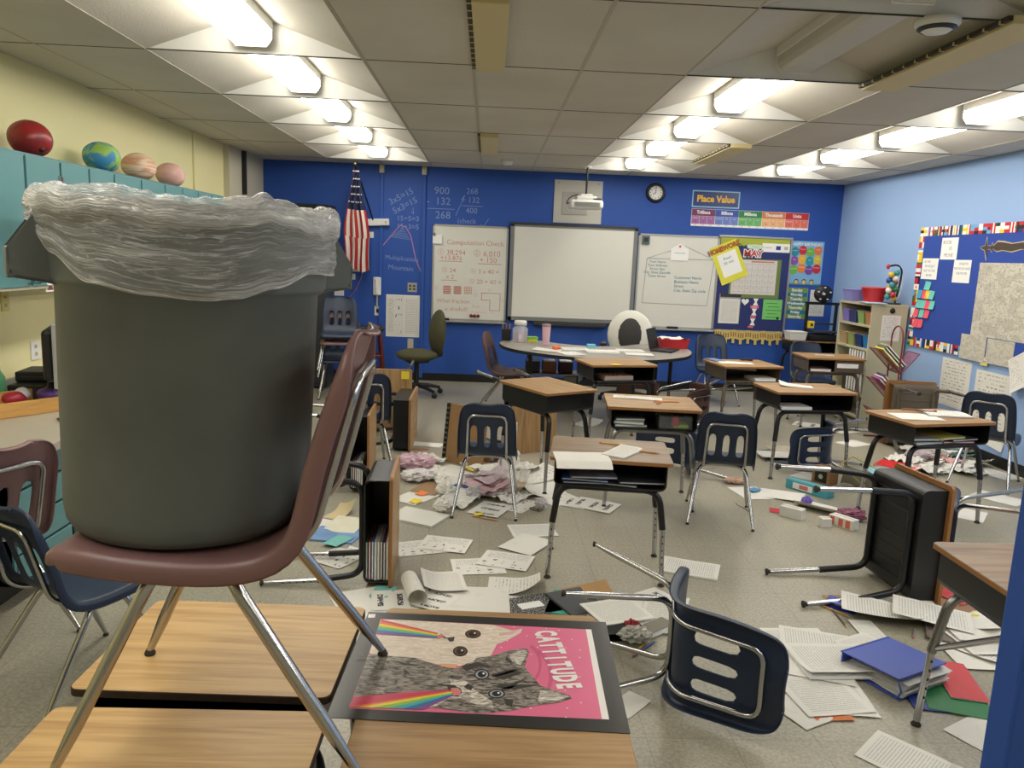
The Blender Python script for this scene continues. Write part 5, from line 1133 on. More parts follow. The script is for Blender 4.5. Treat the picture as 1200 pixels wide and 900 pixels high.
# ------------------------------------------------------------------ teacher table, chairs, things on it
t = thing('teacher_table', 'grey kidney-shaped teacher table before the big screen', 'table', loc=(1.18, 8.0, 0))
TT = mat('grey_nebula_laminate', (150, 146, 140), .35, noise=.1, nscale=120)
outl = []
def bez(pts, n=40):
    P_ = pts+pts[:3]; o = []
    for i in range(len(pts)):
        p0, p1, p2, p3 = [Vector(P_[(i+k) % len(pts)]+(0,)) for k in range(4)]
        for q in range(8):
            s = q/8; o.append(.5*((2*p1)+(-p0+p2)*s+(2*p0-5*p1+4*p2-p3)*s*s+(-p0+3*p1-3*p2+p3)*s**3))
    return [(v.x, v.y) for v in o]
kid = bez([(-1.04, .25), (-.92, -.25), (-.5, -.66), (.0, -.82), (.45, -.74), (.86, -.36), (1.03, .2), (.92, .58), (.58, .62), (.30, .36), (-.05, .26), (-.36, .38), (-.62, .62), (-.92, .58)])
b = MB(); b.prism(kid, .69, .72, BLACKP, True); b.poly([(p[0]*.992, p[1]*.992) for p in kid], TT, .7205); b.build('tabletop', t)
for (x, y) in ((-.72, -.15), (.75, -.12), (-.7, .45), (.72, .42)):
    b = MB(); b.tube([(x, y, .69), (x, y, .35)], .02, BLACKM, 10); b.tube([(x, y, .36), (x, y, .02)], .016, CHROME, 10); b.lathe([(0, 0), (.022, 0), (.022, .01), (.012, .025), (0, .025)], RUBBER, 12, (x, y, 0)); b.build('leg', t)
TZ = .7215
t = thing('shelf_crate', 'low grey shelf with dark odds and ends under the left end of the teacher table', 'shelf', loc=(.72, 8.35, 0))
b = MB(); b.box((0, 0, .40), (.62, .3, .02), STEEL, .003); b.box((-.3, 0, .2), (.02, .3, .4), STEEL, .003); b.box((.3, 0, .2), (.02, .3, .4), STEEL, .003); b.build('frame', t)
b = MB(); b.box((.22, -.0, .2), (.12, .26, .36), mat('grey_drawer', (150, 148, 142), .5), .006); b.build('drawer_tower', t)
for k, (x, c, nm) in enumerate(((-.2, (60, 60, 64), 'dark'), (-.02, (150, 96, 70), 'tan'), (.16, (70, 40, 46), 'maroon'))):
    b = MB(); b.box((0, 0, .06), (.15, .2, .12), mat('under_%d' % k, c, .6), .01); b.box((0, 0, .123), (.13, .18, .008), WHITEM, .002); b.build('storage_box', label='%s box on the low shelf under the teacher table' % nm, cat='box', M=TR(.72+x, 8.35, .412))
# items on the table
t = thing('pen_box', 'black mesh holder full of pens at the left end of the teacher table', 'holder', TR(.22, 8.52, TZ))
b = MB(); b.box((0, 0, .065), (.1, .1, .13), BLACKP, .006); b.build('holder', t)
for k in range(5): b = MB(); b.tube([(-.035+.017*k, 0, .1), (-.04+.02*k, .01, .175+.008*(k % 3))], .005, mat('pen_%d' % k, [(180, 130, 60), (40, 40, 44), (150, 110, 60), (60, 60, 64), (190, 140, 70)][k], .4), 6); b.build('pen', t)
t = thing('snack_jar', 'clear plastic jar with white lid and red contents on the teacher table', 'jar', TR(.37, 8.4, TZ))
b = MB(); b.lathe([(0, 0), (.08, 0), (.085, .01), (.085, .15), (.06, .175), (.06, .19)], mat('clear_jar', (226, 230, 232), .12, alpha=.35), 28); b.build('body', t)
b = MB(); b.lathe([(.064, 0), (.068, .0), (.068, .04), (.06, .05), (0, .05)], WHITEP, 28, (0, 0, .185)); b.build('lid', t)
for k in range(6): b = MB(); b.box((-.03+.03*(k % 3), -.02+.03*(k//3), .03+.035*(k//3)+.02*(k % 2)), (.035, .03, .035), [mat('candy_red', (200, 40, 50), .4), WHITEM, mat('candy_pink', (226, 140, 150), .4)][k % 3], .006); b.build('treat', t)
t = thing('tumbler', 'tall pink insulated tumbler on the teacher table', 'tumbler', TR(.64, 8.18, TZ))
b = MB(); b.lathe([(0, 0), (.034, 0), (.036, .01), (.046, .2), (.046, .205)], mat('blush_pink', (222, 180, 190), .35), 28); b.build('cup', t)
b = MB(); b.lathe([(.047, .2), (.048, .204), (.048, .222), (.04, .226), (0, .226)], mat('tumbler_lid', (150, 120, 130), .3), 28); b.build('lid', t)
for k, (c, nm) in enumerate((((226, 220, 80), 'yellow'), ((130, 190, 80), 'green'))):
    b = MB(); b.box((0, 0, .014), (.11, .09, .028), mat('pad_'+nm, c, .6), .002); b.build('note_pad', label='%s block of sticky notes on the teacher table, %s of two' % (nm, ('lower', 'upper')[k]), cat='notepad', M=TR(.51, 8.47, TZ+.0285*k, 12*k))
b = MB(); b.box((0, 0, .02), (.05, .03, .04), DARKG, .006); b.ball((0, 0, .06), .025, DARKG, 12, (1, .6, 1)); b.build('web_camera', label='small dark desk camera between the jar and the sticky notes', cat='camera', M=TR(.44, 8.58, TZ))
t = thing('laptop', 'open black laptop at the right end of the teacher table', 'laptop', TR(1.90, 8.05, TZ, 62))
b = MB(); b.box((0, 0, .009), (.33, .23, .018), BLACKP, .004); b.box((0, .02, .0185), (.29, .11, .002), DARKG); b.build('keyboard_base', t)
b = MB(); b.box((0, .115+.03, .018+.105), (.33, .012, .22), BLACKP, .004, rot=Matrix.Rotation(radians(-14), 3, 'X')); b.build('lid', t)
t = bin_('red_basket', 'red plastic basket holding papers behind the laptop', TR(2.03, 8.36, TZ, 10), .34, .24, .10, mat('red_basket_plastic', (190, 40, 46), .4), None, None, 'basket')
b = MB(); b.grid(lambda u, v: ((u-.5)*.30, (v-.5)*.22, .105+.015*sin(u*9+v*5)), 8, 8, P_BLANK); b.build('crumpled_paper', t)
def sheet(name, lb, x, y, rz, m=None, w=.216, h=.279, z=0., bend=0., bx=0., seed=0, cat='paper', group=None, tilt=None, thick=0, twist=0., cr=0.):
    """a loose sheet with its own lift and curl (metres), optionally a thick stack"""
    M_ = Matrix.Translation((x, y, z+.001)) @ Matrix.Rotation(radians(rz), 4, 'Z')
    if tilt: M_ = M_ @ Matrix.Rotation(radians(tilt[0]), 4, 'X') @ Matrix.Rotation(radians(tilt[1]), 4, 'Y')
    def fn(u, v):
        a, c = u-.5, v-.5
        zz = bend*max(0, (v-.45)/.55)**2 + bx*max(0, (u-.5)/.5)**2 + twist*max(0, (u+v-1.1)/.9)**2 + cr*abs(NZ.noise(Vector((u*3.2+seed, v*3.8, seed))))+ cr*.28*abs(NZ.noise(Vector((u*8+seed, v*8, seed))))+ .0022*(1+NZ.noise(Vector((u*2.6+seed, v*2.6, seed*1.7))))
        return (a*w, c*h*(1-.35*abs(bend)/max(h, .01)*max(0, (v-.45)/.55)), zz+thick)
    b = MB(); mm = m or P_BLANK
    b.grid(fn, 24 if cr else 12, 28 if cr else 14, mm, smooth=not cr)
    if thick:
        b.box((0, 0, thick/2), (w, h, thick), WHITEM, .0004)
    return b.build(name, label=lb, cat=cat, group=group, M=M_)
sheet('loose_paper', 'printed sheet beside the pink tumbler on the teacher table', .62, 7.72, 70, P_TEXT, z=TZ, seed=1, bend=.01)
sheet('loose_paper', 'white sheet at the front middle edge of the teacher table', .84, 7.52, 20, P_HAND, z=TZ, seed=2)
sheet('loose_paper', 'stack of white sheets left of the middle of the teacher table', .92, 7.86, 95, P_TEXT, z=TZ, seed=3, thick=.008)
sheet('paper_folder', 'folder with red lower edge in the middle of the teacher table', 1.18, 7.72, 92, P_BLANK, z=TZ, seed=4, thick=.012, cat='folder', w=.23, h=.33)
sheet('loose_paper', 'open workbook page right of the middle of the teacher table', 1.50, 7.90, 88, P_TEXT, z=TZ, seed=5, thick=.006)
sheet('loose_paper', 'lower workbook page nearer the laptop on the teacher table', 1.55, 7.66, 86, P_HAND, z=TZ, seed=6)
b = MB(); b.box((0, 0, .02), (.08, .05, .03), mat('orange_highlighter', (230, 100, 40), .5), .008); b.build('orange_case', label='small orange case on the papers of the teacher table', cat='case', M=TR(.72, 7.80, TZ, 30))
b = MB(); b.box((0, 0, .015), (.09, .06, .04), mat('light_blue_box', (120, 200, 226), .5), .004); b.build('blue_box', label='small light blue box by the white chair on the teacher table', cat='box', M=TR(1.12, 8.12, TZ, 5))
# olive office chair
def office_chair(name, label, M, seatm, backm, basem, tall):
    t = thing(name, label, 'office chair', M, 'office chairs')
    b = MB(); b.M = Matrix.Translation((0, 0, .47)); b.ball((0, 0, 0), .25, seatm, 24, (1, .98, .3)); b.v = [Vector((v.x*1.0, v.y, v.z)) for v in b.v]; b.build('seat', t)
    bk = MB(); hh = .27 if not tall else .29
    bk.ball((0, 0, 0), 1, backm, 24, (.21 if not tall else .27, .075 if not tall else .05, hh)); bk.v = [Vector((v.x, v.y+.24+.25*(v.z+.1)**2, v.z+.76-(.03 if not tall else -.02))) for v in bk.v]; bo = bk.build('backrest', t)
    if tall: k = MB(); k.ball((0, 0, 0), 1, mat('dark_mesh', (60, 58, 58), .8), 24, (.16, .035, .21)); k.v = [Vector((v.x, v.y+.215+.25*(v.z+.1)**2, v.z+.78)) for v in k.v]; k.build('mesh_pad', bo)
    b = MB(); b.tube([(0, .15, .42), (0, .3, .46), (0, .31, .7)], .02, BLACKP, 8); b.build('back_bracket', t)
    b = MB(); b.tube([(0, 0, .1), (0, 0, .42)], .028, BLACKP, 12); b.box((0, 0, .41), (.2, .24, .05), BLACKP, .01); b.build('gas_column', t)
    b = MB()
    for k in range(5):
        a_ = k*2*pi/5+.4; b.tube([(0, 0, .12), (.16*cos(a_), .16*sin(a_), .105), (.30*cos(a_), .30*sin(a_), .075)], [.03, .024, .018], BLACKP, 8)
    b.build('star_base', t)
    for k in range(5):
        a_ = k*2*pi/5+.4; c = MB(); c.lathe([(0, -.022), (.026, -.022), (.03, -.012), (.03, .012), (.026, .022), (0, .022)], BLACKP, 16, (.31*cos(a_), .31*sin(a_), .031), ax='x'); c.tube([(.30*cos(a_), .30*sin(a_), .075), (.31*cos(a_), .31*sin(a_), .04)], .01, BLACKP, 6); c.build('caster', t)
    if tall:
        for s in (-1, 1): c = MB(); c.tube(fillet([(s*.22, .08, .44), (s*.30, .06, .46), (s*.30, .04, .66)], .04), .018, BLACKP, 8); c.box((s*.29, 0, .685), (.08, .24, .03), BLACKP, .012); c.build('armrest', t)
    return t
OLIV = mat('olive_fabric', (74, 72, 48), .9, bump=.4, bscale=300); WFAB = mat('white_mesh_fabric', (222, 220, 212), .8, bump=.3, bscale=300)
office_chair('office_chair', 'olive upholstered office chair by the blue wall, turned sideways', TR(-.80, 8.9, 0, -66), OLIV, OLIV, BLACKP, False)
office_chair('office_chair', 'white office chair with dark back pad behind the teacher table', TR(1.66, 8.85, 0, -12), mat('dark_mesh', (60, 58, 58), .8), WFAB, BLACKP, True)
# dark red stool
t = thing('wooden_stool', 'dark red wooden stool with black top against the blue wall', 'stool', TR(-1.42, 9.15, 0, 12))
b = MB(); b.box((0, 0, .735), (.40, .28, .05), mat('black_stool_seat', (30, 28, 30), .45), .015); b.build('seat', t)
CHER = wood('cherry_red_wood', (104, 36, 34), (76, 24, 24), axis=2)
for sx in (-1, 1):
    for sy in (-1, 1): b = MB(); b.tube([(sx*.15, sy*.1, .715), (sx*.21, sy*.16, .0)], .022, CHER, 8); b.build('leg', t)
for z_, s_ in ((.25, .19), (.42, .175)):
    for sy in (-1, 1): b = MB(); b.tube([(-s_, sy*(.1+.06*(1-z_/.715)), z_), (s_, sy*(.1+.06*(1-z_/.715)), z_)], .013, CHER, 8); b.build('rung', t)
# ------------------------------------------------------------------ things in and on the student desks
def on_desk(k): return [o for o in COL.objects if o.name.startswith('student_desk') and o.parent is None][k].matrix_world.copy()
DN = ['mid', 'black', 'pencils', 'yellow', 'strip', 'brown', 'taupe', 'right', 'walnut', 'corner', 'oakfar', 'oaknear', 'poster', 'front', 'tipped', 'tippedbrown', 'books', 'booksfar', 'edge', 'note', 'side']
DM = {n: on_desk(i) for i, n in enumerate(DN)}
DH = dict(mid=.66, black=.725, pencils=.70, yellow=.745, strip=.70, brown=.70, taupe=.74, right=.70, walnut=.70)
def dtop(n, x, y, rz=0, dz=.001): return DM[n] @ TR(x, y, DH[n]+dz, rz)
def dbox(n, x, y, rz=0, dz=0.): return DM[n] @ TR(x, y, DH[n]-.019-.135+.0065+dz, rz)
def dsheet(name, lb, M, m=None, **k):
    o = sheet(name, lb, 0, 0, 0, m, **k); o.matrix_world = M; return o
def pencil(lb, M, c=(206, 140, 60), l=.18, r=.0042, name='pencil', cat='pencil'):
    t = thing(name, lb, cat, M @ Matrix.Translation((0, 0, r)))
    b = MB(); b.tube([(-l/2, 0, 0), (l/2-.02, 0, 0)], r, mat('pencil_%d_%d_%d' % c, c, .45), 6); b.build('barrel', t)
    b = MB(); b.tube([(l/2-.02, 0, 0), (l/2-.004, 0, 0), (l/2, 0, 0)], [r, r*.35, .0004], mat('sharpened_wood', (214, 178, 130), .6), 6); b.build('point', t)
    b = MB(); b.tube([(-l/2-.016, 0, 0), (-l/2, 0, 0)], r, mat('eraser_pink', (220, 120, 120), .6), 6); b.build('eraser', t)
    return t
def droop(y0): pass
# centre desk: sheet hanging over the front edge, clear pouch, pencil, dark folders inside
b = MB()
def hang(u, v):
    x = (u-.5)*.279; y = -.06-.216*(1-v)
    z = .0015+.003*NZ.noise(Vector((u*3, v*3, 1)))+.002
    if y < -.225: z -= (-.225-y)**1.0*.55
    return (x-.14*0, y, z)
b.grid(hang, 14, 16, P_BLANK); b.build('loose_paper', label='blank white sheet drooping over the front edge of the walnut desk', cat='paper', M=DM['mid'] @ TR(-.17, -.06, DH['mid'], 8))
dsheet('clear_pouch', 'clear zip pouch with cards on the walnut desk beside the blank sheet', dtop('mid', .06, -.07, -30), P_TEXT, w=.13, h=.22, cat='pouch', bend=.01, thick=.004)
pencil('orange pencil lying beside the clear pouch on the walnut desk', dtop('mid', .17, -.03, -12), (216, 140, 50)); pencil('yellow pencil behind the clear pouch on the walnut desk', dtop('mid', .03, .10, -5), (226, 180, 70), .14)
fcol = [((40, 52, 96), 'navy'), ((60, 66, 80), 'slate'), ((36, 80, 150), 'blue'), ((50, 54, 66), 'dark grey'), ((130, 140, 160), 'pale blue-grey')]
for k, (x, rz, dz) in enumerate(((-.13, 4, .0), (.04, -8, .0), (-.12, -3, .014), (.15, 6, .016), (-.1, 8, .03))):
    book('folder', '%s folder in the open box of the walnut desk' % fcol[k][1], dbox('mid', x, -.03, rz, dz), .24, .30, .012, mat('deskfolder_%d' % k, fcol[k][0], .5), cat='folder', group='folders in the walnut desk')
dsheet('loose_paper', 'strip of white paper across the back of the desk with pencils', dtop('pencils', -.08, .10, 84), P_TEXT, w=.10, h=.34); 
pencil('orange pencil on the grey-legged desk, crossing another one', dtop('pencils', .12, .0, 12), (214, 130, 50)); pencil('second pencil crossing the orange one on the grey-legged desk', dtop('pencils', .06, -.04, 60), (200, 120, 60), .09)
book('folder', 'green folder in the open box of the grey-legged desk', dbox('pencils', -.16, -.02, 5), .22, .30, .02, mat('deskgreen', (40, 84, 70), .5), cat='folder')
book('notebook', 'white notebook on the green folder in the grey-legged desk', dbox('pencils', -.15, -.04, -4, .021), .2, .27, .018, mat('deskwhite', (200, 204, 206), .5))
book('notebook', 'grey binder on top of the pile in the grey-legged desk', dbox('pencils', -.17, -.02, 9, .040), .2, .26, .016, mat('deskgrey', (110, 116, 120), .5))
t = thing('pencil_case', 'clear plastic case with red insert in the grey-legged desk', 'case', dbox('pencils', .15, -.06, 0))
b = MB(); b.box((0, 0, .045), (.22, .22, .09), mat('clear_case', (200, 206, 206), .15, alpha=.22), .008); b.build('shell', t)
b = MB(); b.box((.0, -.07, .05), (.04, .06, .06), mat('case_red', (190, 30, 50), .4), .004); b.build('red_insert', t)
b = MB(); b.box((.04, -.03, .016), (.1, .12, .02), mat('case_lime', (170, 210, 60), .5), .003); b.build('lime_block', t)
dsheet('sticky_note', 'yellow sticky note at the front edge of the desk touching the teacher table', dtop('yellow', -.08, -.20, 10), mat('sticky_yellow', (236, 214, 60), .6), w=.08, h=.08, cat='note')
b = MB(); b.box((0, 0, .02), (.28, .2, .04), mat('desk_tray_paper', (190, 170, 160), .6), .004)
for k in range(6): b.tube([(-.12+.04*k, -.09, .045), (-.1+.045*k, .08, .05)], .004, mat('pencil_206_140_60', (206, 140, 60), .45), 6)
b.build('pencil_tray', label='shallow tray of loose pencils in the desk touching the teacher table', cat='tray', M=dbox('yellow', -.03, -.06, 4))
dsheet('loose_paper', 'crumpled printed sheet on the desk with a white strip', dtop('strip', -.04, .06, 70), P_TEXT, w=.14, h=.24, twist=.02, bend=.012)
b = MB(); b.box((0, 0, .012), (.24, .2, .024), WHITEM, .002); b.build('paper_strip', label='white stack of paper in the left front of a black desk box', cat='paper', M=dbox('strip', -.14, -.09, 0))
b = MB(); b.grid(lambda u, v: ((u-.5)*.33, -.216*(1-v), .003+.002*sin(u*5)-(max(0, .1-v*.216)*.5)), 12, 14, P_BLANK); b.build('loose_paper', label='white sheet hanging over the front of the brown desk near the back wall', cat='paper', M=DM['brown'] @ TR(-.06, .06, DH['brown'], -14))
b = MB(); b.box((0, 0, .008), (.12, .03, .016), BLACKP, .004); b.build('marker_pen', label='black marker at the back of the brown desk near the back wall', cat='marker', M=dtop('brown', .14, .17, -20))
book('notebook', 'white notebook in the open box of the brown desk', dbox('brown', .14, -.10, 0), .22, .2, .03, WHITEM); book('notebook', 'blue edged notebook at the left of the brown desk top', dtop('brown', -.22, .14, 10), .12, .17, .01, mat('nb_blue', (110, 130, 170), .5))
b = MB(); b.box((0, 0, .0), (.22, .003, .045), WHITEM, .001); b.text('Name', .02, INK, 0, 0, .003); b.v = [v for v in b.v]; b.build('name_strip', label='white name strip on the front of the taupe desk box', cat='label', M=DM['taupe'] @ TR(.12, -.222, DH['taupe']-.075))
b = MB(); b.box((.14, 0, .0), (.30, .006, .115), TAUPE, .002); b.build('front_flap', label='taupe half door closing the right front of the taupe desk', cat='panel', M=DM['taupe'] @ TR(0, -.212, DH['taupe']-.085))
book('notebook', 'pinkish notebook in the left of the taupe desk box', dbox('taupe', -.14, -.08, 0), .22, .22, .03, mat('nb_pink', (150, 120, 124), .5)); dsheet('loose_paper', 'white scrap on the taupe desk', dtop('taupe', -.03, .02, 80), P_BLANK, w=.08, h=.2)
# right desk: open notebook, papers
dsheet('loose_paper', 'white sheet at the left front of the desk near the right wall', dtop('right', -.12, -.02, 76), P_BLANK, seed=3)
t = thing('notebook', 'open notebook on the desk near the right wall', 'notebook', dtop('right', .14, .03, 72))
b = MB(); b.grid(lambda u, v: ((u-.5)*.2, (v-.5)*.27, .010+.006*sin(u*pi)), 8, 4, P_HAND); b.build('pages', t); b = MB(); b.box((0, 0, .004), (.21, .28, .008), mat('nb_grey', (170, 170, 172), .5), .001); b.build('cover', t)
t = thing('glasses_case', 'small brown strap lying between the papers on the desk near the right wall', 'strap', dtop('right', .0, .1, -30, .012)); b = MB(); b.tube([(-.1, 0, .006), (-.03, .01, .008), (.04, -.01, .006), (.1, .0, .006)], .007, mat('brown_strap', (130, 84, 56), .6), 6); b.build('strap', t); b = MB(); b.ball((.1, 0, .008), .012, mat('strap_knob', (150, 110, 70), .5), 8); b.build('knob', t)
for k, (x, c, nm, dz) in enumerate(((-.15, (200, 204, 206), 'white', 0), (.1, (150, 40, 60), 'red', 0), (.12, (40, 70, 60), 'dark green', .014), (-.14, (150, 156, 160), 'grey', .024), (.02, (190, 180, 90), 'yellow', .028))):
    book('folder', '%s folder in the box of the desk near the right wall' % nm, dbox('right', x, -.03, 6*(-1)**k, dz), .22, .3, .013, mat('rdesk_%d' % k, c, .5), cat='folder', group='folders in the desk near the right wall')
# walnut desk at the picture edge: clear sleeve
dsheet('clear_sleeve', 'shiny clear sleeve lying on the walnut desk at the right edge', dtop('walnut', -.07, -.09, -40), mat('clear_sleeve_plastic', (206, 206, 208), .12, alpha=.75), w=.14, h=.24, cat='sleeve', twist=.05, bend=.02)
# note on the tipped desk
b = MB(); b.box((0, 0, .002), (.075, .075, .002), ST['y'], .0005); b.build('sticky_note', label='yellow sticky note on the upright top of the overturned desk by the office chair', cat='note', M=DM['note'] @ Matrix.Translation((-.255, .165, .7015)))
# upright books in the two desks lying on their sides (local -x is up there)
bk = [((40, 90, 60), 'green'), ((150, 60, 50), 'red-brown'), ((60, 100, 150), 'blue'), ((200, 200, 196), 'white'), ((190, 186, 176), 'cream'), ((120, 120, 124), 'grey'), ((90, 40, 60), 'wine'), ((210, 210, 208), 'pale grey')]
for n, cnt, where in (('books', 8, 'nearer sideways desk'), ('booksfar', 6, 'farther sideways desk')):
    for k in range(cnt):
        c, nm = bk[k]
        z_ = .70-.019-.127+.0155*k
        M = DM[n] @ Matrix.Translation((.28-.11-.002*(k % 3), -.05, z_))
        book('exercise_book', '%s book standing in the box of the %s' % (nm, where), M, .22, .28, .013, mat('upbook_%d' % k, c, .5), group='books standing in the sideways desks')

# ------------------------------------------------------------------ litter on the floor
NSEED = [0]
def fl(lb, p, q, m=None, w=.216, h=.279, name='loose_paper', cat='paper', z=0., **k):
    """sheet centred where pixel p meets the floor, its long side pointing to q"""
    a = at(*p, z=z); b_ = at(*q, z=z); NSEED[0] += 1
    return sheet(name, lb, a.x, a.y, math.degrees(math.atan2(b_.y-a.y, b_.x-a.x))-90, m, w, h, z=z, seed=NSEED[0]*1.7, **k)
def flM(p, q, z=0.):
    a = at(*p, z=z); b_ = at(*q, z=z); return Matrix.Translation((a.x, a.y, z+.0008)) @ Matrix.Rotation(math.atan2(b_.y-a.y, b_.x-a.x), 4, 'Z')
def wad(lb, p, r, m=None, name='crumpled_paper', cat='paper', sc=(1, 1, .75)):
    a = at(*p, z=0); b = MB(); b.ball((0, 0, 0), r, m or P_BLANK, 36, sc); NSEED[0] += 1; s = NSEED[0]*3.3
    b.v = [v*(.78+.62*abs(NZ.noise(v*(2.2/r)+Vector((s, 0, 0))))+.5*abs(NZ.noise(v*(5/r)+Vector((0, s, 0))))) for v in b.v]; lo = min(v.z for v in b.v)
    b.sm = [False]*len(b.sm)
    return b.build(name, label=lb, cat=cat, M=Matrix.Translation((a.x, a.y, -lo+.001)))
S, T_, H_, B_K, PH = P_SHEET, P_TEXT, P_HAND, P_BLANK, P_PHOTO
# left of the middle: papers between the sideways desks and the front desks
fl('white sheet poking out below the nearer sideways desk, left part', (425, 702), (455, 697), B_K)
fl('white sheet under the black-square worksheet by the front desks', (448, 711), (470, 700), B_K, z=.001)
fl('small teal sheet at the foot of the nearer sideways desk', (449, 694), (455, 686), mat('teal_sheet', (120, 190, 186), .7), w=.10, h=.14, z=.003)
fl('worksheet with a black square behind the front desks', (470, 703), (492, 702), PH, z=.004)
ROLL = flM((484, 701), (472, 672)); b = MB(); b.grid(lambda u, v: ((u-.5)*.24, .046*cos(-.4+v*5.0)*(1-.12*u), .05+.046*sin(-.4+v*5.0)*(1-.12*u)), 10, 20, B_K); b.build('loose_paper', label='sheet curled into a half roll behind the cat poster', cat='paper', M=ROLL)
fl('dark printed worksheet half hidden behind the cat poster', (512, 704), (524, 694), PH, z=.012, w=.16, h=.2)
fl('wavy printed sheet behind the half roll of paper', (520, 684), (524, 700), T_, z=.008, bx=.03, bend=.02)
fl('large white sheet in front of the wavy printed sheet', (553, 703), (600, 704), B_K, w=.28, h=.36, z=.010)
fl('white sheet under the large sheet behind the cat poster', (580, 708), (612, 712), B_K, z=.001)
fl('curled graph sheet between the desk legs and the large white sheet', (603, 688), (640, 690), H_, w=.21, h=.27, twist=.05, bend=.04)
fl('worksheet with small pictures, upper of the overlapping pair in mid-floor', (593, 657), (614, 660), S, z=.004)
fl('worksheet with small pictures, lower of the overlapping pair in mid-floor', (560, 664), (590, 663), S)
fl('worksheet right of the nearer sideways desk, upper one with a grid of marks', (522, 638), (550, 641), S, z=.003)
fl('worksheet right of the nearer sideways desk, lower one below the marked grid', (492, 642), (512, 640), S)
fl('blank sheet lying over a printed one in front of the chair amid the pile', (617, 638), (600, 648), B_K, z=.004)
fl('printed sheet under the blank one in front of the chair amid the pile', (624, 622), (655, 621), T_)
t = book('folder', 'thick white folder right of the sideways desk full of books', flM((490, 607), (515, 612)), .33, .24, .014, mat('white_folder', (224, 222, 216), .5), cat='folder')
wad('crumpled white ball beside the thick white folder', (518, 601), .050)
wad('crumpled grey ball behind the picture worksheet in front of the chair legs', (556, 586), .052, mat('grey_crumple', (196, 192, 196), .7))
wad('crumpled white tissue beside the brown card near the chair leg', (521, 583), .06)
wad('small crumpled ball by the wire ring under the walnut desk leg', (634, 597), .04, mat('grey_crumple', (196, 192, 196), .7))
b = MB(); b.tube([(.03*cos(k*.5), .03*sin(k*.5), .004+.02*abs(sin(k*.25))) for k in range(14)], .003, BLACKP, 6); b.build('wire_ring', label='small dark wire ring on the floor by a crumpled ball', cat='ring', M=flM((626, 600), (640, 600)))
fl('worksheet of dark pictures under the chair amid the pile, left of a pair', (575, 597), (592, 585), PH, z=.003)
fl('worksheet sheet under the chair amid the pile, right of a pair', (606, 592), (620, 584), S)
fl('yellow scrap at the edge of the dark picture worksheet', (561, 603), (566, 603), ST['y'], w=.05, h=.06, z=.006, bend=.01)
pencil('brown pencil on the floor in front of the dark picture worksheet', flM((571, 609), (582, 611)), (190, 130, 70))
fl('sheet holding orange and yellow sticky notes by the brown card', (487, 583), (500, 578), B_K)
fl('orange sticky note on the sheet by the brown card', (494, 579), (500, 577), mat('orange_note', (236, 130, 60), .6), w=.07, h=.07, z=.006, bend=.01, name='sticky_note', cat='note')
fl('yellow sticky note on the sheet by the brown card', (487, 588), (492, 586), ST['y'], w=.07, h=.07, z=.006, bend=.008, name='sticky_note', cat='note')
fl('brown card lying flat in front of the chair amid the pile', (504, 573), (518, 565), mat('brown_card', (150, 120, 84), .7, noise=.1), w=.20, h=.26, name='card', z=.002, thick=.003)
wad('pink tinted plastic bag crumpled behind the brown card', (486, 549), .11, mat('pink_bag', (216, 180, 196), .3, noise=.25, nscale=20, alpha=.85), 'plastic_bag', 'bag', (1.3, 1, .45))
wad('white plastic bag crumpled beside the pink tinted one', (490, 563), .09, mat('white_bag', (222, 220, 222), .3, noise=.15, nscale=20, alpha=.9), 'plastic_bag', 'bag', (1.3, 1, .4))
fl('white sheet with holes at the left rear of the paper pile', (517, 548), (530, 551), B_K, w=.24, h=.32)
fl('white sheet in the middle of the paper pile behind the chair leg', (533, 556), (548, 562), B_K, z=.004, w=.24, h=.32)
fl('sheet with dark green block in the paper pile', (563, 549), (555, 543), PH, z=.008, w=.24, h=.32, tilt=(4, 0))
fl('yellow strip along the sheets of the paper pile', (549, 549), (556, 555), ST['y'], w=.03, h=.22, z=.024, tilt=(6, 0))
for k, (p, q, c, nm) in enumerate((((572, 571), (590, 566), (206, 170, 176), 'pale pink'), ((577, 567), (560, 572), (190, 140, 150), 'dusty pink'), ((570, 562), (592, 560), (196, 180, 190), 'mauve'), ((582, 576), (600, 574), (216, 206, 206), 'greyish white'), ((566, 577), (580, 578), (150, 60, 76), 'wine red'), ((590, 578), (604, 576), (200, 180, 150), 'tan'))):
    fl('%s crumpled sheet in the pink heap under the chair amid the pile' % nm, p, q, mat('heap_%d' % k, c, .7, noise=.08), w=.21, h=.30, z=(.055, .04, .075, .02, .002, .004)[k], tilt=(6*(k % 3)-4, 5-4*(k % 2)), twist=.04, bend=.03, cr=.03, group='heap of pink and white sheets under the chair')
for k, (p, q) in enumerate((((562, 566), (566, 580)), ((588, 556), (600, 552)), ((598, 570), (606, 562)))):
    fl(['white sheet tilted at the left of the pink heap', 'white sheet standing at the back of the pink heap', 'white sheet bent at the right of the pink heap'][k], p, q, B_K, z=.01, tilt=(14, 8*(-1)**k), bend=.05, twist=.03, cr=.05)
b = MB(); b.box((0, 0, .02), (.10, .16, .04), mat('case_white_blue', (190, 196, 216), .4), .01); b.box((0, 0, .041), (.07, .11, .004), mat('case_blue', (60, 70, 140), .4)); b.build('small_case', label='small white and blue case in front of the paper pile', cat='case', M=flM((541, 576), (552, 570)))
fl('huge white sheet folded across the floor right of the paper pile, front half', (632, 572), (645, 585), B_K, w=.32, h=.46, bx=.06)
fl('huge white sheet folded across the floor right of the paper pile, rear half', (625, 559), (650, 555), H_, w=.30, h=.42, z=.004, bend=.05)
fl('white sheet on the floor behind the walnut desk, left of the two photo sheets', (655, 585), (668, 582), T_)
fl('sheet with three dark photographs on the floor behind the walnut desk', (697, 592), (722, 597), PH, w=.23, h=.30, z=.003)
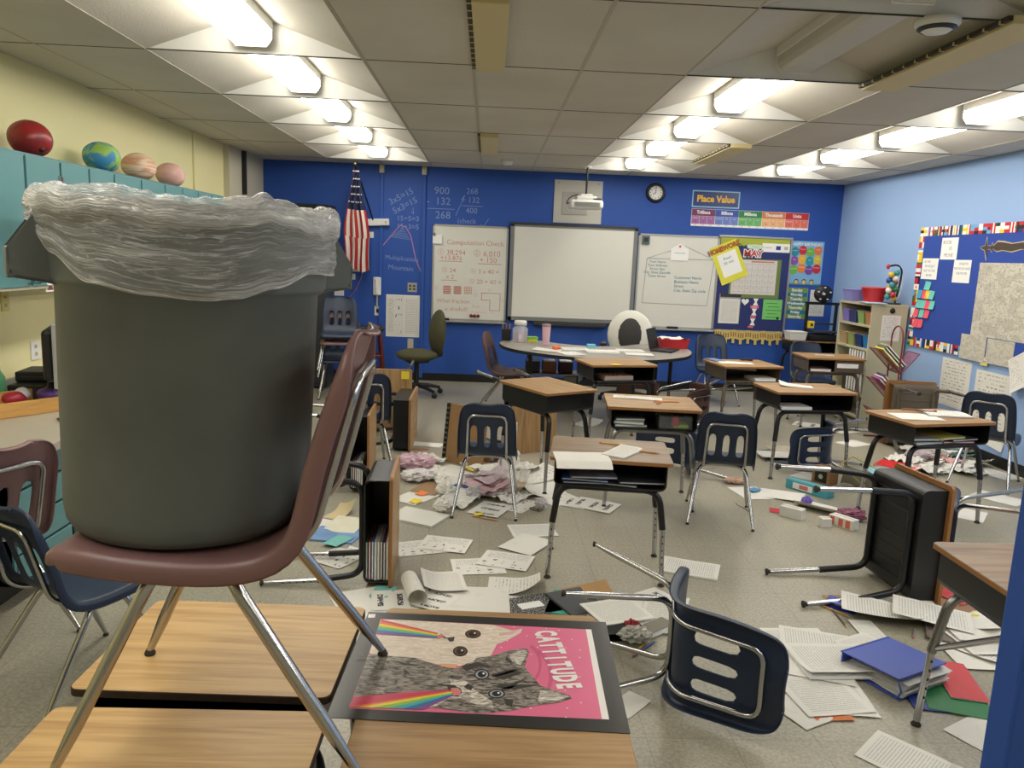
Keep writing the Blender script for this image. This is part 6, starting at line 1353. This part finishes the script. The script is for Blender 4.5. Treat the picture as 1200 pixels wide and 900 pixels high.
fl('sheet with dark photographs next to the front photo sheet behind the walnut desk', (668, 588), (690, 592), PH, w=.22, h=.28, z=.001)
b = MB(); b.box((0, 0, .05), (.26, .16, .10), mat('brown_carton', (140, 104, 66), .7, noise=.08), .003); b.quad((-.06, -.081, .03), (.06, -.081, .03), (.06, -.081, .07), (-.06, -.081, .07), mat('carton_stamp', (90, 60, 40), .7)); b.build('carton', label='low brown carton with a stamped front under the chair amid the pile', cat='box', M=flM((556, 541), (575, 542)))
wad('red and pink crumpled wrapper beside the brown carton', (585, 541), .06, mat('red_wrapper', (190, 110, 110), .4, noise=.3, nscale=20), 'wrapper', 'wrapper')
wad('white crumpled napkin right of the red wrapper', (598, 543), .07)
more = [((507, 556), (520, 566), 'behind the brown card'), ((545, 566), (556, 574), 'just left of the pink heap'), ((528, 566), (534, 578), 'left of the rear chair leg'), ((552, 540), (562, 546), 'at the rear edge of the pile'), ((600, 582), (612, 578), 'right of the wine red sheet'), ((610, 549), (622, 553), 'under the red wrapper'), ((575, 551), (590, 549), 'on the carton side of the pile'), ((500, 540), (512, 543), 'at the far left of the pile'), ((538, 585), (548, 580), 'before the small white and blue case')]
for k, (p, q, w_) in enumerate(more): fl('crumpled white sheet in the paper pile '+w_, p, q, (B_K, H_, T_)[k % 3], z=.003*k, cr=.045, twist=.03, tilt=(5*(k % 3)-5, 4), group='crumpled white sheets in the central paper pile')
# pad with bound edge standing behind the chair
t = thing('drawing_pad', 'brown backed drawing pad with dark bound edge standing behind the navy chair', 'pad', flM((521, 540), (548, 546)) @ Matrix.Rotation(radians(-7), 4, 'X'))
b = MB(); b.box((.19, 0, .235), (.36, .02, .47), mat('pad_back', (150, 116, 76), .7, noise=.08), .002); b.build('backing', t)
b = MB(); b.box((-.005, 0, .235), (.035, .03, .47), BLACKP, .004); [b.box((-.005, -.016, .03+.04*k), (.028, .004, .014), STEEL) for k in range(11)]; b.build('bound_edge', t)
b = MB(); b.box((0, 0, .09), (.16, .05, .18), mat('salmon_box', (210, 130, 110), .6), .003); b.build('salmon_box', label='salmon pink box right behind the navy chair amid the pile', cat='box', M=flM((606, 520), (618, 521)))
b = MB(); b.grid(lambda u, v: ((u-.5)*.2, .02*sin(u*4), v*.28), 8, 8, H_); b.build('loose_paper', label='white sheet standing up beside the salmon box', cat='paper', M=flM((612, 532), (622, 530)))
b = MB(); b.lathe([(0, 0), (.012, 0), (.014, .05), (.010, .07), (0, .072)], mat('crayon_red', (210, 50, 70), .4), 12); b.build('glue_stick', label='red capped glue stick standing by the black desk leg', cat='glue stick', M=flM((648, 524), (655, 524)))
fl('white strip of paper on the bare floor left of the drawing pad', (499, 521), (512, 522), B_K, w=.14, h=.30); pencil('orange pencil on the bare floor below the white strip', flM((492, 527), (500, 527)), (206, 130, 60))
fl('round-cornered white sheet under the desk with the yellow note', (688, 497), (705, 493), B_K, bend=.04)
# inside the ring of the left sideways desks
t = book('magazine', 'open colourful magazine on the floor behind the big maroon chair leg', flM((394, 628), (412, 612)), .22, .28, .010, mat('mag_blue', (110, 150, 200), .4, noise=.5, nscale=9))
fl('cream page with bright corner above the blue magazine', (403, 617), (418, 606), mat('mag_page', (220, 216, 196), .6, noise=.12, nscale=14), w=.2, h=.27, z=.014, tilt=(5, 0))
fl('teal card tucked under the cream magazine page', (396, 634), (404, 630), mat('teal_sheet', (120, 190, 186), .7), w=.10, h=.16, z=.013)
fl('worksheet with dots under the blue magazine', (400, 652), (415, 645), S, z=.001); fl('white page left of the blue magazine', (372, 618), (390, 608), B_K)
fl('grey folder half under the sideways desk by the magazine', (412, 640), (420, 626), mat('grey_folder', (150, 150, 152), .6), w=.2, h=.26)
fl('yellowish paper tangle behind the blue magazine', (398, 603), (408, 598), mat('tan_scrap', (206, 190, 150), .7), w=.12, h=.2, bend=.04, twist=.05)
# behind the cat poster, right part
def marble():
    m, nt, b = newmat('marbled_cover'); N = nt.nodes; L = nt.links; tc = N.new('ShaderNodeTexCoord'); n = N.new('ShaderNodeTexNoise'); n.inputs['Scale'].default_value = 160; n.inputs['Detail'].default_value = 3; L.new(tc.outputs['Object'], n.inputs['Vector'])
    r = N.new('ShaderNodeValToRGB'); r.color_ramp.interpolation = 'CONSTANT'; e = r.color_ramp.elements; e[0].position = 0; e[0].color = rgb(28, 28, 30); e[1].position = .56; e[1].color = rgb(200, 200, 200); L.new(n.outputs['Fac'], r.inputs['Fac']); L.new(r.outputs['Color'], b.inputs['Base Color']); b.inputs['Roughness'].default_value = .5; return m
MARB = marble()
fl('brown cardboard sheet standing behind the cat poster', (684, 694), (706, 694), mat('brown_cardboard', (176, 138, 92), .75, noise=.06), w=.16, h=.26, z=.02, name='card', tilt=(14, 0))
book('workbook', 'green and white workbook behind the cat poster', flM((658, 708), (664, 693)), .26, .12, .012, mat('wb_green', (70, 160, 140), .5, noise=.5, nscale=12))
book('binder', 'dark grey binder beside the green workbook behind the cat poster', flM((675, 709), (690, 706)), .20, .26, .022, mat('binder_grey', (74, 76, 80), .5), cat='binder')
t = book('composition_book', 'black marbled composition book with white label behind the cat poster', flM((622, 712), (645, 708)), .25, .2, .012, MARB); b = MB(); b.box((0, 0, .0126), (.12, .06, .001), WHITEM); b.build('label_patch', t)
fl('stapled printed packet, top of the pile between the poster and the fallen chair', (723, 717), (748, 712), T_, z=.034, tilt=(-3, 2), thick=.004, name='paper_packet'); fl('white sheet under the stapled printed packet', (725, 728), (748, 728), B_K, z=.012)
fl('printed packet leaning by the legs of the fallen navy chair', (776, 722), (785, 700), T_, z=.02, tilt=(10, -14), thick=.003, name='paper_packet')
fl('photo page behind the printed packets near the fallen chair', (762, 705), (778, 700), PH, z=.004)
t = book('pencil_box', 'black pencil box under the white sheet beside the poster corner', flM((727, 745), (745, 744)), .20, .10, .035, BLACKP, 'box', pages=False)
wad('clear bag of sweets beside the black pencil box', (744, 752), .055, mat('clear_bag', (196, 196, 186), .15, noise=.3, nscale=30, alpha=.7), 'sweet_bag', 'bag', (1.2, 1, .5))
wad('red wrapper behind the clear bag of sweets', (741, 742), .035, mat('dark_red_wrap', (150, 40, 50), .4, noise=.2), 'wrapper', 'wrapper')
pencil('yellow pencil in front of the fallen navy chair', flM((755, 756), (764, 748)), (226, 180, 60)); pencil('blue pencil beside the yellow one near the fallen chair', flM((757, 760), (766, 754)), (50, 90, 170))
book('notebook', 'grey notebook by the legs of the fallen navy chair', flM((766, 741), (780, 735)), .2, .08, .03, mat('nb_dgrey', (120, 116, 104), .5))
fl('white scrap right of the cat poster corner', (737, 826), (745, 820), B_K, w=.1, h=.16)
fl('thick printed packet alone on the floor right of the walnut desk', (808, 667), (838, 672), T_, w=.216, h=.31, thick=.008, name='paper_packet')
# right middle: boxes and papers around the black desk lying on its side
wad('bright candy wrappers left of the white sheets in the right middle', (862, 567), .045, mat('candy_mix', (206, 170, 150), .4, noise=.5, nscale=40), 'wrapper', 'wrapper', (1.8, .8, .5))
fl('blank white sheet under the right navy chair leg, left of a pair', (880, 578), (896, 588), B_K, w=.23, h=.30); fl('blank white sheet under the right navy chair leg, right of a pair', (914, 580), (936, 584), B_K, z=.006, w=.23, h=.32, tilt=(3, 0)); fl('curled white sheet behind the small white boxes', (964, 597), (985, 602), B_K, w=.23, h=.34, bx=.05, z=.002)
fl('red card under the white sheets in the right middle', (920, 600), (935, 602), mat('red_card', (190, 40, 56), .5), w=.10, h=.2, z=.001)
fl('small blue card by the right navy chair leg', (884, 574), (890, 572), mat('sky_card', (90, 150, 200), .5), w=.07, h=.1, z=.012)
wad('purple wrapper between the teal box and white sheets', (945, 592), .035, mat('purple_wrap', (110, 90, 180), .4), 'wrapper', 'wrapper')
def carton(name, lb, p, q, sz, m, cat='box', fn=None):
    t = thing(name, lb, cat, flM(p, q)); b = MB(); b.box((0, 0, sz[2]/2), sz, m, .002); b.build('body', t)
    b = MB(); b.box((0, 0, sz[2]+.0006), (sz[0]*.97, .012, .001), mat('carton_tape', (196, 184, 150), .4)); b.build('tape', t)
    if fn: b = MB(); fn(b); b.build('printed_label', t)
    return t
carton('long_box', 'long teal box with white and red label below the right desk', (948, 577), (972, 584), (.34, .09, .07), mat('teal_box', (70, 160, 180), .5), fn=lambda b: (b.box((-.03, -.046, .035), (.16, .002, .045), WHITEM), b.box((-.02, -.0475, .035), (.07, .002, .03), RED)))
carton('brown_box', 'small brown box with black square label behind the teal box', (966, 566), (980, 570), (.15, .12, .13), mat('brown_carton', (140, 104, 66), .7, noise=.08), fn=lambda b: (b.box((0, -.061, .06), (.1, .002, .09), BLACKP), b.poly([(.02*cos(k*pi/3), -.0625, .06+.02*sin(k*pi/3)) for k in range(6)], BEIGE)))
carton('white_box', 'white box on the floor, largest of three in front of the curled sheet', (928, 606), (940, 609), (.15, .07, .07), WHITEP); carton('white_box', 'tiny white box between two larger boxes on the floor', (966, 617), (974, 617), (.065, .06, .06), WHITEP)
carton('white_red_box', 'white and red box at the right end of the three on the floor', (988, 617), (1000, 621), (.17, .07, .065), WHITEP, fn=lambda b: [b.box((x, -.0365, .033), (.03, .002, .05), mat('box_salmon', (216, 110, 84), .5)) for x in (-.06, 0, .05)])
wad('magenta net pouch behind the white and red box', (997, 609), .075, mat('magenta_pouch', (140, 80, 104), .5, noise=.4, nscale=30), 'pouch', 'pouch', (1.3, .9, .4))
t = thing('fabric_bin', 'collapsed grey fabric bin with yellow rim behind the teal box', 'bin', flM((1000, 572), (1030, 578)))
b = MB(); b.grid(lambda u, v: ((u-.5)*.22+.05*v, (.5-v)*.10, .17*v*(1-.35*u)+.02*sin(u*7+v*3)), 10, 8, mat('grey_fabric', (150, 146, 134), .9, noise=.1)); b.grid(lambda u, v: ((u-.5)*.22, .12-.02*sin(u*6), .15*v*(1-.4*u)), 8, 6, mat('grey_fabric', (150, 146, 134), .9, noise=.1)); b.build('panel', t)
b = MB(); b.tube([(-.10, -.06, .18), (.13, -.08, .02), (.17, .10, .14), (-.06, .14, .21), (-.10, -.06, .18)], .005, mat('dull_yellow', (170, 160, 80), .5), 6); b.build('rim_wire', t)
for k, (p, q, c, nm) in enumerate((((925, 545), (942, 552), (190, 196, 200), 'pale'), ((918, 540), (940, 544), (60, 66, 70), 'dark'), ((922, 536), (940, 540), (90, 150, 150), 'teal'), ((912, 533), (932, 540), (70, 90, 80), 'dark green'), ((920, 530), (934, 536), (180, 170, 150), 'tan'), ((908, 537), (918, 545), (210, 208, 204), 'white'))):
    book('magazine', '%s magazine in the heap on the floor behind the right navy chair' % nm, flM(p, q) @ Matrix.Translation((0, 0, .006*k)), .22, .29, .006, mat('magz_%d' % k, c, .4, noise=.3, nscale=12), group='magazines heaped behind the right navy chair')
fl('white sheet under the magazine heap beside the fallen navy chair', (952, 560), (968, 564), B_K); fl('white sheet with dark drawing on the open floor at the back', (953, 499), (975, 502), PH, w=.25, h=.40)
fl('blank sheet behind the desk near the right wall, left of its legs', (1000, 520), (1015, 518), B_K); fl('white sheet under the rack side of the desk near the right wall', (988, 505), (1005, 504), B_K)
book('red_folder', 'bright red folder on the floor under the desk near the right wall', flM((1052, 548), (1078, 553)), .32, .26, .02, mat('bright_red', (214, 40, 44), .45), cat='folder')
fl('teal card under the bright red folder', (1030, 552), (1042, 560), mat('pale_teal_card', (150, 200, 204), .6), w=.2, h=.24); fl('white sheet in front of the bright red folder', (1036, 562), (1060, 562), B_K, w=.2, h=.3)
# heap along the right wall
heap = [((1075, 535), (1090, 530), B_K), ((1095, 540), (1110, 545), T_), ((1085, 545), (1100, 548), H_), ((1105, 532), (1120, 535), T_), ((1120, 545), (1140, 548), B_K), ((1118, 536), (1130, 541), mat('pale_teal_card', (150, 200, 204), .6)), ((1135, 552), (1150, 556), T_), ((1100, 550), (1115, 546), T_), ((1128, 531), (1140, 536), B_K), ((1070, 527), (1085, 524), H_), ((1088, 530), (1098, 526), PH), ((1140, 544), (1160, 549), B_K)]
hw_ = ['far left', 'left middle', 'left front', 'rear middle', 'middle', 'teal, middle', 'front right', 'front middle', 'rear right', 'rear left', 'rear, with pictures', 'right']
for k, (p, q, m) in enumerate(heap): fl('sheet in the right wall litter under the desk, '+hw_[k], p, q, m, z=.004*(k % 5), tilt=(4*(k % 3)-3, 3*(k % 2)), twist=.03*(k % 2), bend=.02*(k % 3), cr=.02, group='litter of sheets along the right wall')
for k, (p, c, nm) in enumerate((((1080, 538), (206, 190, 196), 'pinkish'), ((1112, 527), (170, 200, 206), 'bluish'), ((1092, 537), (190, 184, 180), 'greyish'))): wad('%s crumpled plastic in the litter along the right wall' % nm, p, .09, mat('wallbag_%d' % k, c, .3, noise=.2, nscale=20, alpha=.85), 'plastic_bag', 'bag', (1.5, 1, .35))
fl('white sheet right of the wall litter, upper of two by the chair leg', (1168, 556), (1190, 562), T_, w=.24, h=.32); fl('white sheet right of the wall litter, lower of two by the chair leg', (1170, 584), (1195, 590), B_K, w=.24, h=.32)
fl('white sheet between the black sideways desk and the chair at the right edge', (1134, 603), (1142, 590), B_K)
more = [((1060, 540), (1074, 544), 'left end'), ((1082, 552), (1096, 556), 'near the red folder'), ((1108, 541), (1122, 546), 'under the desk middle'), ((1126, 552), (1140, 556), 'by the rear desk leg'), ((1098, 534), (1110, 537), 'at the wall')]
for k, (p, q, w_) in enumerate(more): fl('crumpled sheet of the right wall litter, '+w_, p, q, (B_K, T_, mat('pale_pink_card', (220, 170, 170), .7))[k % 3], z=.01, cr=.06, tilt=(6, 4*(-1)**k), group='crumpled sheets of the right wall litter')
# right front: papers, binder, folders, books
fl('wavy printed sheet over the legs of the black sideways desk, left one', (1030, 716), (1062, 722), T_, z=.03, w=.24, h=.34, twist=.05, bx=.02, tilt=(-4, 3))
fl('printed sheet over the books by the black sideways desk, right one', (1092, 719), (1130, 727), T_, z=.045, w=.24, h=.34, tilt=(-3, 0)); fl('printed sheet under the wavy ones by the black sideways desk', (1065, 712), (1090, 715), T_, z=.02, w=.22, h=.28)
fl('narrow bent sheet hanging between the wavy sheet and the blue binder', (1022, 744), (1035, 758), T_, w=.11, h=.28, z=.004, bend=.02)
book('card_box', 'small bright blue box with white letters under the wavy sheet', flM((986, 712), (1000, 716)), .14, .09, .03, mat('bright_blue', (40, 60, 170), .4), 'box', pages=False); pencil('yellow pencil pointing at the small blue box', flM((976, 716), (990, 722)), (206, 160, 60)); pencil('dark pencil beside the yellow one near the small blue box', flM((984, 726), (994, 738)), (90, 84, 76)); fl('brown card under the small blue box', (985, 702), (996, 702), mat('brown_cardboard', (176, 138, 92), .75), w=.08, h=.16)
pencil('pen standing out below the printed sheet near the desk leg', flM((1071, 742), (1072, 735)), (150, 150, 154), .10, name='ballpoint_pen', cat='pen')
mg = [((1118, 738), (1145, 744), (50, 80, 110), 'dark blue'), ((1120, 708), (1140, 716), (150, 110, 80), 'brown'), ((1124, 700), (1142, 708), (190, 60, 60), 'red'), ((1130, 712), (1150, 720), (210, 200, 80), 'lime'), ((1112, 742), (1140, 748), (120, 110, 100), 'grey')]
for k, (p, q, c, nm) in enumerate(mg): book('picture_book', '%s picture book under the printed sheets beside the walnut desk leg' % nm, flM(p, q) @ Matrix.Translation((0, 0, .008*(k % 3))), .20, .26, .010, mat('pbook_%d' % k, c, .4, noise=.3, nscale=10), group='picture books beside the walnut desk leg')
st_ = [((1148, 716), (1170, 722)), ((1150, 738), (1185, 740)), ((1160, 752), (1190, 752)), ((1155, 770), (1185, 772)), ((1168, 765), (1195, 775)), ((1140, 728), (1160, 736))]
for k, (p, q) in enumerate(st_): fl('white sheet in the stack under the walnut desk at the right edge, %s' % ['rear left', 'top front', 'middle', 'lower front', 'right', 'left edge'][k], p, q, (B_K, T_)[k % 2 == 0], w=.24, h=.32, z=(.004, .03, .02, .004, .012, .008)[k], bend=.03*(k % 2), twist=.03, group='white stack under the walnut desk')
# the big spread right of the fallen chair
fl('printed sheet at the upper left of the paper spread right of the fallen chair', (936, 750), (955, 750), T_, z=.004); fl('printed sheet behind the top packet of the paper spread', (955, 752), (985, 757), T_, z=.007, w=.216, h=.30)
fl('wide blank sheet across the middle of the paper spread', (945, 778), (985, 785), B_K, w=.24, h=.36, z=.010); fl('thick folded packet on top of the paper spread', (978, 776), (1018, 776), T_, w=.27, h=.34, z=.014, thick=.010, bx=.02, name='paper_packet')
fl('large printed form at the front of the paper spread', (962, 812), (985, 835), T_, w=.28, h=.30, z=.006); fl('printed form corner under the large form', (985, 815), (998, 835), T_, w=.2, h=.28, z=.003); fl('white sheet poking out at the lower left of the paper spread', (940, 832), (955, 842), B_K, w=.18, h=.2, z=.001); fl('orange sheet showing under the front of the large printed form', (972, 836), (985, 836), mat('orange_sheet', (206, 120, 70), .7), w=.1, h=.15, z=.002)
fl('sheet with yellow note above the blue binder', (1012, 756), (1025, 752), T_, z=.012, w=.16, h=.2); fl('yellow note on the sheet above the blue binder', (1015, 759), (1022, 757), ST['y'], w=.06, h=.09, z=.016, name='sticky_note', cat='note')
t = thing('ring_binder', 'fat blue ring binder stuffed with papers in the right foreground', 'binder', flM((1046, 792), (1084, 779)) @ TR(0, 0, 0, 0))
b = MB(); BBL = mat('binder_blue', (70, 92, 180), .4, noise=.04); b.box((0, .0, .004), (.30, .27, .006), BBL, .002); b.box((.0, .01, .078), (.30, .27, .006), BBL, .002, rot=Matrix.Rotation(radians(-3), 3, 'X')); b.tube([(-.15, -.125, .008), (-.15, -.14, .04), (-.15, -.125, .072)], .004, BBL, 6); b.box((0, .135, .04), (.30, .006, .075), BBL, .002); b.build('cover', t)
for k in range(6): b = MB(); b.grid(lambda u, v: ((u-.5)*.28+.004*k, (v-.5)*.255-.012-.004*(k % 3), .012+.010*k+.006*NZ.noise(Vector((u*3, v*3, k)))), 8, 6, (T_, B_K)[k % 2]); b.build('paper_stack', t)
b = MB(); b.tube([(.02*cos(q*.5)+-.08, -.10, .04+.022*sin(q*.5)) for q in range(13)], .0025, CHROME, 6); b.build('ring', t)
book('folder', 'green folder sticking out beside the blue binder', flM((1116, 815), (1130, 845)), .30, .23, .008, mat('kelly_green', (30, 120, 64), .45), cat='folder'); fl('red card sheet above the green folder', (1122, 798), (1140, 825), mat('coral_red', (206, 70, 76), .5), w=.14, h=.30, z=.010, name='card', thick=.002); book('folder', 'dark blue folder corner between the binder and the green folder', flM((1095, 822), (1106, 838)), .16, .2, .006, mat('deep_blue', (40, 60, 140), .45), cat='folder')
fl('white sheet under the walnut desk at the bottom right', (1158, 862), (1180, 850), B_K, w=.2, h=.24); fl('printed sheet cut by the bottom picture edge', (1064, 893), (1090, 905), T_, w=.216, h=.279)
b = MB(); b.tube([(0, 0, .002), (.05, .012, .002), (.10, .05, .002), (.16, .07, .002)], .0016, BLACKP, 5); b.build('thin_wire', label='thin dark wire lying on bare floor in the right middle', cat='wire', M=flM((862, 590), (870, 615)))
# ------------------------------------------------------------------ render look
wd = bpy.data.worlds.new('world'); SC.world = wd; wd.use_nodes = True
wd.node_tree.nodes['Background'].inputs['Color'].default_value = (.6, .65, .7, 1); wd.node_tree.nodes['Background'].inputs['Strength'].default_value = .1
vs = SC.view_settings; vs.view_transform = 'Standard'; vs.look = 'None'; vs.gamma = 1; vs.exposure = 0.2; vs.use_curve_mapping = False
SC.cycles.use_denoising = True; SC.cycles.max_bounces = 8; SC.cycles.diffuse_bounces = 5; SC.cycles.transparent_max_bounces = 16
SC.cycles.sample_clamp_indirect = 6
bpy.context.view_layer.update()
